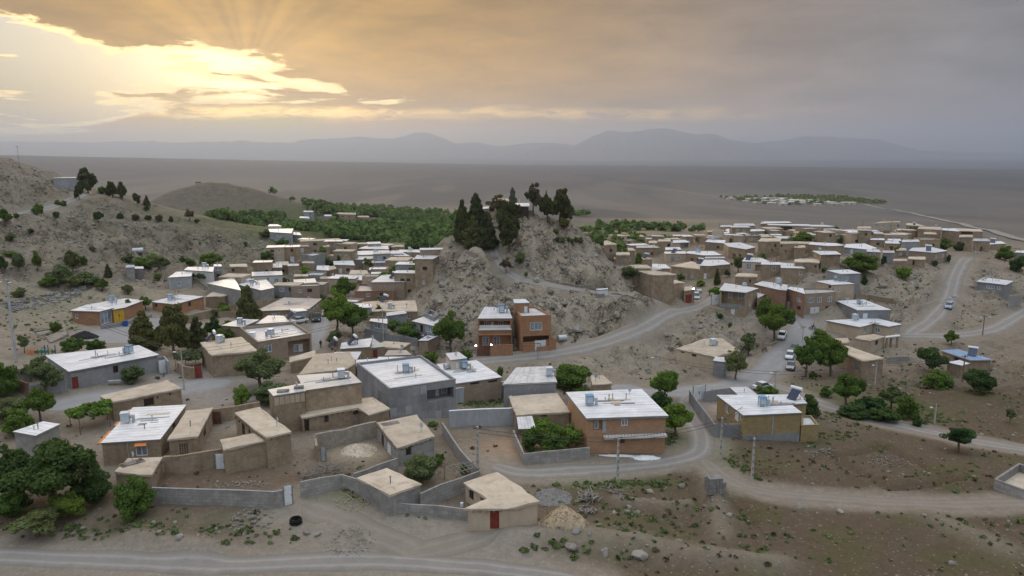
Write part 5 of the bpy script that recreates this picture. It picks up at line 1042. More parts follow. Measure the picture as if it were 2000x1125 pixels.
RB = R('brick and block house with white garage on the street end', 'house with white garage', [(1170, 57), (1410, 42), (1400, 10), (1150, 12)], 222, zone='Y1', wall='pale_brick', roof='grey', par=.4, auto=0, op=[('w', 0, 1200, 82, 1235, 125), ('w', 0, 1267, 80, 1300, 122), ('w', 0, 1347, 78, 1378, 118), ('g', 0, 1210, 158, 1280, 220, 'white_paint'), ('k', 0, 1330, 150, 1358, 178)])
R('brown brick house with a white door left of the white garage', 'brown brick house with white door', [(1025, 12), (1170, 55), (1150, 12), (1060, 2)], 170, zone='Y1', wall='red_brick', roof='white', auto=0, op=[('w', 0, 1105, 88, 1138, 118), ('k', 0, 1105, 150, 1135, 180), ('d', 0, 1024, 114, 1050, 162, 'white_paint')])
GT = R('grey cement house with white roof above the tan porch house', 'grey cement hillside house', [(1580, 182), (1838, 180), (1628, 100), (1415, 110)], 243, zone='Y1', wall='cement', roof='white', auto=0, pipes=6, op=[('d', 0, 1622, 207, 1660, 245, 'white_paint'), ('w', 3, 1455, 165, 1480, 200)])
TP = R('tan house with angular white roof and pillared porch', 'tan house with pillared porch', [(75, 127), (385, 187), (520, 152), (660, 182), (780, 162), (540, 105)], 300, bi=1, zone='Y2', wall='tanplaster', roof='white', over=.25, auto=0, op=[('w', 1, 425, 190, 456, 246), ('w', 2, 530, 196, 582, 242), ('w', 3, 725, 190, 748, 258)], maxd=15)
R('mud lower storey in front of the pillared porch house', 'mud lower storey', [(345, 292), (490, 317), (625, 277), (520, 255), (380, 270)], 440, bi=1, zone='Y2', wall='tanplaster', auto=0, op=[('k', 1, 535, 318, 562, 362)], maxd=6)
LM = R('long mud house with stepped roof beside the street trees', 'long mud house by street trees', [(240, 432), (415, 507), (615, 484), (400, 410), (215, 345), (130, 352)], 690, bi=1, zone='Y2', auto=0, op=[('d', 0, 337, 525, 380, 602, 'metal')], maxd=14)
H('Y2', '', [(145, 337), (285, 332), (270, 295), (160, 292)], yb=372, on=LM, wall='mud', name='roof_room', pipes=0)
BL = R('mud house with blue sheet roof and tilted solar panel', 'mud house with blue roof', [(1180, 414), (1450, 502), (1640, 497), (1330, 405)], 580, bi=1, zone='Y2', roof='blue', auto=0, pipes=0, op=[('o', 0, 1290, 480, 1335, 520)], over=.3)
R('low shed with pale roof in front of the blue-roofed house', 'low shed by blue roof', [(1228, 525), (1360, 555), (1400, 545), (1290, 515)], 640, bi=1, zone='Y2', roof='white', wall='mud', auto=0, name='mud_shed', pipes=0)
TF = R('tan flat-roofed house below the scree slope', 'tan house below scree', [(165, 482), (465, 542), (655, 497), (520, 400), (380, 405)], 645, bi=1, zone='Y1', wall='tanplaster', auto=0, op=[('k', 0, 200, 500, 228, 518), ('k', 0, 285, 518, 322, 546)], maxd=13)
R('grey block entrance room on the corner of the tan scree house', 'grey entrance room', [(455, 577), (545, 587), (560, 560), (470, 552)], 695, zone='Y1', wall='cement', roof='white', auto=0, pipes=0, name='block_room', cat='house')
# upper right part
S5 = lambda *a, **k: R(*a, zone='Z5', **k)
S5('pale ridge roof with a white water box', 'pale ridge roof', [(0, 187), (270, 192), (350, 187), (200, 170), (0, 168)], 262, roof='white', maxd=9)
S5('white-roofed house with pipes below the ridge', 'white roof with pipes below ridge', [(360, 237), (690, 252), (620, 232), (370, 220)], 302, roof='white', auto=3)
TW = S5('big tan two-storey house with a row of pale upper windows', 'big tan two-storey house', [(655, 162), (820, 152), (940, 152), (930, 140), (660, 145)], 272, wall='tanplaster', auto=0, maxd=9,
   op=[('w', 0, 680, 165, 702, 192), ('w', 0, 740, 168, 760, 196), ('w', 0, 790, 172, 810, 200), ('w', 1, 862, 172, 880, 198), ('w', 1, 912, 172, 930, 196), ('d', 0, 735, 225, 748, 262, 'red_paint'), ('k', 0, 672, 220, 690, 240)])
S5('low mud house left of the big tan two-storey house', 'low mud house near ridge', [(515, 207), (640, 207), (630, 190), (520, 190)], 262, auto=0, op=[('o', 0, 525, 215, 572, 240)])
S5('broken mud walls of a ruin under the big tan house', 'mud ruin', [(840, 232), (965, 236), (960, 222), (845, 222)], 290, wall='mudbrick', auto=3)
S5('mud house with a blue water tank on the ridge', 'mud house with blue tank', [(945, 177), (1110, 187), (1050, 160), (950, 157)], 242)
S5('mud house with plain front right of the leafy ridge bush', 'plain-fronted mud house', [(1050, 207), (1255, 217), (1250, 195), (1060, 190)], 332, auto=1)
S5('tall mud wall house with pale roof near the ridge end', 'tall mud house near ridge end', [(1262, 222), (1412, 234), (1400, 205), (1262, 202)], 352, roof='white', auto=0)
S5('mud house with open porch at the ridge end', 'mud house with open porch', [(1405, 227), (1620, 234), (1600, 215), (1350, 205)], 282, auto=0, op=[('o', 0, 1425, 238, 1530, 262)])
S5('tall plain mud house above the gravel road top', 'tall plain mud house', [(1412, 282), (1530, 280), (1525, 262), (1415, 265)], 402, auto=0)
S5('mud house with grey roof at the top of the gravel road', 'mud house at road top', [(1532, 317), (1680, 320), (1660, 298), (1540, 298)], 402, roof='grey', auto=1)
S5('low mud house with blue panel rightmost on the ridge', 'rightmost ridge house', [(1682, 347), (1820, 340), (1780, 320), (1690, 322)], 402, roof='white', auto=0)
S5('mud house beside the round bush under the ridge end', 'mud house by round bush', [(1100, 252), (1212, 256), (1205, 240), (1105, 240)], 350, auto=1)
S5('blue-grey house behind the panel-roofed house', 'blue-grey house', [(910, 327), (1060, 324), (1050, 305), (912, 308)], 430, wall='cement_light', roof='white', auto=0)
PN = S5('brick and cement house with a big tilted solar panel', 'house with big solar panel', [(970, 402), (1190, 420), (1310, 404), (1170, 372), (1000, 378)], 527, bi=1, wall='pale_brick', roof='white', auto=0, op=[('w', 1, 1200, 440, 1216, 466), ('w', 1, 1254, 430, 1277, 462)], maxd=11)
S5('roofless mud ruin below the solar panel house', 'roofless mud ruin', [(960, 472), (1112, 477), (1110, 455), (970, 455)], 545, wall='mudbrick', auto=0, op=[('o', 0, 1000, 488, 1020, 530)])
S5('low mud walls left of the roofless ruin', 'low mud walls by ruin', [(832, 490), (950, 488), (945, 474), (838, 475)], 550, wall='mudbrick', auto=0)
S5('slim mud house draped with a green creeper', 'slim mud house with creeper', [(858, 397), (945, 397), (940, 380), (860, 380)], 472, auto=1)
S5('grey block house left of the slim creeper house', 'grey block village house', [(742, 420), (840, 422), (835, 402), (740, 402)], 512, wall='cement', roof='grey', auto=0)
S5('blue-edged white roof above the large leafy tree', 'blue-edged white roof', [(595, 410), (720, 417), (700, 392), (610, 390)], 542, roof='white', auto=1)
S5('white roofs joined in an angle in the village middle', 'angled white roofs', [(400, 372), (600, 392), (690, 382), (580, 340), (420, 345)], 425, roof='white', wall='cement_light', maxd=11)
S5('mud house with cream roof above the joined white roofs', 'cream-roofed mud house', [(630, 307), (755, 310), (745, 295), (640, 293)], 372, roof='white', auto=1)
S5('small pale roof right of the cream-roofed mud house', 'small pale village roof', [(760, 337), (890, 342), (870, 318), (765, 318)], 378, roof='white', auto=1)
S5('white roof strip behind the blue-grey house', 'white roof strip', [(780, 312), (900, 318), (890, 300), (790, 298)], 335, roof='white', auto=0)
S5('red brick cube with grey side in the upper village', 'red brick cube', [(155, 287), (255, 297), (315, 287), (290, 272), (160, 270)], 342, wall='red_brick', roof='white', auto=0, op=[('k', 0, 195, 308, 208, 332)])
S5('tan house with two joined white roofs below the red brick cube', 'tan house with joined roofs', [(90, 347), (260, 362), (400, 357), (330, 338), (110, 328)], 452, roof='white', auto=2, maxd=9)
S5('square tan house with overhanging white roof', 'square tan house', [(200, 437), (365, 434), (320, 408), (130, 405)], 562, roof='white', over=.3, wall='mudbrick', auto=0)
S5('low mud wing with barred window left of the square tan house', 'low wing of square house', [(0, 488), (200, 488), (190, 472), (0, 474)], 592, auto=0, op=[('k', 0, 135, 532, 158, 552)])
S5('grey cement house with white roof and blue door in mid-slope', 'grey house with blue door', [(255, 577), (370, 607), (545, 602), (440, 568)], 658, bi=1, wall='cement', roof='white', auto=0, op=[('w', 1, 410, 638, 437, 668)])
S5('tan house with white roof below the grey cement house', 'tan house below grey house', [(155, 672), (290, 702), (490, 694), (330, 655)], 792, bi=1, wall='tanplaster', roof='white', auto=0, op=[('w', 1, 342, 738, 363, 766), ('k', 0, 275, 712, 300, 735)])
RR = S5('grey block house on the right slope below the gravel road', 'grey house on right slope', [(1570, 674), (1815, 702), (1880, 670), (1640, 640)], 850, bi=1, wall='cement', roof='white', over=.25, auto=0, pipes=4, op=[('w', 0, 1650, 708, 1722, 738), ('w', 0, 1745, 716, 1780, 746)])
WALL('Z5', 'block retaining wall beside the grey house on the right slope', [(1855, 800), (1905, 790), (1960, 790)], h=3.2, mat='block')
S5('pale roof at the far right edge behind the trees', 'pale roof at right edge', [(1900, 417), (1980, 422), (1980, 402), (1920, 402)], 450, roof='white', wall='cement', auto=0)
H('P', 'unfinished grey block foundation at the right picture edge', [(1942, 936), (2010, 962), (2060, 930), (1990, 905)], h=1.3, wall='block', roof='mud', par=1.0, pipes=0, nick='block foundation at right edge', name='foundation')
# small flat houses packed between the others
def FILL(pix, n, seed, grp, walls, roofs, hh=(2.6, 5.4), wmax=8.5):
    P = [hit(*p)[:2] for p in pix]; a = np.array(P); r = np.random.default_rng(seed); k = 0; mk = sampler(mask)
    for _ in range(5000):
        if k >= n: break
        c = r.uniform(a.min(axis=0), a.max(axis=0)); x, y = c; ok = False; j = len(P) - 1
        for i in range(len(P)):
            if (P[i][1] > y) != (P[j][1] > y) and x < (P[j][0] - P[i][0]) * (y - P[i][1]) / (P[j][1] - P[i][1]) + P[i][0]: ok = not ok
            j = i
        w, d = r.uniform(4.5, wmax), r.uniform(4, 7.5); rad = .5 * max(w, d)
        if not ok or float(mk(x, y)) > .2 or any(min(np.linalg.norm(q - c) for q in (list(h.P) + [(h.P[i] + h.P[i - 1]) / 2 for i in range(len(h.P))] + [np.mean(h.P, axis=0)])) < rad * .92 for h in HOUSES): continue
        h = r.uniform(*hh) if r.random() < .45 else 2.9; t = r.uniform(-.35, .35); cs, sn = math.cos(t), math.sin(t); z = float(ground(x, y)) + h
        q = [proj(x + u * cs - v * sn, y + u * sn + v * cs, z)[:2] for u, v in ((-w / 2, -d / 2), (w / 2, -d / 2), (w / 2, d / 2), (-w / 2, d / 2))]; wl = str(r.choice(walls)); rf = str(r.choice(roofs))
        bs = min(HOUSES, key=lambda o: (np.mean(o.px, axis=0)[0] - q[0][0]) ** 2 + (np.mean(o.px, axis=0)[1] - q[0][1]) ** 2); dx = q[0][0] - np.mean(bs.px, axis=0)[0]
        lab = ('two-storey ' if h > 4.6 else 'small ') + {'mud': 'mud', 'mudbrick': 'mud-brick', 'pale_brick': 'pale brick', 'tanplaster': 'tan'}.get(wl, 'grey') + ' house ' + ('left of the ' if dx < 0 else 'right of the ') + bs.nick
        H('P', lab, q, h=h, wall=wl, roof=rf, group=grp, auto=2, pipes=1, maxd=9, nick='unnamed', par=.35 if rf != 'mud' and r.random() < .45 else 0); k += 1
        if r.random() < .4:
            e = [proj(x + u * cs - v * sn, y + u * sn + v * cs, z - h)[:2] for u, v in ((-w / 2, -d / 2), (-w / 2, -d / 2 - 3.2), (w * .3, -d / 2 - 3.2))]; WALL('P', 'low mud yard wall in front of the ' + lab, e, h=1.4, t=.3, mat='mud', name='mud_wall', base=True, jit=.07, group='low mud yard walls')
_nm = [h for h in HOUSES]
FILL([(1180, 480), (1300, 470), (1420, 458), (1560, 456), (1700, 460), (1830, 480), (1850, 500), (1760, 510), (1640, 520), (1600, 560), (1480, 575), (1420, 570), (1330, 560), (1250, 560)], 70, 21, 'houses of the hillside village on the right', ['mud', 'mud', 'mudbrick', 'tanplaster', 'pale_brick'], ['mud', 'mud', 'white', 'white', 'grey'])
FILL([(400, 545), (500, 530), (560, 485), (660, 478), (780, 490), (830, 500), (800, 545), (790, 600), (700, 640), (600, 600), (480, 590)], 50, 22, 'houses on the valley floor left of the hill', ['mud', 'mudbrick', 'pale_brick', 'cement', 'tanplaster'], ['white', 'white', 'white', 'mud', 'grey'])
FILL([(500, 660), (620, 690), (760, 690), (840, 720), (700, 740), (560, 720)], 4, 23, 'houses on the valley floor left of the hill', ['mud', 'mudbrick'], ['mud', 'white'], (2.6, 3.0), 6)
# building on top of the rock hill
HB = H('Z3', 'flat-roofed white teahouse on top of the rock hill', [(600, 246), (668, 240), (660, 226), (596, 232)], yb=330, wall='cream', roof='white', over=.3, nick='teahouse on rock hill', pipes=0, name='plastered_house')
H('Z3', 'long dark pavilion with white roof on the hilltop', [(830, 225), (915, 228), (910, 206), (832, 206)], yb=312, wall='interior', roof='white', over=.4, nick='dark hilltop pavilion', pipes=0, op=[], name='pavilion')
H('Z3', 'tan brick tower room among the hilltop trees', [(672, 185), (775, 187), (772, 174), (676, 172)], yb=318, wall='mudbrick', roof='mud', nick='tan tower room on hilltop', name='mud_brick_house', pipes=1, op=[('k', 0, 705, 205, 725, 232), ('k', 0, 745, 205, 765, 232)])
WH = H('Z3', 'white roadside hut on the hill path', [(1396, 818), (1430, 820), (1488, 812), (1485, 806), (1397, 812)], yb=855, wall='white_paint', roof='white', over=.05, nick='white hut on hill path', pipes=0, name='hut', minh=1.3, maxd=2.0)
HN = {h.nick: h for h in HOUSES}
HCEN = [(h, *np.mean(h.px, axis=0)) for h in HOUSES if h.nick != 'unnamed']
def near_phrase(px, py):
    h, x, y = min(HCEN, key=lambda q: (q[1] - px) ** 2 + 1.6 * (q[2] - py) ** 2); dx, dy = px - x, py - y
    rel = ('left of' if dx < 0 else 'right of') if abs(dx) > 1.1 * abs(dy) else ('in front of' if dy > 0 else 'behind')
    return rel + ' the ' + h.nick
# ------------------------------------------------------------------ plants
def leaf_cloud(n, size, clumps, aspect=1.0, seed=1, shell=.75):
    """clumps: (centre, radii) -> quads of leaves with a random shade"""
    r = np.random.default_rng(seed); wts = np.array([c[1][0] * c[1][1] * c[1][2] for c in clumps]) ** .75; wts /= wts.sum(); pick = r.choice(len(clumps), n, p=wts)
    cc = np.array([c[0] for c in clumps])[pick]; rr = np.array([c[1] for c in clumps])[pick]
    d = r.normal(size=(n, 3)); d /= np.linalg.norm(d, axis=1)[:, None]; rad = np.where(r.random(n) < shell, r.uniform(.72, 1.05, n), r.random(n) ** .5); p = cc + d * rr * rad[:, None]
    nn = d * .7 + r.normal(size=(n, 3)) * .6 + np.array([0, 0, .35]); nn /= np.linalg.norm(nn, axis=1)[:, None]
    a = np.cross(nn, r.normal(size=(n, 3))); a /= np.linalg.norm(a, axis=1)[:, None]; b = np.cross(nn, a); s = size * r.uniform(.6, 1.3, n)[:, None]
    V = np.stack([p - a * s * .5 - b * s * .5 * aspect, p + a * s * .5 - b * s * .42 * aspect, p + a * s * .38 + b * s * .5 * aspect, p - a * s * .46 + b * s * .5 * aspect], 1).reshape(-1, 3)
    sh = np.repeat(np.clip(r.random(len(clumps))[pick] * .6 + r.random(n) * .4, 0, 1), 4)
    return V, np.arange(n * 4).reshape(-1, 4), sh
def clumps_round(seed, n, c, R, rr=(.08, .22), low=-.75):
    r = np.random.default_rng(seed); out = []; c = np.array(c); R = np.array(R); lobes = []
    for i in range(5):
        a = 6.283 * (i + r.uniform(-.3, .3)) / 5; lobes.append((c + R * np.array([math.cos(a) * .46, math.sin(a) * .46, r.uniform(-.38, .30)]), R * r.uniform(.40, .58)))
    lobes.append((c + R * np.array([r.uniform(-.15, .15), r.uniform(-.15, .15), .42]), R * .58))
    while len(out) < n + 10:
        L, q = lobes[r.integers(6)]; d = r.normal(size=3); d /= np.linalg.norm(d)
        if d[2] < low: continue
        f = r.uniform(.5, 1.08); k = r.uniform(*rr) * (1.15 - .45 * f); out.append((L + d * q * f, np.array([k, k, k * .75])))
    for L, q in lobes: out.append((L, q * .42))
    return out
def clumps_cone(seed, z0, R, levels, fat=1.0, power=.85):
    r = np.random.default_rng(seed); out = []
    for i in range(levels):
        t = i / (levels - 1); z = z0 + (1 - z0) * t * .97; rad = R * ((1 - t) ** power) * (.75 + .25 * min(1, t * 6)); k = max(2, int(7 * (1 - t) + 2)); ph = r.uniform(0, 6.28)
        for j in range(k):
            if r.random() < .16: continue
            a = ph + 6.283 * j / k + r.uniform(-.3, .3); q = rad * r.uniform(.5, .95)
            out.append((np.array([math.cos(a) * q, math.sin(a) * q, z + r.uniform(-.03, .03)]), np.array([.10 + .09 * (1 - t), .10 + .09 * (1 - t), .055 + .025 * (1 - t)]) * fat))
        out.append((np.array([0, 0, z]), np.array([max(.05, rad * .5), max(.05, rad * .5), .06])))
    return out
def trunk_mesh(nm, h, limbs, seed, r0=.035):
    r = random.Random(seed); mb = MB(); x = y = 0; pz = -.04; segs = 4
    for i in range(segs):
        z = h * (i + 1) / segs; nx, ny = x + r.uniform(-.02, .02), y + r.uniform(-.02, .02); mb.bar((x, y, pz), (nx, ny, z), r0 * (1.25 - .75 * i / segs), r0 * (1.25 - .75 * (i + 1) / segs), 7); x, y, pz = nx, ny, z
    for i in range(limbs):
        a = 6.283 * i / max(1, limbs) + r.uniform(-.4, .4); z = h * r.uniform(.55, .95); q = r.uniform(.2, .34)
        mb.bar((x * .7, y * .7, z), (math.cos(a) * q, math.sin(a) * q, min(.9, z + r.uniform(.15, .3))), r0 * .5, r0 * .15, 5)
    me = bpy.data.meshes.new(nm); me.from_pydata(mb.v, [], mb.f); me.materials.append(MAT['bark']); return me
PROTO = {}
def proto(kind, lod, var, mat):
    key = (kind, lod, var, mat)
    if key in PROTO: return PROTO[key]
    n, s = {'dense': (11000, .032), 'mid': (4200, .048), 'low': (1100, .09)}[lod]; sd = var * 17 + len(kind)
    if kind == 'round': cl = clumps_round(sd, 34, (0, 0, .60), (.47, .47, .39)); th = .5
    elif kind == 'tall': cl = clumps_round(sd, 34, (0, 0, .56), (.42, .42, .43), (.14, .24)); th = .5
    elif kind == 'sparse': cl = clumps_round(sd, 20, (0, 0, .58), (.46, .46, .40), (.10, .18)); th = .6; n = int(n * .55)
    elif kind == 'bush': cl = clumps_round(sd, 26, (0, 0, .45), (.46, .46, .46), (.15, .26), -.95); th = .3
    elif kind == 'pine': cl = clumps_cone(sd, .07, .46, 11, 1.15, .75); th = .8; n = int(n * 1.25)
    elif kind == 'roundpine': cl = clumps_round(sd, 46, (0, 0, .54), (.44, .44, .46), (.11, .18), -.98); th = .6
    else: cl = clumps_cone(sd, .05, .40, 14, 1.0, .6); th = .7
    V, q, sh = leaf_cloud(n, s, cl, 2.4 if 'pine' in kind or kind == 'cypress' else 1.15, sd)
    if kind in ('pine', 'cypress', 'roundpine'): V = V * np.array([1, 1, 1.0])
    if kind == 'bush': V[:, 2] = np.maximum(V[:, 2], -.02)
    cm = mesh_np('crown', V, q, mat, attr=('leaf', sh)); tm = trunk_mesh('trunk', th, {'pine': 0, 'cypress': 0}.get(kind, 5), sd, .022 if kind in ('pine', 'cypress', 'bush') else .034)
    PROTO[key] = (cm, tm); return PROTO[key]
KW = {'round': 'leafy tree', 'tall': 'tall leafy tree', 'sparse': 'thin-crowned tree', 'bush': 'bush', 'pine': 'pine tree', 'roundpine': 'round-crowned pine', 'cypress': 'cypress'}
TREES = []
def T(zone, cx, yb, w, hpx, kind='round', mat='leaf_green', adj='green', where=None, lod=None, group='trees in the village'):
    """a tree from its base pixel (cx, yb), pixel width and height"""
    zs = ZONES[zone][2]; px, py = zp(zone, cx, yb); w /= zs; hpx /= zs; p = hit(px, py); dep = proj(*p)[2]; k = dep / F
    W, Hh = w * k, hpx * k; var = len(TREES) % 4; lod = lod or ('dense' if max(w, hpx) > 62 else ('mid' if max(w, hpx) > 22 else 'low'))
    if lod == 'dense': var %= 2
    cm, tm = proto(kind, lod, var, mat); lab = f"{adj} {KW[kind]} {where or near_phrase(px, py - hpx * .5)}"
    nm = {'round': 'broadleaf_tree', 'tall': 'broadleaf_tree', 'sparse': 'broadleaf_tree', 'bush': 'bush', 'cypress': 'cypress_tree'}.get(kind, 'pine_tree')
    r = thing(nm, lab, 'bush' if kind == 'bush' else 'tree', (p[0], p[1], p[2] - .05), random.uniform(0, 6.28), group); r.scale = (W, W, Hh)
    link(bpy.data.objects.new('crown', cm), r); link(bpy.data.objects.new('trunk', tm), r); TREES.append((r, px, py)); return r
RH = 'trees on the rock hill'
# rock hill
for a in ((447, 470, 100, 255, 'pine', 'needle', 'dark upright'), (543, 420, 120, 255, 'pine', 'needle', 'tallest dark'), (525, 510, 130, 190, 'pine', 'needle_olive', 'olive-brown'), (622, 515, 120, 225, 'pine', 'needle', 'grey-green shaggy'), (632, 232, 48, 40, 'round', 'leaf_dark', 'tiny'),
          (490, 500, 110, 150, 'bush', 'needle_olive', 'brownish'), (712, 335, 140, 175, 'sparse', 'needle_brown', 'brown half-dry'), (778, 548, 190, 320, 'roundpine', 'needle', 'large dark leaning'), (835, 360, 70, 140, 'sparse', 'needle_brown', 'thin dry'), (802, 260, 60, 145, 'pine', 'needle', 'slim pointed'),
          (950, 285, 130, 205, 'sparse', 'needle_brown', 'grey-brown airy'), (1040, 240, 34, 110, 'cypress', 'needle', 'slim'), (1050, 338, 110, 180, 'roundpine', 'needle', 'dark bushy'), (1140, 345, 165, 220, 'roundpine', 'needle', 'biggest dark'), (1208, 338, 62, 125, 'roundpine', 'needle', 'small dark'),
          (1168, 384, 80, 75, 'bush', 'needle_olive', 'low spreading'), (855, 640, 72, 98, 'bush', 'leaf_olive', 'egg-shaped olive'), (755, 705, 88, 112, 'sparse', 'needle_brown', 'grey-leaved little'), (898, 738, 24, 45, 'round', 'leaf_green', 'tiny sapling-like')):
    T('Z3', a[0], a[1], a[2] * (1.35 if a[4] == 'pine' else 1.12), a[3] * 1.08, *a[4:], group=RH)
for k, (x, y, s) in enumerate(((1110, 430, 44), (1120, 482, 44), (1160, 485, 38), (1195, 486, 36), (1222, 500, 34), (1250, 486, 36), (1285, 488, 44))):
    T('Z3', x, y, s, 50, 'bush', 'leaf_olive', 'clipped', where='in the planted row on the rock hill, %s from left' % ('first', 'second', 'third', 'fourth', 'fifth', 'sixth', 'seventh')[k], group='clipped bushes on the rock hill')
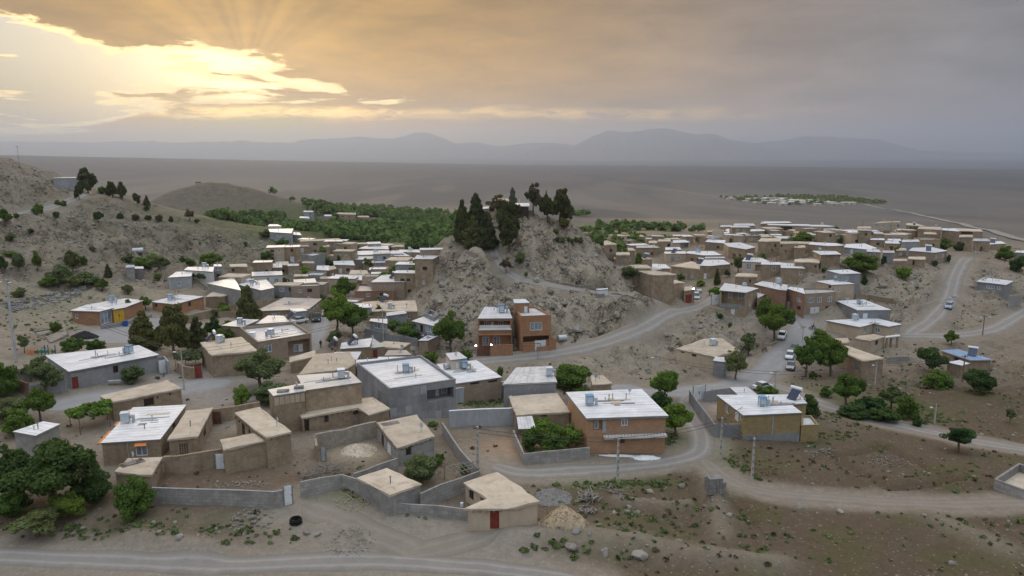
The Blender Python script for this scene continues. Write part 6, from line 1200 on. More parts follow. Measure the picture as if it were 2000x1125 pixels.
# front and left
for a in (('P', 105, 1000, 165, 150, 'round', 'leaf_dark', 'very large dark'), ('P', 30, 985, 110, 120, 'round', 'leaf_dark', 'dark'), ('P', 185, 985, 80, 75, 'bush', 'leaf_dark', 'dark low'), ('P', 262, 1008, 74, 92, 'bush', 'leaf_green', 'tall rounded'), ('P', 135, 1010, 70, 62, 'bush', 'leaf_bright', 'yellowish green'), ('P', 75, 1045, 110, 55, 'sparse', 'leaf_olive', 'small ragged'),
          ('P', 25, 1010, 70, 60, 'bush', 'leaf_green', 'pale'), ('P', 79, 822, 60, 68, 'round', 'leaf_green', 'round-headed'), ('P', 90, 772, 70, 78, 'sparse', 'leaf_olive', 'pale airy'), ('P', 12, 775, 60, 80, 'bush', 'leaf_green', 'big edge'), ('P', 20, 820, 70, 50, 'bush', 'leaf_olive', 'pale low'), ('P', 35, 850, 60, 60, 'bush', 'leaf_green', 'leafy'),
          ('P', 256, 747, 52, 40, 'bush', 'leaf_olive', 'dense'), ('P', 142, 690, 52, 36, 'bush', 'leaf_green', 'bright'), ('P', 186, 688, 40, 32, 'bush', 'leaf_green', 'smaller bright'), ('P', 60, 745, 40, 40, 'sparse', 'leaf_olive', 'little'), ('P', 108, 650, 26, 26, 'bush', 'leaf_green', 'round'), ('P', 48, 690, 26, 42, 'sparse', 'leaf_olive', 'spindly'),
          ('P', 282, 684, 62, 76, 'pine', 'needle_olive', 'broad'), ('P', 341, 694, 72, 100, 'roundpine', 'needle_olive', 'tallest yard'), ('P', 386, 682, 44, 62, 'pine', 'needle', 'dark'), ('P', 415, 662, 32, 44, 'round', 'leaf_dark', 'blue-green'), ('P', 449, 664, 44, 30, 'bush', 'leaf_green', 'low'), ('P', 487, 632, 48, 74, 'pine', 'needle_olive', 'dark tapering'), ('P', 425, 668, 30, 30, 'bush', 'leaf_green', 'small'),
          ('P', 508, 764, 104, 82, 'round', 'leaf_olive', 'wide'), ('P', 525, 788, 76, 50, 'bush', 'leaf_olive', 'vine-like pale'), ('P', 472, 790, 34, 45, 'bush', 'leaf_bright', 'bright leafy'), ('P', 285, 605, 24, 28, 'round', 'leaf_green', 'young'), ('P', 250, 612, 22, 28, 'round', 'leaf_green', 'slim young'), ('P', 420, 622, 14, 20, 'sparse', 'leaf_olive', 'bare little'),
          ('P', 660, 652, 66, 88, 'round', 'leaf_bright', 'big bright'), ('P', 690, 658, 56, 70, 'round', 'leaf_green', 'bushy green'), ('P', 675, 590, 48, 50, 'round', 'leaf_green', 'rounded'), ('P', 655, 676, 34, 34, 'sparse', 'leaf_olive', 'small'), ('P', 880, 694, 66, 86, 'round', 'leaf_green', 'full round'), ('P', 808, 666, 64, 44, 'bush', 'leaf_green', 'yard'), ('P', 842, 708, 30, 26, 'bush', 'leaf_green', 'low'),
          ('P', 908, 706, 30, 28, 'bush', 'leaf_green', 'small leafy'), ('P', 740, 622, 18, 28, 'round', 'leaf_dark', 'narrow'), ('P', 1113, 764, 78, 62, 'bush', 'leaf_green', 'huge rounded'), ('P', 977, 740, 14, 30, 'bush', 'leaf_green', 'upright ivy'), ('P', 1140, 770, 36, 14, 'bush', 'leaf_green', 'low trailing'), ('P', 1150, 745, 14, 26, 'sparse', 'leaf_bright', 'thin young'),
          ('P', 1296, 782, 64, 66, 'round', 'leaf_bright', 'bright'), ('P', 1290, 800, 46, 42, 'bush', 'leaf_dark', 'blue-green'), ('P', 1320, 852, 64, 70, 'round', 'leaf_bright', 'large bright'), ('P', 1240, 772, 24, 14, 'bush', 'leaf_green', 'tiny'),
          ('P', 1035, 878, 50, 54, 'bush', 'leaf_green', 'vine'), ('P', 1075, 880, 64, 62, 'bush', 'leaf_green', 'large vine'), ('P', 1112, 876, 52, 58, 'bush', 'leaf_bright', 'bright vine'), ('P', 1058, 850, 60, 40, 'bush', 'leaf_bright', 'rear vine'), ('P', 822, 942, 72, 62, 'bush', 'leaf_olive', 'grey-green olive'), ('P', 858, 908, 22, 28, 'bush', 'leaf_green', 'little'), ('P', 845, 832, 22, 10, 'bush', 'leaf_green', 'tiny'), ('P', 905, 925, 16, 22, 'bush', 'leaf_green', 'small'),
          ('P', 1512, 668, 68, 82, 'round', 'leaf_green', 'big street'), ('P', 1495, 640, 40, 60, 'tall', 'leaf_green', 'tall street'), ('P', 1462, 694, 38, 46, 'sparse', 'leaf_olive', 'pale'), ('P', 1437, 742, 50, 60, 'round', 'leaf_olive', 'grey-green'), ('P', 1428, 720, 30, 40, 'bush', 'leaf_green', 'leafy'), ('P', 1574, 736, 54, 78, 'round', 'leaf_green', 'street-side'), ('P', 1622, 734, 66, 80, 'round', 'leaf_green', 'spreading'), ('P', 1600, 700, 50, 60, 'tall', 'leaf_green', 'upright'), ('P', 1608, 668, 30, 26, 'bush', 'leaf_green', 'small'), ('P', 1587, 740, 16, 18, 'bush', 'leaf_green', 'tiny'),
          ('P', 1652, 794, 62, 68, 'round', 'leaf_green', 'leafy roadside'), ('P', 1740, 800, 52, 52, 'round', 'leaf_olive', 'dark-stemmed'), ('P', 1768, 818, 46, 56, 'bush', 'leaf_green', 'dense roadside'), ('P', 1700, 806, 60, 36, 'bush', 'leaf_dark', 'low dark'), ('P', 1725, 822, 60, 30, 'bush', 'leaf_dark', 'scrubby'), ('P', 1612, 775, 24, 26, 'bush', 'leaf_green', 'small'), ('P', 1790, 832, 26, 28, 'bush', 'leaf_dark', 'little dark'), ('P', 1670, 812, 70, 26, 'bush', 'leaf_dark', 'flat dark'),
          ('P', 1820, 728, 60, 54, 'round', 'leaf_dark', 'dark'), ('P', 1828, 758, 58, 40, 'bush', 'leaf_green', 'broad green'), ('P', 1914, 766, 66, 52, 'bush', 'leaf_dark', 'dark spreading'), ('P', 1858, 674, 26, 30, 'round', 'leaf_green', 'lone road'), ('P', 1497, 774, 46, 26, 'bush', 'leaf_green', 'leafy'), ('P', 1580, 812, 42, 48, 'bush', 'leaf_dark', 'dark'), ('P', 1870, 884, 66, 56, 'sparse', 'leaf_dark', 'lone dark field'), ('P', 1972, 826, 22, 34, 'sparse', 'leaf_olive', 'dead-looking'), ('P', 1390, 778, 8, 22, 'bush', 'leaf_green', 'thin yard'),
          ('P', 1246, 524, 18, 32, 'tall', 'leaf_green', 'upright'), ('P', 1228, 542, 40, 26, 'bush', 'leaf_olive', 'straggling'), ('P', 1271, 568, 28, 40, 'round', 'leaf_green', 'dark green'), ('P', 1329, 548, 18, 16, 'bush', 'leaf_green', 'small'), ('P', 1368, 558, 18, 14, 'bush', 'leaf_bright', 'bright'), ('P', 1400, 556, 14, 32, 'cypress', 'needle', 'slim dark'), ('P', 1420, 542, 12, 16, 'round', 'leaf_dark', 'tiny dark'), ('P', 1441, 534, 30, 36, 'sparse', 'leaf_olive', 'pale airy'), ('P', 1490, 509, 14, 18, 'bush', 'leaf_bright', 'bright'),
          ('P', 1564, 480, 50, 30, 'bush', 'leaf_green', 'wide'), ('P', 1628, 458, 24, 20, 'bush', 'leaf_green', 'rooftop-high'), ('P', 1692, 474, 26, 26, 'sparse', 'leaf_green', 'leafy'), ('P', 1645, 474, 20, 16, 'bush', 'leaf_green', 'small'), ('P', 1573, 478, 26, 24, 'bush', 'leaf_dark', 'dark'), ('P', 1684, 530, 66, 42, 'bush', 'leaf_green', 'large leafy'), ('P', 1766, 545, 32, 28, 'bush', 'leaf_bright', 'fan-shaped'), ('P', 1842, 488, 32, 26, 'bush', 'leaf_green', 'round'), ('P', 1873, 490, 22, 20, 'bush', 'leaf_dark', 'blue-green'), ('P', 1825, 520, 14, 14, 'bush', 'leaf_dark', 'little dark'),
          ('P', 1852, 514, 8, 20, 'bush', 'leaf_dark', 'narrow'), ('P', 1962, 508, 36, 32, 'bush', 'leaf_green', 'dark edge'), ('P', 1985, 530, 40, 34, 'bush', 'leaf_dark', 'dark slope'), ('P', 1725, 520, 10, 26, 'bush', 'leaf_dark', 'climbing'), ('P', 1752, 500, 10, 22, 'bush', 'leaf_green', 'creeper'), ('P', 1688, 556, 12, 22, 'bush', 'leaf_dark', 'dark little'), ('P', 1608, 532, 12, 12, 'bush', 'leaf_green', 'tiny'), ('P', 1400, 578, 30, 20, 'bush', 'leaf_bright', 'vine'), ('P', 1482, 605, 12, 20, 'bush', 'leaf_green', 'ivy'), ('P', 1405, 622, 14, 12, 'bush', 'leaf_dark', 'slope'), ('P', 1425, 640, 10, 12, 'bush', 'leaf_green', 'scree'), ('P', 1785, 455, 24, 14, 'bush', 'leaf_dark', 'ridge'), ('P', 1365, 472, 22, 12, 'bush', 'leaf_green', 'flat'), ('P', 1660, 548, 20, 12, 'bush', 'leaf_green', 'low')):
    T(*a)
# left hillside
for a in ((172, 378, 40, 48, 'roundpine', 'needle', 'tall round'), (155, 390, 20, 32, 'roundpine', 'needle', 'small dark'), (200, 380, 18, 18, 'bush', 'leaf_green', 'low'), (220, 387, 26, 32, 'roundpine', 'needle', 'leaning'), (239, 390, 20, 34, 'roundpine', 'needle', 'slim'), (268, 401, 16, 26, 'roundpine', 'needle', 'young'), (287, 403, 13, 20, 'pine', 'needle', 'little'), (286, 411, 12, 10, 'bush', 'leaf_dark', 'tiny'),
          (76, 419, 24, 24, 'bush', 'leaf_green', 'roadside'), (10, 440, 26, 32, 'round', 'leaf_green', 'roadside'), (32, 426, 12, 12, 'bush', 'leaf_green', 'tiny'), (113, 399, 12, 10, 'bush', 'leaf_green', 'tiny roadside'), (125, 402, 14, 12, 'bush', 'leaf_green', 'small roadside'), (110, 425, 14, 14, 'bush', 'leaf_dark', 'slope'), (193, 435, 20, 24, 'round', 'leaf_dark', 'slope'), (236, 428, 14, 14, 'bush', 'leaf_dark', 'round slope'), (264, 430, 16, 14, 'bush', 'needle_brown', 'brown slope'), (289, 430, 14, 12, 'bush', 'leaf_dark', 'dark slope'), (312, 432, 16, 14, 'bush', 'needle_brown', 'dry slope'), (334, 434, 10, 14, 'bush', 'leaf_dark', 'pointed slope'), (371, 430, 24, 22, 'sparse', 'needle_brown', 'brown airy'), (385, 436, 12, 10, 'bush', 'leaf_dark', 'low slope'),
          (143, 532, 34, 44, 'roundpine', 'needle_olive', 'upright'), (74, 530, 18, 42, 'tall', 'leaf_green', 'slim'), (37, 532, 28, 42, 'tall', 'leaf_olive', 'dusty'), (4, 534, 22, 34, 'round', 'leaf_dark', 'edge'), (212, 542, 16, 26, 'pine', 'needle', 'little dark'), (120, 552, 46, 40, 'bush', 'leaf_olive', 'grey-green'), (175, 556, 50, 30, 'bush', 'leaf_olive', 'spreading grey-green'), (95, 560, 36, 22, 'bush', 'leaf_green', 'low green'), (150, 560, 40, 28, 'bush', 'leaf_olive', 'tangled'), (275, 525, 38, 26, 'bush', 'leaf_green', 'leafy'), (250, 512, 26, 18, 'bush', 'leaf_olive', 'thin'), (310, 525, 40, 30, 'bush', 'leaf_olive', 'mixed green'), (412, 524, 46, 32, 'round', 'leaf_green', 'full'), (357, 514, 14, 16, 'bush', 'leaf_dark', 'dark'), (374, 520, 18, 14, 'bush', 'leaf_olive', 'pale'), (410, 546, 28, 18, 'bush', 'leaf_dark', 'yard'), (308, 548, 16, 16, 'bush', 'leaf_green', 'small'), (350, 555, 36, 24, 'bush', 'leaf_olive', 'dry'), (20, 470, 24, 16, 'bush', 'leaf_olive', 'grey'), (180, 490, 12, 12, 'bush', 'leaf_olive', 'small grey'), (60, 455, 12, 10, 'bush', 'leaf_dark', 'slope-dark'),
          (553, 490, 28, 26, 'round', 'leaf_green', 'round'), (518, 462, 26, 16, 'bush', 'leaf_olive', 'brownish'), (480, 480, 10, 10, 'bush', 'leaf_olive', 'tiny'), (626, 518, 34, 20, 'bush', 'leaf_green', 'dense'), (660, 506, 28, 18, 'bush', 'leaf_green', 'leafy'), (598, 536, 26, 18, 'bush', 'leaf_bright', 'yellow-green'), (552, 556, 32, 16, 'bush', 'leaf_dark', 'dark'), (590, 582, 54, 30, 'bush', 'leaf_bright', 'wide'), (534, 584, 56, 26, 'bush', 'leaf_green', 'long'), (480, 592, 38, 36, 'tall', 'leaf_green', 'leafy'), (616, 548, 24, 12, 'bush', 'leaf_green', 'low'), (520, 525, 40, 18, 'bush', 'leaf_olive', 'grey-green'), (776, 534, 30, 18, 'bush', 'leaf_green', 'leafy'), (806, 526, 34, 18, 'bush', 'leaf_green', 'broad'), (768, 574, 30, 26, 'bush', 'needle_brown', 'dry brown'), (719, 530, 20, 28, 'sparse', 'leaf_olive', 'tall airy'), (662, 524, 12, 26, 'pine', 'needle', 'slim dark'), (627, 585, 24, 14, 'bush', 'leaf_olive', 'pale'), (645, 590, 16, 12, 'bush', 'leaf_olive', 'small pale'), (740, 596, 20, 20, 'bush', 'leaf_olive', 'thin'), (840, 520, 20, 12, 'bush', 'leaf_green', 'hill-foot'), (572, 498, 24, 12, 'bush', 'leaf_green', 'hedge-like')):
    T('P', *a)
_r = random.Random(77); _n = 0
while _n < 34:   # more garden trees squeezed between the valley houses and along the left slope
    x, y = (_r.uniform(430, 830), _r.uniform(498, 660)) if _n < 22 else (_r.uniform(20, 420), _r.uniform(500, 580)); p = np.array([hit(x, y)[:2]])
    if any(np.linalg.norm(np.mean(h.P, axis=0) - p[0]) < 3.2 for h in HOUSES) or float(sampler(mask)(*p[0])) > .3 or (x > 780 and y > 540): _n += .02; continue
    T('P', x, y, _r.uniform(16, 34), _r.uniform(14, 26), _r.choice(['bush', 'bush', 'round']), _r.choice(['leaf_green', 'leaf_olive', 'leaf_bright', 'leaf_green']), _r.choice(['unpruned', 'self-sown', 'half-grown', 'shaggy', 'lush'])); _n = int(_n) + 1
# second half of the valley gardens on the right, before the plain
for a in ((1165, 470, 40, 18), (1205, 474, 46, 22), (1248, 470, 40, 18), (1292, 470, 44, 14), (1236, 478, 50, 22), (1180, 480, 30, 16), (1140, 452, 26, 12), (1165, 452, 24, 12), (1190, 452, 22, 11), (1215, 450, 26, 13), (1240, 448, 24, 11), (1268, 450, 24, 11), (1292, 451, 22, 11), (1318, 452, 26, 14), (1334, 448, 16, 14), (1218, 440, 14, 12), (1237, 440, 14, 13), (1350, 452, 18, 9)):
    T('P', *a, 'bush', 'leaf_green', 'garden', group='garden trees beyond the rock hill')
def tree_mass(name, label, pts, size, mat, quads_each=42, seed=3, cat='orchard'):
    r = np.random.default_rng(seed); n = len(pts); V = []; A_ = []
    for (x, y), s in zip(pts, size):
        z = float(ground(x, y)); k = quads_each; d = r.normal(size=(k, 3)); d[:, 2] = np.abs(d[:, 2]) * .9 - .15; d /= np.linalg.norm(d, axis=1)[:, None]; R_ = np.array([s, s, s * r.uniform(.8, 1.15)]); c = np.array([x, y, z + s * .85])
        lob = 1 + .28 * np.sin(d[:, 0] * 7 + r.uniform(0, 6)) * np.sin(d[:, 1] * 6 + r.uniform(0, 6)); p = c + d * R_ * (lob * r.uniform(.75, 1.05, k))[:, None]
        nn = d + r.normal(size=(k, 3)) * .5; nn /= np.linalg.norm(nn, axis=1)[:, None]; a = np.cross(nn, r.normal(size=(k, 3))); a /= np.linalg.norm(a, axis=1)[:, None]; b = np.cross(nn, a); q = s * r.uniform(.22, .42, k)[:, None]
        V.append(np.stack([p - a * q - b * q, p + a * q - b * q, p + a * q + b * q, p - a * q + b * q], 1).reshape(-1, 3)); A_.append(np.repeat(np.clip(r.random() * .6 + r.random(k) * .4, 0, 1), 4))
    V = np.concatenate(V); me = mesh_np(name, V, np.arange(len(V)).reshape(-1, 4), mat, attr=('leaf', np.concatenate(A_))); o = link(bpy.data.objects.new(name, me)); return tag(o, label, cat, None, 'stuff')
def in_poly(q, P):
    x, y = q[:, 0], q[:, 1]; c = np.zeros(len(q), bool); j = len(P) - 1
    for i in range(len(P)):
        xi, yi = P[i]; xj, yj = P[j]; c ^= ((yi > y) != (yj > y)) & (x < (xj - xi) * (y - yi) / (yj - yi + 1e-12) + xi); j = i
    return c
def fill(pix, n, seed, houses=True):
    P = [hit(*p)[:2] for p in pix]; a = np.array(P); r = np.random.default_rng(seed); q = np.c_[r.uniform(a[:, 0].min(), a[:, 0].max(), n), r.uniform(a[:, 1].min(), a[:, 1].max(), n)]; q = q[in_poly(q, P)]
    if houses:
        for h in HOUSES:
            o = offset_poly(h.P if h.sg > 0 else h.P[::-1], 11 if 'beyond the orchard' in str(h.root.get('group')) else 2.5); q = q[~in_poly(q, [tuple(p) for p in o])]
    return q
q = fill([(395, 418), (470, 424), (600, 420), (735, 418), (800, 424), (900, 432), (915, 500), (860, 492), (760, 482), (660, 468), (590, 452), (520, 436), (430, 436)], 4600, 5); tree_mass('orchard', 'dense green orchard filling the valley behind the village', q, rng.uniform(1.7, 3.0, len(q)), 'orchard_leaf', 46)
belt = []
for px, n, wd in (([(590, 398), (660, 405), (740, 408), (800, 418), (860, 420)], 130, 10), ([(1135, 450), (1200, 448), (1260, 450), (1340, 452)], 46, 7), ([(1120, 424), (1136, 421)], 12, 4), ([(640, 412), (720, 420), (800, 428)], 90, 16)):
    P = np.array([hit(*p)[:2] for p in px])
    for _ in range(n): t = rng.uniform(0, len(P) - 1.001); i = int(t); p = P[i] + (P[i + 1] - P[i]) * (t - i) + rng.normal(0, wd, 2); belt.append(p)
tree_mass('tree_belt', 'rows of field trees beyond the orchard', belt, rng.uniform(2.0, 3.4, len(belt)), 'orchard_leaf', 34, 8, 'trees')
q = fill([(1500, 384), (1560, 384), (1640, 386), (1720, 395), (1755, 400), (1690, 398), (1600, 394), (1540, 391)], 2600, 9, False); q = q[:260]
q2 = fill([(1405, 386), (1480, 386), (1560, 392), (1640, 398), (1560, 402), (1500, 400), (1440, 394)], 500, 11, False)[:70]
q = np.concatenate([q, q2]); tree_mass('far_grove', 'grove of trees around the far village on the plain', q, rng.uniform(2.2, 4.2, len(q)), 'orchard_leaf', 26, 12, 'trees')
fh = fill([(1408, 386), (1470, 388), (1540, 390), (1600, 393), (1680, 399), (1640, 402), (1540, 402), (1480, 399), (1430, 393)], 1100, 13, False)[:90]
for k, (x, y) in enumerate(fh):
    z = float(ground(x, y)); w_, d_, h_ = rng.uniform(8, 16), rng.uniform(7, 11), rng.uniform(3, 4.4); a = rng.uniform(-.3, .3)
    mb = MB(); mb.box(-w_ / 2, -d_ / 2, -2, w_ / 2, d_ / 2, h_); mb.box(-w_ / 2 - .4, -d_ / 2 - .4, h_ + .01, w_ / 2 + .4, d_ / 2 + .4, h_ + .4); mb.box(-w_ * .2, -d_ / 2 - .1, .1, -w_ * .05, -d_ / 2 - .01, 2.2)
    me = bpy.data.meshes.new('far_house'); me.from_pydata(mb.v, [], mb.f); me.materials.append(MAT['cream']); me.materials.append(MAT['white_roof']); me.materials.append(MAT['brown_paint']); me.polygons.foreach_set('material_index', [0] * 6 + [1 if rng.random() < .7 else 0] * 6 + [2] * 6)
    o = link(bpy.data.objects.new('far_house', me)); o.location = (x, y, z); o.rotation_euler = (0, 0, a); tag(o, 'tiny flat-roofed house of the far village on the plain', 'house', 'houses of the far village')
# ------------------------------------------------------------------ things on roofs
def make_cooler(mat):
    root = thing('evaporative_cooler', 'x', 'cooler', (0, 0, -500)); mb = MB()
    mb.box(-.52, -.52, .35, .52, .52, .42); mb.box(-.55, -.55, 1.42, .55, .55, 1.52)
    for x in (-.5, .42):
        for y in (-.5, .42): mb.box(x, y, .42, x + .08, y + .08, 1.42)
    mb.build('casing', mat, root)
    for k, (a, b) in enumerate(((0, -1), (1, 0), (0, 1), (-1, 0))):
        m_ = MB(); rz = k * math.pi / 2; c, s = math.cos(rz), math.sin(rz)
        for j in range(6):
            z = .46 + j * .158; m_.v += [(x * c - y * s, x * s + y * c, zz) for x, y, zz in ((-.41, -.50, z), (.41, -.50, z), (.41, -.44, z + .13), (-.41, -.44, z + .13))]; b_ = len(m_.v) - 4; m_.f.append((b_, b_ + 1, b_ + 2, b_ + 3))
        m_.v += [(x * c - y * s, x * s + y * c, zz) for x, y, zz in ((-.42, -.425, .42), (.42, -.425, .42), (.42, -.425, 1.42), (-.42, -.425, 1.42))]; b_ = len(m_.v) - 4; m_.f.append((b_, b_ + 1, b_ + 2, b_ + 3))
        m_.build('louvre_panel', 'cooler_white', root)
    for x in (-.45, .45):
        for y in (-.45, .45): l_ = MB(); l_.bar((x, y, -.05), (x, y, .36), .035, n=5); l_.build('leg', 'metal', root)
    d = MB(); d.box(.53, -.22, .62, 1.15, .22, 1.05); d.box(.85, -.22, -.05, 1.15, .22, .617); d.build('duct', 'galvanised', root)
    return root
def make_solar():
    root = thing('solar_water_heater', 'x', 'solar heater', (0, 0, -500)); p = MB()
    a = math.radians(42); L = 1.9; p.v += [(x, -math.cos(a) * t + dy, math.sin(a) * t + .15 + dz) for t in (0, L) for x in (-.75, .75) for dy, dz in ((0, 0),)]; p.v += [(v[0], v[1] - .05, v[2] - .07) for v in p.v[:4]]
    p.v = [(v[0], -v[1] - .9, v[2]) for v in p.v]; p.f = [(0, 1, 3, 2), (4, 6, 7, 5), (0, 4, 5, 1), (1, 5, 7, 3), (3, 7, 6, 2), (2, 6, 4, 0)]; pn = p.build('panel', 'solar', root)
    zt = math.sin(a) * L + .15; yt = math.cos(a) * L - .9
    for x in np.linspace(-.68, .68, 9): g = MB(); g.bar((x, -.9, .24), (x, yt, zt + .09), .03, n=5); g.build('tube', 'solar', pn)
    t_ = MB(); t_.bar((-.95, yt + .12, zt + .22), (.95, yt + .12, zt + .22), .27, n=14); t_.build('tank', 'frame_white', root, smooth=False)
    f = MB()
    for x in (-.7, .7): f.bar((x, yt + .12, zt), (x, yt + .25, -.04), .03, n=5); f.bar((x, -.9, .15), (x, yt + .25, .05), .03, n=5); f.bar((x, -.1, .8), (x, yt + .25, .3), .025, n=5)
    f.bar((-.7, yt + .25, .6), (.7, yt + .25, .05), .025, n=5); f.build('frame', 'red_paint', root); return root
cool = {'b': make_cooler('cooler_blue'), 'w': make_cooler('cooler_white')}; cused = set(); solar = [make_solar(), False]
def put_cooler(h, zone, x, y, var='b', rz=0.3, sc=1.0):
    p = at_roof(h, zone, x, y); o = cool[var] if var not in cused else copy_tree(cool[var]); cused.add(var)
    o.location = p; o.rotation_euler = (0, 0, rz); o.scale = (sc,) * 3; o['label'] = ('blue' if var == 'b' else 'white') + ' evaporative cooler on roof of the ' + h.nick; o['category'] = 'cooler'; o['group'] = 'evaporative coolers on the roofs'
def put_solar(h, zone, x, y, rz, extra=''):
    p = at_roof(h, zone, x, y); o = solar[0] if not solar[1] else copy_tree(solar[0]); solar[1] = True
    o.location = p; o.rotation_euler = (0, 0, rz); o['label'] = extra + 'solar water heater on roof of the ' + h.nick; o['group'] = 'solar water heaters on the roofs'
for a in ((OT, 'Y3', 1022, 275, 'w', .3), (GB, 'Z7', 1720, 785, 'b', .2), (H1, 'Z8', 350, 645, 'b', .1), (BR, 'Y6', 250, 250, 'b', .1), (YB, 'Y6', 1436, 256, 'b', .05), (TN, 'Z8', 1010, 698, 'w', .1), (OB, 'Z8', 638, 202, 'b', .1, 1.2), (PH, 'Z7', 622, 487, 'w', 2.9), (LG, 'Z6', 1092, 738, 'b', 2.9), (LB, 'Z6', 945, 306, 'b', .2),
          (LC, 'Z6', 1440, 290, 'b', .2), (TM, 'Z7', 205, 542, 'w', 1.2), (SW, 'Z2', 1447, 893, 'w', .2), (TP, 'Y2', 340, 125, 'w', .4), (HN['wide white terrace roof'], 'Z4', 1593, 722, 'w', .4), (GT, 'Y1', 1588, 138, 'b', .4, .7), (TF, 'Y1', 447, 460, 'w', .3), (RW, 'Z4', 852, 436, 'b', .3), (MB12, 'Z7', 1195, 832, 'w', .3), (HN['white-walled house on left slope'], 'Z1', 1596, 975, 'b', .2),
          (HN['white-roofed house against trees'], 'Z2', 1600, 440, 'w', .2), (HN['row house with broad roof'], 'Z2', 1330, 455, 'w', .2), (HN['pale ridge roof'], 'Z5', 205, 178, 'w', .2), (HN['low white-roofed house'], 'Z7', 370, 395, 'b', .2), (HN['two-level mud house'], 'Z4', 990, 322, 'w', .3), (VW, 'Z4', 1280, 745, 'w', .2, .6), (HN['spreading white-roofed house'], 'Z2', 370, 705, 'b', .3)):
    put_cooler(*a)
for a in ((TM, 'Z7', 135, 525, -1.1), (WS, 'Z7', 1125, 575, -1.1, 'left '), (WS, 'Z7', 1285, 552, -1.1, 'right '), (YB, 'Y6', 1655, 208, -.9), (BL, 'Y2', 1460, 462, -.7), (RS, 'Z4', 380, 490, -.8), (HN['house below salmon house'], 'Z4', 640, 442, -.8), (HN['long mud house in village front'], 'Z4', 875, 540, -.8), (HN['tall house with corner balcony'], 'Z4', 1325, 505, -.8), (PN, 'Z5', 1140, 405, -.5), (HN['mud house with blue tank'], 'Z5', 1015, 178, -.5), (HN['rightmost ridge house'], 'Z5', 1705, 335, -.5), (HN['wide white roof'], 'Z2', 1470, 655, -.9), (SW, 'Z2', 1400, 838, -.9), (HN['white-roofed house with grey room'], 'Z7', 785, 345, -1.0)):
    put_solar(*a)
# satellite dishes on some roofs
dm = MB(); nn_ = 12
for i in range(4):
    t = i / 3 * .45; dm.v += [(.42 * math.cos(6.283 * j / nn_) * i / 3, -.3 * (1 - (i / 3) ** 2) * .6, .42 * math.sin(6.283 * j / nn_) * i / 3) for j in range(nn_)]
dm.f = [(i * nn_ + j, i * nn_ + (j + 1) % nn_, (i + 1) * nn_ + (j + 1) % nn_, (i + 1) * nn_ + j) for i in range(3) for j in range(nn_)]
rs_ = random.Random(31)
for h in rs_.sample([h for h in HOUSES if h.nick != 'unnamed' and len(h.nick.split()) <= 8], 26):
    c = np.mean(h.P, axis=0); p = h.P[rs_.randrange(len(h.P))] * .55 + c * .45; o = thing('satellite_dish', 'grey satellite dish on roof of the ' + h.nick, 'satellite dish', (p[0], p[1], h.ztop), rs_.uniform(1.8, 2.8), 'satellite dishes on the roofs')
    d_ = mesh('dish', [(v[0], v[1], v[2] * .9 + .95 + v[1] * .5) for v in dm.v], dm.f, 'cooler_white', o, smooth=True); b_ = MB(); b_.bar((0, .05, -.03), (0, .05, .95), .035, n=5); b_.bar((0, -.18, .85), (0, .35, 1.0), .02, n=4); b_.build('mast', 'metal', o)
# trim that belongs to single houses
def edge_pt(h, e): return frame_basis(h, h.P[e], h.P[(e + 1) % len(h.P)], h.sg)
def uz(h, e, zone, x, y): return ray_plane(*zp(zone, x, y), h.P[e], h.P[(e + 1) % len(h.P)], 0, h.sg)
pt = edge_pt(OT, 0); u, z = uz(OT, 0, 'Y3', 1100, 455); u2, z2 = uz(OT, 0, 'Y3', 1196, 455); mb = MB(); k = len(mb.v); mb.v += [pt(u, z + .25, .02), pt(u2, z + .25, .02), pt(u2, z, .5), pt(u, z, .5)]; mb.f.append((0, 1, 2, 3)); mb.v += [pt(u, z + .21, .02), pt(u2, z + .21, .02), pt(u2, z - .04, .5), pt(u, z - .04, .5)]; mb.f.append((7, 6, 5, 4)); mb.build('awning', 'orange_paint', OT.root)
pt = edge_pt(OT, 3); L_ = float(np.linalg.norm(OT.P[0] - OT.P[3])); mb = MB()
for a, b in ((.02, .36), (.50, .62), (.86, .99)): lbox(mb, pt, L_ * (1 - b), L_ * (1 - a), OT.ztop - .24, OT.ztop - .19, .13, .62); lbox(mb, pt, L_ * (1 - b), L_ * (1 - a), OT.ztop - .45, OT.ztop - .245, .58, .62)
mb.build('eaves_sheet', 'orange_paint', OT.root)
pt = edge_pt(OT, 0); u, z = uz(OT, 0, 'Y3', 1038, 450); mb = MB(); lbox(mb, pt, u - .05, u + .05, OT.zg, OT.ztop - .2, .01, .1); mb.build('drain_pipe', 'galvanised', OT.root)
pt = edge_pt(LV, 0); u0, z0 = uz(LV, 0, 'Y3', 1462, 535); u1, z1 = uz(LV, 0, 'Y3', 1530, 440)
for i in range(4):
    for j in range(6):
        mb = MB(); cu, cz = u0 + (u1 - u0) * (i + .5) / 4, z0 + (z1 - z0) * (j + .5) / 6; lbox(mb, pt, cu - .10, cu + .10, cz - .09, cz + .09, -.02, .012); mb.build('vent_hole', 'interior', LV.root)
# cement patches of the big grey house
for e, nu, nz in ((0, 9, 4), (3, 9, 4)):
    pt = edge_pt(GB, e); L_ = float(np.linalg.norm(GB.P[(e + 1) % 4] - GB.P[e])); zt_, zb_ = GB.ztop + .2, GB.zg + .1
    for i in range(nu):
        for j in range(nz):
            if e == 0 and i >= 5 and 1.0 < j + .5 and j >= 2: continue
            a, b = L_ * i / nu, L_ * (i + 1) / nu; c_, d_ = zb_ + (zt_ - zb_) * j / nz, zb_ + (zt_ - zb_) * (j + 1) / nz; g = random.uniform(.03, .12)
            mb = MB(); lbox(mb, pt, a + g, b - g, c_ + g, d_ - g, 0.004, random.uniform(.012, .03)); mb.build('cement_panel', random.choice(['cement', 'cement', 'cement', 'cement_light']), GB.root)
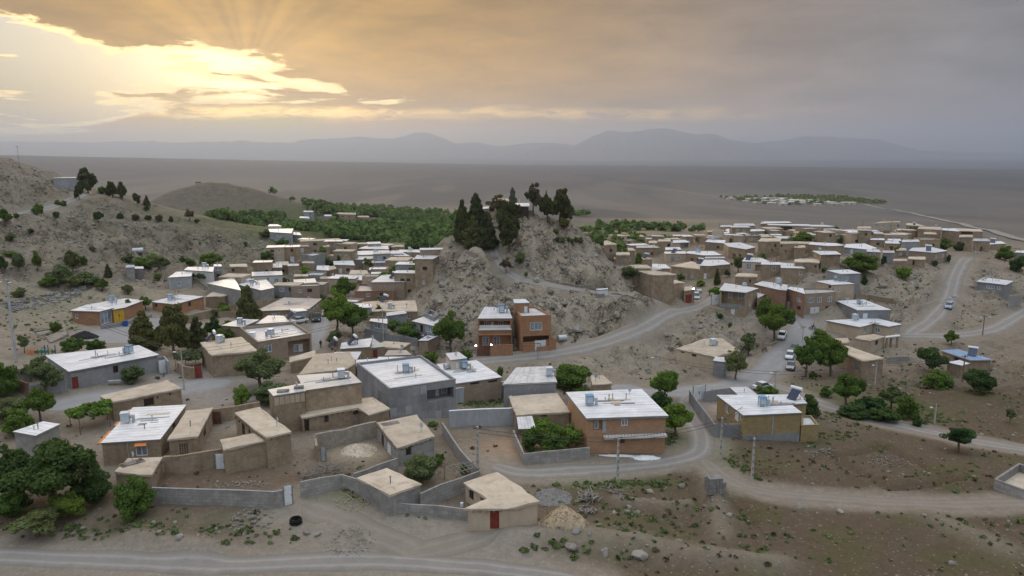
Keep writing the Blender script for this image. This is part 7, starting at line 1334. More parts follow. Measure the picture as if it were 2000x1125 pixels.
# wooden panels of the narrow store
pt = edge_pt(ST, 0); L_ = float(np.linalg.norm(ST.P[1] - ST.P[0]))
for i in range(6): mb = MB(); lbox(mb, pt, L_ * i / 6 + .05, L_ * (i + 1) / 6 - .05, ST.ztop - 1.5, ST.ztop - .28, .01, .05); mb.build('wall_panel', 'tanplaster', ST.root)
# balcony of the brown house
pt = edge_pt(BR, 0); u0, z0 = uz(BR, 0, 'Y6', 345, 460); u1, z1 = uz(BR, 0, 'Y6', 772, 450); zz = (z0 + z1) / 2; mb = MB(); lbox(mb, pt, u0, u1, zz - .12, zz + .12, -.02, 1.0); bl = mb.build('balcony', 'white_wall', BR.root)
mb = MB(); lbox(mb, pt, u0, u1, zz + 1.0, zz + 1.05, .93, .98); lbox(mb, pt, u0, u1, zz + .6, zz + .64, .94, .97); mb.build('handrail', 'metal', bl)
for u in np.arange(u0 + .05, u1, .45): mb = MB(); lbox(mb, pt, u, u + .045, zz + .125, zz + .99, .94, .97); mb.build('baluster', 'metal', bl)
# balcony fronts of the orange brick house
pt = edge_pt(OB, 0); L_ = float(np.linalg.norm(OB.P[1] - OB.P[0]))
for ya, mat_ in ((332, 'white_paint'), (372, 'orange_brick')):
    u, z = uz(OB, 0, 'Z8', 580, ya); mb = MB(); lbox(mb, pt, .1, L_ - .1, z - .12, z + (.1 if mat_ == 'white_paint' else .12), -.02, .35); mb.build('balcony_slab', mat_, OB.root)
u, z = uz(OB, 0, 'Z8', 580, 328); mb = MB(); lbox(mb, pt, .3, L_ - .3, z, z + .75, -.10, -.03); mb.build('balcony_rail', 'white_wall', OB.root)
# cream inside of the balcony on the hillside house, parapet in front
pt = edge_pt(VW, 0); u0, z0 = uz(VW, 0, 'Z4', 1070, 935); u1, z1 = uz(VW, 0, 'Z4', 1240, 870); mb = MB(); lbox(mb, pt, .1, float(np.linalg.norm(VW.P[1] - VW.P[0])) - .3, z0, z0 + 1.0, .01, .12); mb.build('balcony_wall', 'cement', VW.root)
# porch of the tan house
p0 = hit(*zp('Y2', 690, 385)); zr = on_y(*zp('Y2', 690, 285), p0[1])[2]
for x in (640, 680, 740): q = hit(*zp('Y2', x, 385 - (x - 640) * .05)); mb = MB(); mb.box(q[0] - TP.loc[0] - .18, q[1] - TP.loc[1] - .18, q[2] - .4 - TP.loc[2], q[0] - TP.loc[0] + .18, q[1] - TP.loc[1] + .18, zr - TP.loc[2]); mb.build('porch_column', 'pale_brick', TP.root)
S_ = [np.array(on_z(*zp('Y2', *q), zr + .15)[:2]) for q in ((628, 292), (778, 274), (762, 262), (640, 276))]; mb = MB(); mb.prism([(p[0] - TP.loc[0], p[1] - TP.loc[1]) for p in S_], zr - TP.loc[2] + .003, zr + .2 - TP.loc[2]); mb.build('porch_slab', 'white_wall', TP.root)
# yellow brick house: cement column and foundation band
pt = edge_pt(YB, 0); L_ = float(np.linalg.norm(YB.P[1] - YB.P[0])); u, z = uz(YB, 0, 'Y6', 1505, 448); mb = MB(); lbox(mb, pt, u - .1, u + .1, YB.zg, YB.ztop - .22, .005, .05); mb.build('concrete_column', 'cement_light', YB.root)
mb = MB(); lbox(mb, pt, .02, L_ - .02, YB.zg - .5, z, .008, .06); mb.build('foundation', 'cement', YB.root)
# tin sheets on the patched roof
n_ = 7
for i in range(n_):
    a0, a1 = i / n_, (i + 1) / n_; P_ = TN.P; A0 = P_[0] + (P_[1] - P_[0]) * a0; A1 = P_[0] + (P_[1] - P_[0]) * (a1 - .012); B0 = P_[3] + (P_[2] - P_[3]) * a0; B1 = P_[3] + (P_[2] - P_[3]) * (a1 - .012); f = random.uniform(.4, .65)
    for s0, s1 in ((-.02, f - .01), (f, 1.02)):
        q = [A0 + (B0 - A0) * s0, A1 + (B1 - A1) * s0, A1 + (B1 - A1) * s1, A0 + (B0 - A0) * s1]; mb = MB(); zz = TN.ztop - TN.loc[2] + random.uniform(.01, .06); mb.prism([(p[0] - TN.loc[0], p[1] - TN.loc[1]) for p in q], zz, zz + .025); mb.build('roof_sheet', 'tin', TN.root)
# sheet canopy under the mud terrace
Q = [hit(*zp('Z8', *q), h=hh) for q, hh in (((757, 1018), 2.9), ((878, 1008), 2.9), ((908, 1108), 2.2), ((770, 1112), 2.2))]; r_ = thing('sheet_canopy', 'sloping pale corrugated sheet roof beside the vine garden', 'canopy', (Q[0][0], Q[0][1], float(ground(Q[0][0], Q[0][1]))))
for i in range(5):
    mb = MB(); f0, f1 = i / 5, (i + .96) / 5; q = [tuple(np.array(Q[0]) + (np.array(Q[1]) - np.array(Q[0])) * f0 - np.array(r_.location)), tuple(np.array(Q[0]) + (np.array(Q[1]) - np.array(Q[0])) * f1 - np.array(r_.location)), tuple(np.array(Q[3]) + (np.array(Q[2]) - np.array(Q[3])) * f1 - np.array(r_.location)), tuple(np.array(Q[3]) + (np.array(Q[2]) - np.array(Q[3])) * f0 - np.array(r_.location))]
    mb.quad(*q); mb.quad(*[(v[0], v[1], v[2] - .03) for v in q[::-1]]); mb.build('roof_sheet', 'tin', r_)
for q in Q: mb = MB(); b = np.array(q) - np.array(r_.location); mb.bar((b[0], b[1], -.2), tuple(b), .05, n=5); mb.build('post', 'metal', r_)
# bitumen patches on the near white roofs, beam ends under the mud eaves
rp = random.Random(5)
for h, k in ((LG, 9), (GB, 8), (BR, 8), (YB, 7), (H1, 7), (OT, 7), (PH, 6), (MB12, 7), (LT, 6), (TP, 5), (GT, 5), (LA, 3), (LC, 4)):
    c = np.mean(h.P, axis=0); e = h.P[1] - h.P[0]; e = e / np.linalg.norm(e); n_ = np.array([-e[1], e[0]])
    for _ in range(k):
        ws = np.array([rp.uniform(.1, 1) for _ in h.P]); ws /= ws.sum(); p = sum(w * (q * .75 + c * .25) for w, q in zip(ws, h.P)) - np.array(h.loc[:2]); a, b = (rp.uniform(.5, 2.6), rp.uniform(.12, .35)) if rp.random() < .6 else (rp.uniform(.3, .8), rp.uniform(.3, .7))
        mb = MB(); z = h.ztop - h.loc[2]; mb.prism([tuple(p + e * u + n_ * v) for u, v in ((-a, -b), (a * rp.uniform(.8, 1), -b), (a, b), (-a * rp.uniform(.7, 1), b * rp.uniform(.6, 1)))], z + .003, z + rp.uniform(.012, .03)); mb.build('roof_patch', rp.choice(['gravel', 'cement', 'cement_light', 'mudroof', 'cement_light']), h.root)
for h, es in ((L7, (3, 0)), (LV, (1, 0)), (LL, (0, 1)), (CH, (3, 0)), (TM, (0,)), (LM, (0, 1)), (HT, (0,)), (PS, (0, 1))):
    for e in es:
        pt = edge_pt(h, e); L_ = float(np.linalg.norm(h.P[(e + 1) % len(h.P)] - h.P[e]))
        for u in np.arange(.5, L_ - .3, .75): mb = MB(); lbox(mb, pt, u, u + .13, h.ztop - .5, h.ztop - .37, -.02, rp.uniform(.18, .4)); mb.build('beam_end', 'wood', h.root)
# ------------------------------------------------------------------ poles, lamps, wires
POLES = {}
def POLE(zone, key, label, x, yb, yt, lamp=0, r=.13, mat='pole', rungs=False):
    p = hit(*zp(zone, x, yb)); zt = on_y(*zp(zone, x, yt), p[1])[2]; hh = max(3.5, zt - p[2]); o = thing('street_lamp' if lamp else 'utility_pole', label, 'street lamp' if lamp else 'pole', (p[0], p[1], p[2]), random.uniform(-.3, .3), 'poles of the village')
    mb = MB(); mb.bar((0, 0, -.4), (0, 0, hh), r, r * .62, 8); mb.build('shaft', mat, o)
    if rungs:
        for i in range(int(hh / .9)): g = MB(); g.box(-r * .5, -r - .015, .8 + i * .9, r * .5, -r * .4, 1.15 + i * .9); g.build('recess', 'cement', o)
    c = MB(); c.box(-.6, -.05, hh - .35, .6, .05, hh - .25); c.build('crossarm', 'dark_metal', o)
    for s in range(lamp):
        sx = (-1 if s == 0 else 1); l_ = MB(); l_.bar((0, 0, hh - .8), (sx * 1.0, -.3, hh - .45), .03, n=5); l_.build('lamp_arm', 'metal', o)
        hd = MB(); hd.box(sx * 1.0 - .22, -.42, hh - .52, sx * 1.0 + .22, -.18, hh - .40); hd.build('lamp_head', 'frame_white', o)
    POLES[key] = (p[0], p[1], p[2] + hh - .3); return o
POLE('Y6', 'a', 'concrete pole in front of the brown house', 441, 775, 460, r=.2, rungs=True); POLE('Y6', 'b', 'concrete pole on a cement foot left of the yellow-brick house', 1148, 625, 335, r=.2, rungs=True); POLE('Y6', 'c', 'bare concrete pole in the field below the yellow-brick house', 1365, 775, 475, r=.2, rungs=True); POLE('Y5', 'd', 'concrete pole beside the reddish earth slope', 864, 662, 385, r=.2, rungs=True)
POLE('Y1', 'e', 'wooden pole with crossarm at the street junction', 937, 792, 655, 1); POLE('Y1', 'f', 'thin street lamp beside the parked cars', 1148, 430, 305, 1); POLE('Y1', 'g', 'pole beside the brown brick house with white door', 1000, 192, 70); POLE('Y1', 'h', 'thin lamp pole behind the bright street tree', 15, 672, 590, 1); POLE('Y1', 'i', 'lamp pole below the long mud house by the street trees', 1715, 762, 590, 1)
POLE('Y2', 'j', 'leaning wooden pole beside the blue-roofed house', 1365, 718, 455, r=.16, mat='wood'); POLE('Y2', 'k', 'double lamp pole on the curve of the right hill road', 1560, 268, 75, 2, mat='wood'); POLE('Y2', 'l', 'lamp pole beside the road at lower right', 1100, 1120, 975, 1)
POLE('Z5', 'm', 'short pole behind the pillared porch house', 862, 1040, 945); POLE('Z5', 'n', 'lamp pole beside the white car on the hill road', 1350, 965, 800, 1); POLE('Z5', 'o', 'pole at the top of the gravel hill road', 1542, 512, 362); POLE('Z5', 'p', 'pole in front of the big tan two-storey house', 806, 265, 140, mat='wood'); POLE('Z5', 'q', 'pole right of the big tan two-storey house', 897, 312, 215); POLE('Z5', 'r', 'pole on the ridge left of the big tan house', 556, 225, 140, mat='dark_metal')
POLE('Z4', 's', 'dark pole at the left end of the ridge', 1056, 252, 170, mat='dark_metal'); POLE('Z4', 't', 'dark pole beside the long ridge house', 1450, 225, 150, mat='dark_metal'); POLE('Z4', 'u', 'pole in front of the tall mud stronghold', 1580, 522, 395, mat='wood'); POLE('Z4', 'v', 'pole behind the wide white-roofed village house', 850, 415, 330, mat='wood'); POLE('Z4', 'w', 'wooden pole next to the slim cypress', 1066, 718, 585, mat='wood')
POLE('Z6', 'x', 'tall floodlight mast at the left edge', 140, 815, 110, 2, r=.24, mat='galvanised'); POLE('Z6', 'y', 'lamp pole on the grey yard beside the red yard door', 1556, 1048, 700, 1); POLE('Z6', 'z', 'thick pole behind the broad yard pine', 1502, 330, 205)
POLE('Z7', 'aa', 'pole beside the long grey yard wall', 1536, 532, 270); POLE('Z2', 'ab', 'lamp pole behind the dark tapering pine', 380, 835, 660, 1); POLE('Z2', 'ac', 'pole in front of the rounded lane tree', 1120, 785, 660); POLE('Z2', 'ad', 'wooden pole under the shoulder slope', 675, 502, 340, mat='wood'); POLE('Z2', 'ae', 'pole in the middle of the valley houses', 1330, 605, 470); POLE('Z8', 'af', 'lamp pole left of the full round tree', 66, 532, 362, 1); POLE('Z8', 'ag', 'thin steel pole in front of the white double gate', 922, 562, 460, r=.08, mat='metal'); POLE('Z1', 'ah', 'tall thin mast on the left hill crest', 152, 184, 20, r=.08, mat='metal'); POLE('Z7', 'ai', 'lamp pole behind the narrow brick outbuilding', 1905, 640, 485, 1)
for a, b, lab in (('a', 'b', 'black wires from the brown house pole to the cement-foot pole'), ('b', 'c', 'black wires from the cement-foot pole to the field pole'), ('b', 'e', 'black wires from the cement-foot pole to the junction pole'), ('e', 'i', 'black wires from the junction pole to the lamp by the mud house'), ('e', 'h', 'black wires over the scree to the junction pole'), ('i', 'j', 'black wires to the leaning pole by the blue roof'), ('d', 'a', 'black wires from the earth slope pole to the brown house pole'), ('n', 'm', 'black wires along the right hill road'), ('f', 'g', 'black wires along the main street'), ('s', 't', 'black wires along the village ridge'), ('u', 'w', 'black wires over the village middle'), ('x', 'y', 'black wires from the floodlight mast over the grey yard'), ('y', 'aa', 'black wires over the parapet house'), ('aa', 'af', 'black wires along the long grey yard wall'), ('ab', 'ac', 'black wires over the lane houses'), ('ac', 'ae', 'black wires over the valley houses'), ('q', 'o', 'black wires down to the gravel road top'), ('af', 'ag', 'black wires along the hill-foot road'), ('k', 'n', 'black wires beside the right hill road')):
    A_, B_ = np.array(POLES[a]), np.array(POLES[b]); mb = MB()
    for dz in (0, -.5):
        pv = None
        for i in range(13):
            t = i / 12; q = A_ + (B_ - A_) * t; q[2] += dz - 4 * t * (1 - t) * np.linalg.norm(B_ - A_) * .022
            if pv is not None: mb.bar(tuple(pv - A_), tuple(q - A_), .03, n=4)
            pv = q
    o = mb.build('power_line', 'dark_metal', None, loc=tuple(A_)); tag(o, lab, 'wires', 'overhead wires')
for x, y, z_, lab in ((437, 458, 'Z8', 'lit white lamp on the left gate pillar'), (557, 453, 'Z8', 'lit white lamp on the right gate pillar'), (818, 765, 'Z4', 'lit white lamp on the garage annex corner')):
    p = hit(*zp(z_, x, y), h=2.35 if z_ == 'Z8' else 4.2); r_ = thing('wall_lamp', lab, 'lamp', (p[0], p[1], p[2] - .3)); mb = MB(); mb.bar((0, 0, -2.0), (0, 0, .1), .06, n=6); mb.build('lamp_post', 'metal', r_)
    bm_ = MB(); n = 8
    for i in range(5):
        t = math.pi * i / 4; bm_.v += [(.13 * math.sin(t) * math.cos(6.283 * j / n), .13 * math.sin(t) * math.sin(6.283 * j / n), .25 - .13 * math.cos(t)) for j in range(n)]
    bm_.f = [(i * n + j, i * n + (j + 1) % n, (i + 1) * n + (j + 1) % n, (i + 1) * n + j) for i in range(4) for j in range(n)]; bm_.build('bulb', 'lamp_glow', r_)
# ------------------------------------------------------------------ vehicles
def loft(sections):
    """sections: list of rings (same length) -> closed mesh"""
    mb = MB(); n = len(sections[0])
    for s in sections: mb.v += [tuple(p) for p in s]
    for i in range(len(sections) - 1): mb.f += [(i * n + j, i * n + (j + 1) % n, (i + 1) * n + (j + 1) % n, (i + 1) * n + j) for j in range(n)]
    mb.f += [tuple(reversed(range(n))), tuple((len(sections) - 1) * n + j for j in range(n))]; return mb
def CAR(zone, x, y, x2, y2, mat, label, pickup=False, sc=1.0):
    p = hit(*zp(zone, x, y)); q = hit(*zp(zone, x2, y2)); a = math.atan2(q[1] - p[1], q[0] - p[0]); gx = float(ground(p[0] + math.cos(a), p[1] + math.sin(a)) - ground(p[0] - math.cos(a), p[1] - math.sin(a))) / 2
    r_ = thing('pickup_truck' if pickup else 'parked_car', label, 'truck' if pickup else 'car', (p[0], p[1], float(ground(p[0], p[1])) + .10), 0, 'cars in the village'); r_.rotation_euler = (0, -math.atan(gx), a); r_.scale = (sc,) * 3
    def ring(x, w, z0, z1, ins=.06): return [(x, -w, z0 + .06), (x, -w + ins * .5, z0), (x, w - ins * .5, z0), (x, w, z0 + .06), (x, w, z1 - .1), (x, w - ins, z1), (x, -w + ins, z1), (x, -w, z1 - .1)]
    b = loft([ring(-2.15, .72, .35, .78), ring(-2.05, .82, .28, .86), ring(-1.2, .84, .26, .90), ring(.9, .84, .26, .90), ring(1.9, .80, .28, .80), ring(2.12, .70, .34, .68)]); body = b.build('body', mat, r_)
    if pickup:
        c_ = MB(); c_.box(-2.1, -.80, .905, -2.03, .80, 1.3); c_.box(-2.03, -.84, .905, .1, -.78, 1.3); c_.box(-2.03, .78, .905, .1, .84, 1.3); c_.build('cargo_side', mat, r_)
        g = loft([[(.15, -.76, .9), (.15, .76, .9), (.15, .68, 1.6), (.15, -.68, 1.6)], [(1.0, -.76, .9), (1.0, .76, .9), (.75, .68, 1.6), (.75, -.68, 1.6)]])
    else: g = loft([[(-1.55, -.76, .895), (-1.55, .76, .895), (-.95, .62, 1.36), (-.95, -.62, 1.36)], [(-.9, -.77, .895), (-.9, .77, .895), (-.75, .62, 1.39), (-.75, -.62, 1.39)], [(.3, -.77, .895), (.3, .77, .895), (.1, .62, 1.39), (.1, -.62, 1.39)], [(1.05, -.74, .895), (1.05, .74, .895), (.35, .60, 1.36), (.35, -.60, 1.36)]])
    g.build('window_glass', 'darkglass', r_)
    t_ = MB(); (t_.prism([(.1, -.70), (.8, -.70), (.8, .70), (.1, .70)], 1.59, 1.64) if pickup else t_.prism([(-.98, -.63), (.36, -.61), (.36, .61), (-.98, .63)], 1.375, 1.43)); t_.build('roof_panel', mat, r_)
    for wx in (-1.3, 1.32):
        for wy in (-.80, .80):
            w_ = MB(); w_.bar((wx, wy - .09, .24), (wx, wy + .09, .24), .32, n=12); wo = w_.build('wheel', 'rubber', r_); h_ = MB(); s = 1 if wy > 0 else -1; h_.bar((wx, wy + s * .091, .24), (wx, wy + s * .11, .24), .19, n=10); h_.build('rim', 'galvanised', wo)
    for wy in (-.58, .58):
        l_ = MB(); l_.box(2.0, wy - .16, .52, 2.14, wy + .16, .66); l_.build('headlight', 'frame_white', r_); l_ = MB(); l_.box(-2.17, wy - .15, .6, -2.05, wy + .15, .74); l_.build('tail_light', 'red_paint', r_)
CAR('Y1', 1055, 640, 1040, 690, 'car_silver', 'silver sedan nearest on the street beside the trees'); CAR('Y1', 1050, 555, 1030, 605, 'car_white', 'white sedan second in the row beside the street trees'); CAR('Y1', 1085, 497, 1070, 540, 'car_green', 'olive green car third in the row under the street trees'); CAR('Y1', 988, 398, 970, 440, 'car_white', 'white car tucked under the big street tree')
CAR('Y1', 838, 803, 905, 795, 'car_white', 'pale car parked behind the yellow-brick house'); CAR('Z5', 1320, 905, 1300, 945, 'car_blue', 'pale blue car driving down the right hill road'); CAR('Z7', 1068, 325, 1050, 365, 'car_silver', 'silver car on the lane behind the dark truck'); CAR('Z7', 992, 362, 985, 410, 'truck_green', 'dark green pickup truck beside the lane', True, 1.2); CAR('Z4', 845, 852, 855, 880, 'car_silver', 'silver car beside the red garage annex'); CAR('Z7', 855, 378, 895, 372, 'car_white', 'white car behind the parapet house')
def MOTO(zone, x, y, rz, label):
    p = hit(*zp(zone, x, y)); r_ = thing('motorcycle', label, 'motorcycle', (p[0], p[1], p[2] + .06), rz)
    for wx in (-.62, .62):
        w_ = MB(); n = 14
        for i in range(n):
            a, b = 6.283 * i / n, 6.283 * (i + 1) / n; w_.bar((wx + .27 * math.cos(a), 0, .3 + .27 * math.sin(a)), (wx + .27 * math.cos(b), 0, .3 + .27 * math.sin(b)), .05, n=5)
        for i in range(6): a = 6.283 * i / 6; w_.bar((wx, 0, .3), (wx + .25 * math.cos(a), 0, .3 + .25 * math.sin(a)), .012, n=3)
        w_.build('wheel', 'rubber', r_)
    f = MB(); f.bar((-.62, 0, .3), (-.1, 0, .45), .04); f.bar((-.1, 0, .45), (.38, 0, .78), .045); f.bar((.62, .07, .3), (.42, .07, .95), .03); f.bar((.62, -.07, .3), (.42, -.07, .95), .03); f.bar((.42, -.35, 1.02), (.42, .35, 1.02), .02); f.build('frame', 'dark_metal', r_)
    e = MB(); e.box(-.18, -.13, .28, .2, .13, .56); e.build('engine', 'metal', r_); t_ = loft([[(.0, -.1, .66), (.0, .1, .66), (.0, .08, .82), (.0, -.08, .82)], [(.2, -.15, .68), (.2, .15, .68), (.2, .11, .92), (.2, -.11, .92)], [(.4, -.08, .74), (.4, .08, .74), (.4, .06, .9), (.4, -.06, .9)]]); t_.build('fuel_tank', 'cloth_red', r_)
    s = MB(); s.box(-.7, -.13, .70, .0, .13, .80); s.build('seat', 'rubber', r_); return r_, p
MOTO('Y1', 852, 512, .5, 'dark motorcycle parked at the left street edge'); mr, mp = MOTO('Y1', 1228, 338, 2.6, 'red motorcycle with a rider on the upper street')
# ------------------------------------------------------------------ people (one continuous skinned body each)
def PERSON(loc, rz, label, sit=False, top='cloth_dark', parent_none=None):
    J = dict(pel=(0, 0, .95), chest=(0, .0, 1.28), neck=(0, .01, 1.47), head=(0, -.01, 1.56), crown=(0, -.01, 1.72), sl=(-.19, 0, 1.42), sr=(.19, 0, 1.42), el=(-.26, .02, 1.15), er=(.26, .02, 1.15), hl=(-.26, -.08, .88), hr=(.26, -.08, .88), kl=(-.11, -.03, .50), kr=(.11, -.02, .50), al=(-.11, .02, .09), ar=(.12, .03, .09), tl=(-.12, -.15, .04), tr=(.13, -.14, .04), hpl=(-.1, 0, .9), hpr=(.1, 0, .9))
    if sit:
        J.update(pel=(0, 0, .92), kl=(-.22, -.42, .80), kr=(.22, -.42, .80), al=(-.2, -.30, .36), ar=(.2, -.30, .36), tl=(-.2, -.48, .32), tr=(.2, -.48, .32), el=(-.3, -.25, 1.2), er=(.3, -.25, 1.2), hl=(-.3, -.55, 1.1), hr=(.3, -.55, 1.1), chest=(0, -.06, 1.26), neck=(0, -.1, 1.44), head=(0, -.13, 1.54), crown=(0, -.14, 1.70), sl=(-.19, -.08, 1.4), sr=(.19, -.08, 1.4))
    E = [('pel', 'chest'), ('chest', 'neck'), ('neck', 'head'), ('head', 'crown'), ('chest', 'sl'), ('sl', 'el'), ('el', 'hl'), ('chest', 'sr'), ('sr', 'er'), ('er', 'hr'), ('pel', 'hpl'), ('hpl', 'kl'), ('kl', 'al'), ('al', 'tl'), ('pel', 'hpr'), ('hpr', 'kr'), ('kr', 'ar'), ('ar', 'tr')]
    Rr = dict(pel=.16, chest=.17, neck=.065, head=.10, crown=.085, sl=.08, sr=.08, el=.05, er=.05, hl=.04, hr=.04, kl=.065, kr=.065, al=.05, ar=.05, tl=.04, tr=.04, hpl=.11, hpr=.11)
    ks = list(J); me = bpy.data.meshes.new('person_skel'); me.from_pydata([J[k] for k in ks], [(ks.index(a), ks.index(b)) for a, b in E], []); o = bpy.data.objects.new('tmp', me); COL.objects.link(o)
    md = o.modifiers.new('s', 'SKIN'); sv = me.skin_vertices[0].data
    for i, k in enumerate(ks): sv[i].radius = (Rr[k], Rr[k]); sv[i].use_root = (k == 'pel')
    o.modifiers.new('b', 'SUBSURF').levels = 1; dg = bpy.context.evaluated_depsgraph_get(); dg.update(); nm = bpy.data.meshes.new_from_object(o.evaluated_get(dg)); bpy.data.objects.remove(o)
    nm.materials.clear(); nm.materials.append(MAT[top]); nm.materials.append(MAT['skin']); nm.materials.append(MAT['cloth_dark'])
    for p in nm.polygons: z = p.center[2]; p.material_index = 1 if (z > 1.46 or abs(p.center[0]) > .22 and z < .95 and not sit) else (2 if z < .95 else 0); p.use_smooth = True
    b = bpy.data.objects.new('person', nm); COL.objects.link(b); b.location = loc; b.rotation_euler = (0, 0, rz); tag(b, label, 'person'); h_ = MB(); hx, hy, hz = J['crown']; n = 10
    for i in range(4):
        t = i / 3 * math.pi / 2; h_.v += [(hx + .105 * math.cos(t) * math.cos(6.283 * j / n), hy + .015 + .115 * math.cos(t) * math.sin(6.283 * j / n), hz - .05 + .12 * math.sin(t)) for j in range(n)]
    h_.f = [(i * n + j, i * n + (j + 1) % n, (i + 1) * n + (j + 1) % n, (i + 1) * n + j) for i in range(3) for j in range(n)]; h_.build('hair', 'rubber', b)
p = hit(*zp('Z4', 963, 828)); PERSON(p, .3, 'person in dark clothes standing at the end of the hill-foot road'); p = hit(*zp('Z7', 1028, 582)); PERSON(p, .5, 'person in black standing beside the lane near the solar heaters'); p = hit(*zp('Z7', 1682, 592)); PERSON(p, 0, 'person in dark clothes on the lane behind the cement house')
PERSON((mp[0] + .25 * math.cos(2.6) * -1, mp[1] - .25 * math.sin(2.6), mp[2] - .05), 2.6 + math.pi / 2, 'person in dark red clothes riding the motorcycle', True, 'cloth_red')
# ------------------------------------------------------------------ heaps, wood, small yard things
def HEAP(zone, x, y, r, h, mat, label, name='heap', chips=0, cm=None, cs=.12, ry=None, cat='heap'):
    if name in ('stone_heap', 'brick_heap', 'ash_heap') or ry == .8: h *= .45; mat = 'mud_dark'; r *= 1.15; cs *= .85
    p = hit(*zp(zone, x, y)); ry = ry or r; n, m_ = 26, 9; V = []; rs = np.random.default_rng(int(x + y))
    for i in range(m_):
        t = i / (m_ - 1)
        for j in range(n):
            a = 6.283 * j / n; k = (1 - t) * (1 + rs.normal(0, .05)); X, Y_ = math.cos(a) * r * k, math.sin(a) * ry * k; V.append((X, Y_, float(ground(p[0] + X, p[1] + Y_)) - p[2] + h * (1 - (1 - t) ** 1.25) + rs.normal(0, h * .03) - (.12 if i == 0 else 0)))
    V.append((0, 0, h)); Fc = [(i * n + j, i * n + (j + 1) % n, (i + 1) * n + (j + 1) % n, (i + 1) * n + j) for i in range(m_ - 1) for j in range(n)] + [((m_ - 1) * n + j, (m_ - 1) * n + (j + 1) % n, m_ * n) for j in range(n)]
    r_ = thing(name, label, cat, p)
    if mat != 'mud_dark': mesh('heap_body', V, Fc, mat, r_, smooth=True)
    if chips:
        mb = MB()
        for _ in range(chips):
            a, q = rs.uniform(0, 6.283), rs.uniform(0, 1.08) ** .6; X, Y_ = math.cos(a) * r * q, math.sin(a) * ry * q; Z_ = max(0, h * (1 - q ** 1.25)) + .01 + float(ground(p[0] + X, p[1] + Y_)) - p[2]; d = Vector(rs.normal(size=3)).normalized() * cs * rs.uniform(.5, 1.3); mb.bar((X - d[0], Y_ - d[1], Z_ - d[2] * .4), (X + d[0], Y_ + d[1], Z_ + d[2] * .4), cs * .45, cs * .35, 4)
        c_ = mb.build('chips', cm or mat, r_); c_['kind'] = 'stuff'
HEAP('P', 1102, 1022, 2.7, 2.1, 'rubble', 'tall heap of tan broken wood and rubble beside the tan hut', 'rubble_heap', 700, 'rubble'); HEAP('P', 1082, 972, 2.4, .5, 'gravel', 'low round mound of grey gravel behind the rubble heap', 'gravel_heap', 120); HEAP('Z6', 722, 598, 2.6, 1.3, 'coal', 'black coal heap on the gravel yard', 'coal_heap', 90, 'coal', .1); HEAP('P', 1262, 895, 2.0, .35, 'lime', 'white lime spill in front of the brown house', 'lime_heap', 80, 'lime', .1, ry=.9); HEAP('P', 1212, 890, 3.4, .10, 'lime', 'thin white lime streak along the brown house foot', 'lime_heap', 30, 'lime', .08, ry=.35)
HEAP('Y8', 1222, 92, 2.0, .8, 'stone', 'heap of pale stones below the yellow-brick house', 'stone_heap', 90, 'rock', .2); HEAP('Y8', 1472, 125, 2.4, .6, 'gravel', 'dark stone heap inside the foundation trench', 'stone_heap', 110, 'rock', .18); HEAP('P', 688, 1050, 2.4, .6, 'gravel', 'spill of grey stones above the bottom road', 'stone_heap', 160, 'rock', .15); HEAP('P', 690, 980, 2.0, .5, 'rubble', 'pile of pale bricks outside the block wall corner', 'brick_heap', 120, 'rubble', .13); HEAP('P', 490, 1015, 2.2, .6, 'stone', 'pile of boulders on the bank under the long block wall', 'stone_heap', 60, 'rock', .3); HEAP('P', 860, 1000, 2.6, .35, 'stone', 'low rubble strip in front of the tan hut yard', 'rubble_heap', 90, 'rock', .15, ry=.8); HEAP('Y4', 1130, 610, 2.6, .8, 'mudroof', 'pale straw mound in the lower mud yard', 'straw_heap', 120, 'rubble', .12)
HEAP('P', 470, 945, 3.2, .25, 'stone', 'low line of stones under the mud courtyard wall', 'stone_heap', 90, 'rock', .18, ry=1.0)
def STICKS(zone, pts, n, label, mat='grey_wood', L=1.6, r=.035, spread=.8, name='brushwood_pile', h=.6, cat='wood pile'):
    P = [np.array(hit(*zp(zone, *q))) for q in pts]; c = np.mean(P, axis=0); o = thing(name, label, cat, tuple(c)); rs = np.random.default_rng(n)
    mb = MB()
    for _ in range(n):
        t = rs.uniform(0, len(P) - 1.001) if len(P) > 1 else 0; i = int(t); q = P[i] + ((P[i + 1] - P[i]) * (t - i) if len(P) > 1 else 0); q = q + np.array([rs.normal(0, spread), rs.normal(0, spread), 0]); z = float(ground(q[0], q[1])) + rs.uniform(.02, h); d = rs.normal(size=3); d[2] *= .3; d = d / np.linalg.norm(d) * L * rs.uniform(.4, 1) * .5; a = np.array([q[0], q[1], z]) - c; mb.bar(tuple(a - d), tuple(a + d), r, r * .6, 4)
    s = mb.build('sticks', mat, o); s['kind'] = 'stuff'
STICKS('Y4', [(660, 850), (800, 790), (930, 750), (990, 800)], 170, 'tangle of pale brushwood behind the block wall'); STICKS('Y4', [(470, 345), (520, 370)], 70, 'dark brushwood beside the leaning poles', 'wood'); STICKS('Y5', [(1560, 865), (1630, 880)], 60, 'heap of grey logs beside the rubble heap', L=2.0, r=.09, spread=.5, name='log_pile', h=.7); STICKS('Y6', [(350, 830), (420, 850), (480, 855)], 24, 'long pale branches lying on the field edge', L=2.6, r=.06, spread=.4, name='log_pile', h=.3); STICKS('Y5', [(1580, 930), (1600, 960)], 22, 'short thick logs below the log heap', L=1.2, r=.12, spread=.4, name='log_pile', h=.3); STICKS('P', [(1480, 925), (1530, 925)], 40, 'dark dry twigs beside the bare field pole', 'wood', L=1.2, spread=.6, h=.25); STICKS('Y5', [(600, 560), (640, 640), (580, 700)], 30, 'scattered sticks in the pergola yard', 'wood', L=1.3, spread=.8, h=.15)
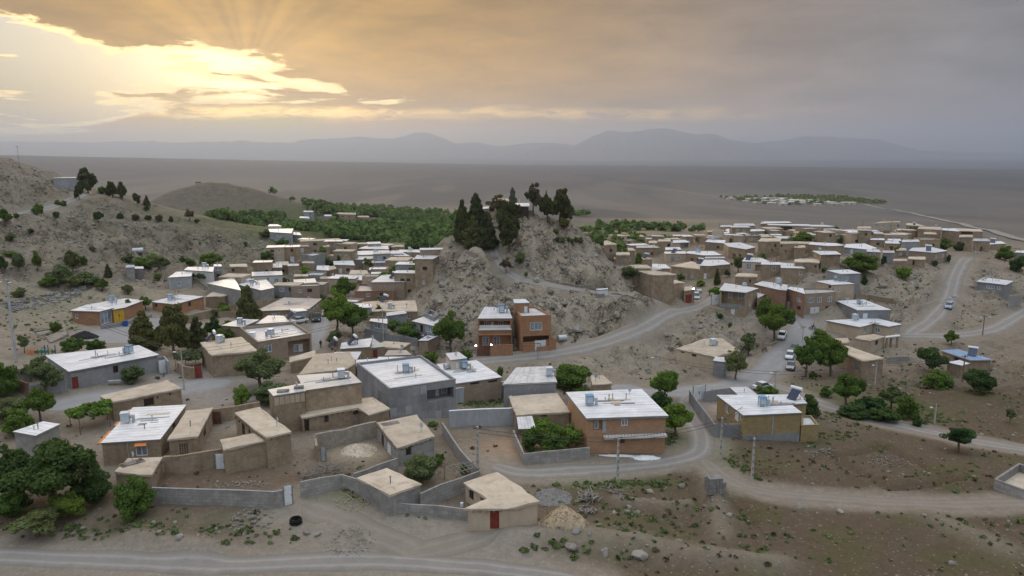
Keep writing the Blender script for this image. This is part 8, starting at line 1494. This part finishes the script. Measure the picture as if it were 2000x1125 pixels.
for k, (h, z_, x, y, n, ml, lab, rz) in enumerate(((PS, 'Y3', 1075, 605, 10, 2.6, 'stack of weathered planks on the mud shed roof', .9), (CH, 'Y4', 1395, 378, 5, 2.4, 'grey boards lying on the mud hut roof', .5), (ST, 'Z7', 850, 905, 14, 1.3, 'firewood bundle on the narrow store roof', .3), (ST, 'Z7', 720, 935, 10, 1.6, 'thin firewood layer on the narrow store roof', .2))):
    p = at_roof(h, z_, x, y); o = thing('plank_stack', lab, 'planks', p, rz)
    for i in range(n): mb = MB(); y0 = (i % 5) * .24 - .6 + random.uniform(-.05, .05); zz = .02 + (i // 5) * .09; a = random.uniform(-.12, .12); mb.v = [(x * math.cos(a) - y * math.sin(a), x * math.sin(a) + y * math.cos(a), z) for z in (zz, zz + .06) for x, y in ((-ml / 2, y0), (ml / 2, y0), (ml / 2, y0 + .18), (-ml / 2, y0 + .18))]; mb.f = [(0, 3, 2, 1), (4, 5, 6, 7), (0, 1, 5, 4), (1, 2, 6, 5), (2, 3, 7, 6), (3, 0, 4, 7)]; mb.build('plank', 'grey_wood', o)
# block stack on the track
p = hit(*zp('Y6', 1112, 838)); o = thing('block_stack', 'tall stack of grey building blocks at the track fork', 'block stack', p, .15)
for l_ in range(7):
    for i in range(5 - (l_ > 4)):
        for j in range(4 - (l_ > 5)):
            mb = MB(); g = random.uniform(-.02, .02); mb.box(-1.05 + i * .42 + g, -.8 + j * .4, l_ * .27 - (.1 if l_ == 0 else 0), -1.05 + i * .42 + .39 + g, -.8 + j * .4 + .37, l_ * .27 + .25); mb.build('block', 'block', o)
def DRUM(zone, x, y, r, h, mat, label, lying=False, name='drum', onh=None, cat='drum'):
    p = at_roof(onh, zone, x, y) if onh else hit(*zp(zone, x, y)); o = thing(name, label, cat, p, .4); mb = MB(); z0, z1 = (0, h)
    if lying: mb.bar((-h / 2, 0, r), (h / 2, 0, r), r, n=14)
    else:
        mb.bar((0, 0, -.05), (0, 0, h), r, n=14)
    mb.build('shell', mat, o); g = MB()
    for t in (.0, .33, .66, 1.0):
        if lying: g.bar((-h / 2 + t * h - .03, 0, r), (-h / 2 + t * h + .03, 0, r), r + .02, n=14)
        else: g.bar((0, 0, t * h - .02), (0, 0, t * h + .02), r + .02, n=14)
    g.build('hoop', mat, o)
DRUM('Z6', 1062, 508, .5, 1.3, 'play_blue', 'dark blue drum standing on the gravel yard'); DRUM('Y5', 710, 835, .35, 1.0, 'cooler_blue', 'blue plastic barrel in the tan hut yard'); DRUM('Z8', 1110, 425, .7, 1.9, 'galvanised', 'grey cylindrical tank on the hill foot slope', True, 'water_tank', cat='tank'); DRUM('Z8', 232, 640, .5, 1.9, 'galvanised', 'grey horizontal tank beside the cream stair room', True, 'water_tank', H1, 'tank'); DRUM('Z1', 1075, 862, .9, 3.2, 'galvanised', 'grey tank lying on the left slope', True, 'water_tank', cat='tank'); DRUM('Z4', 862, 808, .6, 1.6, 'galvanised', 'rusty grey tank beside the village lane', True, 'water_tank', cat='tank'); DRUM('Z5', 752, 145, .55, 1.0, 'yellow_paint', 'golden water tank on the big tan two-storey house', False, 'water_tank', TW, 'tank'); DRUM('Z7', 470, 490, .6, .9, 'frame_white', 'white round water tank on the cement parapet house', False, 'water_tank', PH, 'tank'); DRUM('Y5', 757, 915, .18, .4, 'frame_white', 'white bucket in the tan hut yard', name='bucket', cat='bucket')
# tyre coil on the bank
p = hit(578, 1022); o = thing('hose_coil', 'black coil of rubber hose on the bank above the road', 'hose', p)
for k in range(4):
    mb = MB(); n = 16; R_ = .62 - .06 * (k % 2)
    for i in range(n): a, b = 6.283 * i / n, 6.283 * (i + 1) / n; mb.bar((R_ * math.cos(a), R_ * math.sin(a), .1 + k * .15), (R_ * math.cos(b), R_ * math.sin(b), .1 + k * .15), .085, n=6)
    mb.build('loop', 'rubber', o)
# bench by the grey wall
p = hit(*zp('Z6', 968, 1003)); o = thing('bench', 'white metal bench against the long grey house', 'bench', p, .18); mb = MB(); mb.box(-1, -.25, .42, 1, .2, .46); mb.build('seat', 'metal', o); mb = MB(); mb.box(-1, .2, .6, 1, .24, .8); mb.build('backrest', 'frame_white', o)
for x in (-.9, .9):
    for y in (-.2, .18): mb = MB(); mb.bar((x, y, -.1), (x, y, .42), .03, n=5); mb.build('leg', 'metal', o)
# leaning poles and ladder
p = hit(*zp('Y4', 565, 392)); o = thing('ladder', 'long wooden ladder poles leaning on the narrow store', 'ladder', p, .2)
for x in (-.35, .0, .3): mb = MB(); mb.bar((x, 0, -.05), (x * .8 + .25, 1.6, 4.4), .06, .045, 6); mb.build('pole', 'wood', o)
for i in range(7): mb = MB(); t = .1 + i * .13; mb.bar((0 * .8 + .25 * t, 1.6 * t, 4.45 * t), (.3 + (.3 * .8 + .25 - .3) * t, 1.6 * t, 4.45 * t), .025, n=5); mb.build('rung', 'wood', o)
# pergolas
def PERGOLA(zone, quad, h, label, vine=None, nb=7, posts=True):
    Q = [np.array(hit(*zp(zone, *q), h=h)) for q in quad]; c = np.mean(Q, axis=0); c[2] -= h; o = thing('pergola', label, 'pergola', tuple(c))
    for q in Q: mb = MB(); b = q - c; mb.bar((b[0], b[1], float(ground(q[0], q[1])) - c[2] - .2), tuple(b), .06, n=6); mb.build('post', 'wood', o)
    for i in range(nb):
        t = i / (nb - 1); mb = MB(); a, b = Q[0] + (Q[1] - Q[0]) * t - c, Q[3] + (Q[2] - Q[3]) * t - c; mb.bar(tuple(a + (a - b) * .08), tuple(b + (b - a) * .08), .045, n=5); mb.build('beam', 'grey_wood', o)
    for t in (.15, .5, .85): mb = MB(); a, b = Q[0] + (Q[3] - Q[0]) * t - c, Q[1] + (Q[2] - Q[1]) * t - c; mb.bar(tuple(a + np.array([0, 0, .09])), tuple(b + np.array([0, 0, .09])), .04, n=5); mb.build('beam', 'grey_wood', o)
    if vine:
        r = np.random.default_rng(3); cl = []
        for _ in range(26): s, t = r.random(2); q = (Q[0] * (1 - s) + Q[1] * s) * (1 - t) + (Q[3] * (1 - s) + Q[2] * s) * t - c; k = r.uniform(.5, 1.0); cl.append((q + np.array([0, 0, r.uniform(-.5, .5)]), np.array([k, k, k * .5])))
        V, q_, sh = leaf_cloud(3200, .32, cl, 1.1, 4); vo = link(bpy.data.objects.new('vine', mesh_np('vine', V, q_, vine, attr=('leaf', sh))), o)
PERGOLA('Y3', [(640, 225), (885, 165), (860, 110), (560, 170)], 2.6, 'vine-covered pergola left of the orange-trimmed house', 'leaf_bright'); PERGOLA('Y5', [(640, 645), (830, 620), (870, 660), (720, 712)], 1.9, 'bare pole pergola in the yard behind the tan hut'); PERGOLA('Z6', [(1480, 790), (1650, 760), (1780, 700), (1560, 720)], 2.4, 'vine trellis above the red yard door', 'leaf_olive')
# gravestones, steps, playground
rs = random.Random(4); gm = MB(); gm.box(-1.0, -.35, -.25, 1.0, .35, .28); gm.box(-1.02, -.37, .283, 1.02, .37, .33); gm.box(.85, -.3, .335, .98, .3, .8); gme = bpy.data.meshes.new('gravestone'); gme.from_pydata(gm.v, [], gm.f); gme.materials.append(MAT['grave'])
for row in range(6):
    for i in range(15 - row):
        t = (i + rs.uniform(-.2, .2)) / 15; x = 30 + 820 * t + row * 12; y = 352 - 175 * t + (row - 2.5) * 13 + rs.uniform(-3, 3)
        if rs.random() < .18: continue
        p = hit(*zp('Z6', x, y)); o = link(bpy.data.objects.new('gravestone', gme)); o.location = (p[0], p[1], p[2]); o.rotation_euler = (0, 0, .35 + rs.uniform(-.08, .08)); o.scale = (rs.uniform(.6, .85),) * 3; tag(o, 'flat stone grave in the hillside graveyard', 'grave', 'graves in the hillside graveyard')
def STEPS(zone, l0, r0, l1, r1, n, label):
    A_, B_, C_, D_ = [np.array(hit(*zp(zone, *q))) for q in (l0, r0, l1, r1)]; c = (A_ + B_ + C_ + D_) / 4; o = thing('stone_steps', label, 'steps', tuple(c))
    for i in range(n):
        t = i / (n - 1); a, b = A_ + (C_ - A_) * t, B_ + (D_ - B_) * t; z = max(float(ground(*a[:2])), float(ground(*b[:2]))) + .22; e = (b - a)[:2]; e = e / np.linalg.norm(e); nn = np.array([-e[1], e[0]]) * .28
        mb = MB(); mb.prism([(q[0] - c[0], q[1] - c[1]) for q in (a[:2] - nn, b[:2] - nn, b[:2] + nn, a[:2] + nn)], z - .8 - c[2], z - c[2]); mb.build('step', 'stone', o)
STEPS('Z6', (280, 535), (400, 520), (330, 590), (430, 570), 7, 'upper flight of broad stone steps by the graveyard'); STEPS('Z6', (385, 605), (500, 580), (420, 650), (540, 610), 6, 'lower flight of broad stone steps by the gravel yard'); STEPS('Z6', (440, 590), (560, 555), (470, 625), (570, 590), 5, 'right flight of broad stone steps by the brick hall')
p = hit(*zp('Z6', 360, 752)); o = thing('playground_fence', 'coloured playground fence in the left garden', 'playground', p, .1)
for i in range(9): mb = MB(); hh = 1.9 if i in (5, 6, 8) else 1.2; mb.box(-2.6 + i * .6, -.06, -.2, -2.48 + i * .6, .06, hh); mb.build('post', ['orange_paint', 'play_green', 'play_blue'][(0, 0, 0, 1, 1, 2, 2, 1, 2)[i]], o)
for i in range(8): mb = MB(); mb.box(-2.46 + i * .6, -.03, .4, -2.02 + i * .6, .03, .9); mb.build('panel', ['orange_paint', 'orange_paint', 'brown_paint', 'play_green', 'play_green', 'play_green', 'yellow_paint', 'play_green'][i], o)
# retaining walls on the hill
WALL('Z3', 'dry-stone wall along the lower hill path', [(1140, 778), (1210, 792), (1300, 802), (1385, 810)], h=.45, t=.5, mat='stone', name='stone_wall', jit=.12, base=True); WALL('Z3', 'dry-stone wall under the first bend of the hill path', [(990, 742), (1060, 762), (1130, 778)], h=.6, t=.5, mat='stone', name='stone_wall', jit=.12, base=True); WALL('Z3', 'dry-stone wall right of the white path hut', [(1500, 850), (1590, 862), (1700, 880), (1880, 905)], h=.4, t=.5, mat='stone', name='stone_wall', jit=.12, base=True); WALL('Z3', 'dry-stone terrace edge beside the hilltop pines', [(470, 560), (540, 575), (620, 592), (700, 600)], h=.7, t=.5, mat='stone', name='stone_wall', jit=.12, base=True); WALL('Z3', 'dry-stone wall below the white path hut', [(1210, 832), (1320, 850), (1450, 868)], h=.6, t=.5, mat='stone', name='stone_wall', jit=.12, base=True)
WALL('Z5', 'long mud wall across the slope below the tan house', [(500, 782), (620, 790), (740, 800), (840, 830)], h=1.4, t=.3, mat='mud', name='mud_wall', jit=.1); WALL('Y2', 'low grey wall in front of the pillared porch', [(645, 485), (760, 470), (860, 462)], h=1.0, mat='block'); WALL('Y1', 'low pale wall at the left street edge', [(840, 455), (900, 435), (945, 412)], h=.8, t=.4, mat='stone', name='stone_wall')
# ------------------------------------------------------------------ boulders, loose rock, scrub
ico = [(0, 0, 1), (.89, 0, .45), (.28, .85, .45), (-.72, .53, .45), (-.72, -.53, .45), (.28, -.85, .45), (.72, .53, -.45), (-.28, .85, -.45), (-.89, 0, -.45), (-.28, -.85, -.45), (.72, -.53, -.45), (0, 0, -1)]
icf = [(0, 1, 2), (0, 2, 3), (0, 3, 4), (0, 4, 5), (0, 5, 1), (1, 6, 2), (2, 7, 3), (3, 8, 4), (4, 9, 5), (5, 10, 1), (6, 7, 2), (7, 8, 3), (8, 9, 4), (9, 10, 5), (10, 6, 1), (11, 7, 6), (11, 8, 7), (11, 9, 8), (11, 10, 9), (11, 6, 10)]
boul = []
for k in range(6):
    r = np.random.default_rng(k + 40); v = np.array(ico); mid = []; V = [tuple(p) for p in v]; Fc = []; cache = {}
    def mp_(a, b):
        key = (min(a, b), max(a, b))
        if key not in cache: q = (np.array(V[a]) + np.array(V[b])) / 2; q /= np.linalg.norm(q); cache[key] = len(V); V.append(tuple(q))
        return cache[key]
    for a, b, c_ in icf: ab, bc, ca = mp_(a, b), mp_(b, c_), mp_(c_, a); Fc += [(a, ab, ca), (b, bc, ab), (c_, ca, bc), (ab, bc, ca)]
    A_ = np.array(V); pl = r.normal(size=(7, 3)); pl /= np.linalg.norm(pl, axis=1)[:, None]; dd = r.uniform(.55, .85, 7)
    for n_, d_ in zip(pl, dd): s = A_ @ n_; A_ = A_ - np.maximum(s - d_, 0)[:, None] * n_
    A_ = A_ * np.array([1, .8, .65]) + r.normal(0, .03, A_.shape); me = bpy.data.meshes.new('boulder'); me.from_pydata([tuple(p) for p in A_], [], Fc); me.materials.append(MAT['rock']); boul.append(me)
rs = random.Random(9)
SPOTS = [('P', 1130, 645, 1.6), ('P', 1108, 642, .9), ('P', 1240, 690, .8), ('P', 1050, 548, 1.5), ('P', 1012, 553, 1.4), ('P', 955, 562, 1.2), ('P', 865, 560, 1.6), ('P', 860, 590, 1.0), ('P', 1310, 680, .9), ('P', 1180, 630, .8), ('P', 1205, 615, 1.3), ('P', 1075, 570, 1.2), ('P', 940, 485, 1.3), ('P', 1175, 480, 1.3), ('P', 1165, 500, 1.0), ('P', 1000, 520, .9), ('P', 900, 545, 1.0), ('P', 905, 610, .9), ('P', 1010, 630, 1.2), ('P', 880, 640, .9), ('P', 1020, 650, .8), ('P', 1360, 700, .7), ('P', 1680, 522, 1.2), ('P', 1670, 528, 1.0), ('P', 1798, 535, 1.0), ('P', 1725, 560, 1.2), ('P', 1780, 555, 1.4), ('P', 1810, 575, .9), ('P', 1905, 495, .9), ('P', 1930, 505, .8), ('P', 1895, 560, .9), ('P', 1940, 615, .7), ('P', 600, 1040, .6), ('P', 620, 1045, .5), ('P', 1250, 1088, 1.0), ('P', 1180, 1080, .7), ('P', 1115, 1070, .9), ('P', 1560, 990, .6), ('P', 1640, 1000, .6), ('P', 1270, 960, .6), ('P', 1330, 950, .6), ('P', 1125, 1040, .6), ('P', 350, 1050, .6), ('P', 250, 1000, .6), ('P', 1370, 640, .9), ('P', 1340, 650, .8), ('P', 1300, 655, .8)]
for z_, x, y, s in SPOTS:
    p = hit(x, y); o = link(bpy.data.objects.new('boulder', rs.choice(boul))); o.location = (p[0], p[1], p[2] + s * .12); o.rotation_euler = (rs.uniform(-.3, .3), rs.uniform(-.3, .3), rs.uniform(0, 6.28)); o.scale = (s * rs.uniform(.8, 1.2), s * rs.uniform(.8, 1.1), s * rs.uniform(.7, 1.1)); tag(o, ('large' if s > 1.1 else 'middling' if s > .75 else 'small') + ' weathered boulder ' + near_phrase(x, y), 'boulder', 'boulders on the slopes')
def keep_clear(q, pad=.4):
    ok = np.ones(len(q), bool)
    for h in HOUSES: ok &= ~in_poly(q, [tuple(p) for p in offset_poly(h.P if h.sg > 0 else h.P[::-1], pad)])
    m_ = sampler(mask)(q[:, 0], q[:, 1]); return ok & (m_ < .5)
def in_view(q, z=0):
    d = q[:, 1] * CP + (HC - ground(q[:, 0], q[:, 1])) * SP; return (np.abs(q[:, 0] / d) < 1.12 * 1000 / F) & (q[:, 1] > 50)
N = 110000; q = np.c_[rng.uniform(-230, 240, N), rng.uniform(55, 330, N)]; q = q[in_view(q)]; rk = sampler(np.clip(rock + .35 * mound + .10 + .12 * sstep(med, .5, .7), 0, 1))(q[:, 0], q[:, 1]); q = q[rng.random(len(q)) < rk * 1.3 * sampler(sstep(fbm(GX + 3, GY + 8, 7, 4), .36, .66))(q[:, 0], q[:, 1])]; q = q[keep_clear(q)]
n = len(q); s = .06 + .26 * rng.random(n) ** 6 + .09 * rng.random(n); s *= 1 + sampler(rock)(q[:, 0], q[:, 1]) * .9; cube = np.array([(-1, -1, -1), (1, -1, -1), (1, 1, -1), (-1, 1, -1), (-.7, -.6, .8), (.6, -.7, .7), (.7, .6, .9), (-.6, .7, .6)]); ph = rng.uniform(0, 6.283, n)
V = cube[None] + rng.normal(0, .22, (n, 8, 3)); V = V * (s[:, None] * np.c_[rng.uniform(.7, 1.4, n), rng.uniform(.7, 1.2, n), rng.uniform(.45, .9, n)])[:, None, :]; c_, s_ = np.cos(ph)[:, None], np.sin(ph)[:, None]
V = np.stack([V[..., 0] * c_ - V[..., 1] * s_ + q[:, 0:1], V[..., 0] * s_ + V[..., 1] * c_ + q[:, 1:2], V[..., 2] + (ground(q[:, 0], q[:, 1]) + s * .15)[:, None]], -1); fb = np.array([(0, 3, 2, 1), (4, 5, 6, 7), (0, 1, 5, 4), (1, 2, 6, 5), (2, 3, 7, 6), (3, 0, 4, 7)])
o = link(bpy.data.objects.new('loose_stones', mesh_np('loose_stones', V.reshape(-1, 3), (fb[None] + (np.arange(n) * 8)[:, None, None]).reshape(-1, 4), 'rock'))); tag(o, 'loose stones strewn over the slopes and fields', 'stones', None, 'stuff')
N = 64000; q = np.c_[rng.uniform(-260, 260, N), rng.uniform(55, 345, N)]; q = q[in_view(q)]; w_ = np.clip(.16 + .50 * sampler(fld)(q[:, 0], q[:, 1]) + .55 * sampler(rock)(q[:, 0], q[:, 1]) + .3 * sampler(ldk)(q[:, 0], q[:, 1]), 0, 1) * sampler(sstep(fbm(GX + 21, GY, 11, 3), .36, .62))(q[:, 0], q[:, 1]); q = q[rng.random(len(q)) < w_]; q = q[keep_clear(q)]
def tufts(name, q, smin, smax, mat, label, k=12):
    n = len(q); s = rng.uniform(smin, smax, n) * (.6 + .8 * rng.random(n) ** 2); d = rng.normal(size=(n, k, 3)); d[..., 2] = np.abs(d[..., 2]) * .8; d /= np.linalg.norm(d, axis=-1)[..., None]
    p = np.c_[q, ground(q[:, 0], q[:, 1])][:, None] + d * (s[:, None] * rng.uniform(.45, 1, (n, k)))[..., None] * np.array([1, 1, .75]); nn = d + rng.normal(size=(n, k, 3)) * .5; nn /= np.linalg.norm(nn, axis=-1)[..., None]; a = np.cross(nn, rng.normal(size=(n, k, 3))); a /= np.linalg.norm(a, axis=-1)[..., None]; b = np.cross(nn, a); e = (s[:, None] * rng.uniform(.25, .5, (n, k)))[..., None]
    V = np.stack([p - a * e - b * e, p + a * e - b * e, p + a * e + b * e, p - a * e + b * e], 2).reshape(-1, 3); sh = np.repeat(np.clip(rng.random(n)[:, None] * .7 + rng.random((n, k)) * .3, 0, 1).ravel(), 4)
    o = link(bpy.data.objects.new(name, mesh_np(name, V, np.arange(len(V)).reshape(-1, 4), mat, attr=('leaf', sh)))); tag(o, label, 'scrub', None, 'stuff')
tufts('scrub', q, .13, .34, 'scrub', 'dry grey-green scrub scattered over the slopes')
g = []
for px, py, rx, ry, n in ((930, 785, 4, 2.6, 160), (660, 978, 2.6, 1.2, 60), (1180, 945, 5, 1.6, 90), (1270, 945, 4, .8, 60), (1300, 860, 4, 3, 130), (1385, 880, 2.5, 7, 130), (1700, 800, 12, 5, 260), (1760, 825, 10, 3, 160), (1620, 800, 5, 3, 80), (1450, 930, 3, 4, 50), (1420, 910, 2, 4, 60), (130, 1040, 14, 3, 120), (500, 1050, 16, 2.5, 90), (1600, 850, 5, 3, 60), (1760, 750, 6, 4, 60), (1560, 1050, 30, 7, 130), (1850, 940, 14, 8, 90), (640, 985, 5, 2, 40), (730, 1010, 5, 1.5, 40), (1150, 860, 3, 2, 40), (700, 930, 3, 2, 30), (120, 600, 18, 10, 150), (60, 640, 10, 8, 90), (150, 500, 40, 20, 260), (330, 490, 40, 25, 160), (60, 460, 40, 30, 140), (1750, 560, 22, 16, 160), (1900, 600, 20, 26, 110), (1250, 1010, 10, 4, 70), (1080, 1085, 12, 2, 50)):
    c0 = hit(px, py); g += [(c0[0] + rng.normal() * rx * .6, c0[1] + rng.normal() * ry * .6) for _ in range(n)]
g = np.array(g); g = g[keep_clear(g, .1)]; tufts('weeds', g, .16, .42, 'leaf_olive', 'green weeds and grass in patches on the ground', 14)
# ------------------------------------------------------------------ labels stay unique inside and across groups
ORD = ['first', 'second', 'third', 'fourth', 'fifth', 'sixth', 'seventh', 'eighth', 'ninth', 'tenth', 'eleventh', 'twelfth', 'thirteenth', 'fourteenth', 'fifteenth', 'sixteenth']
bpy.context.view_layer.update()
bylab = {}
for o in THINGS: bylab.setdefault(o['label'], []).append(o)
for lab, os_ in bylab.items():
    if len(os_) < 2 or lab.startswith('flat stone grave') or lab.startswith('tiny flat-roofed'): continue
    os_.sort(key=lambda o: proj(*o.matrix_world.translation)[0])
    for i, o in enumerate(os_): o['label'] = lab + (', leftmost of these' if i == 0 else ', rightmost of these' if i == len(os_) - 1 else ', %s from left of these' % ORD[min(i, 15)])
for o in THINGS:
    if '_px' in o: del o['_px']
    if len(o['label'].split()) > 16: print('LONG', o['label'])
# ------------------------------------------------------------------ haze
mb = MB(); mb.box(-31000, -2500, -260, 31000, 31500, 790); hz = mb.build('haze', 'soil', None); hz.data.materials.clear(); hm = bpy.data.materials.new('haze'); hm.use_nodes = True; w = NT(hm.node_tree)
for n in list(w.n): w.n.remove(n)
out = w.n.new('ShaderNodeOutputMaterial'); pv = w.node('ShaderNodeVolumePrincipled', {'Color': (.61, .74, 1.0, 1), 'Density': 7.6e-5, 'Anisotropy': .5}); w.l.new(pv.outputs[0], out.inputs['Volume']); hz.data.materials.append(hm); hz['kind'] = 'stuff'; hz['label'] = 'pale dusty haze over the plain'; hz['category'] = 'haze'; hz.display_type = 'WIRE'
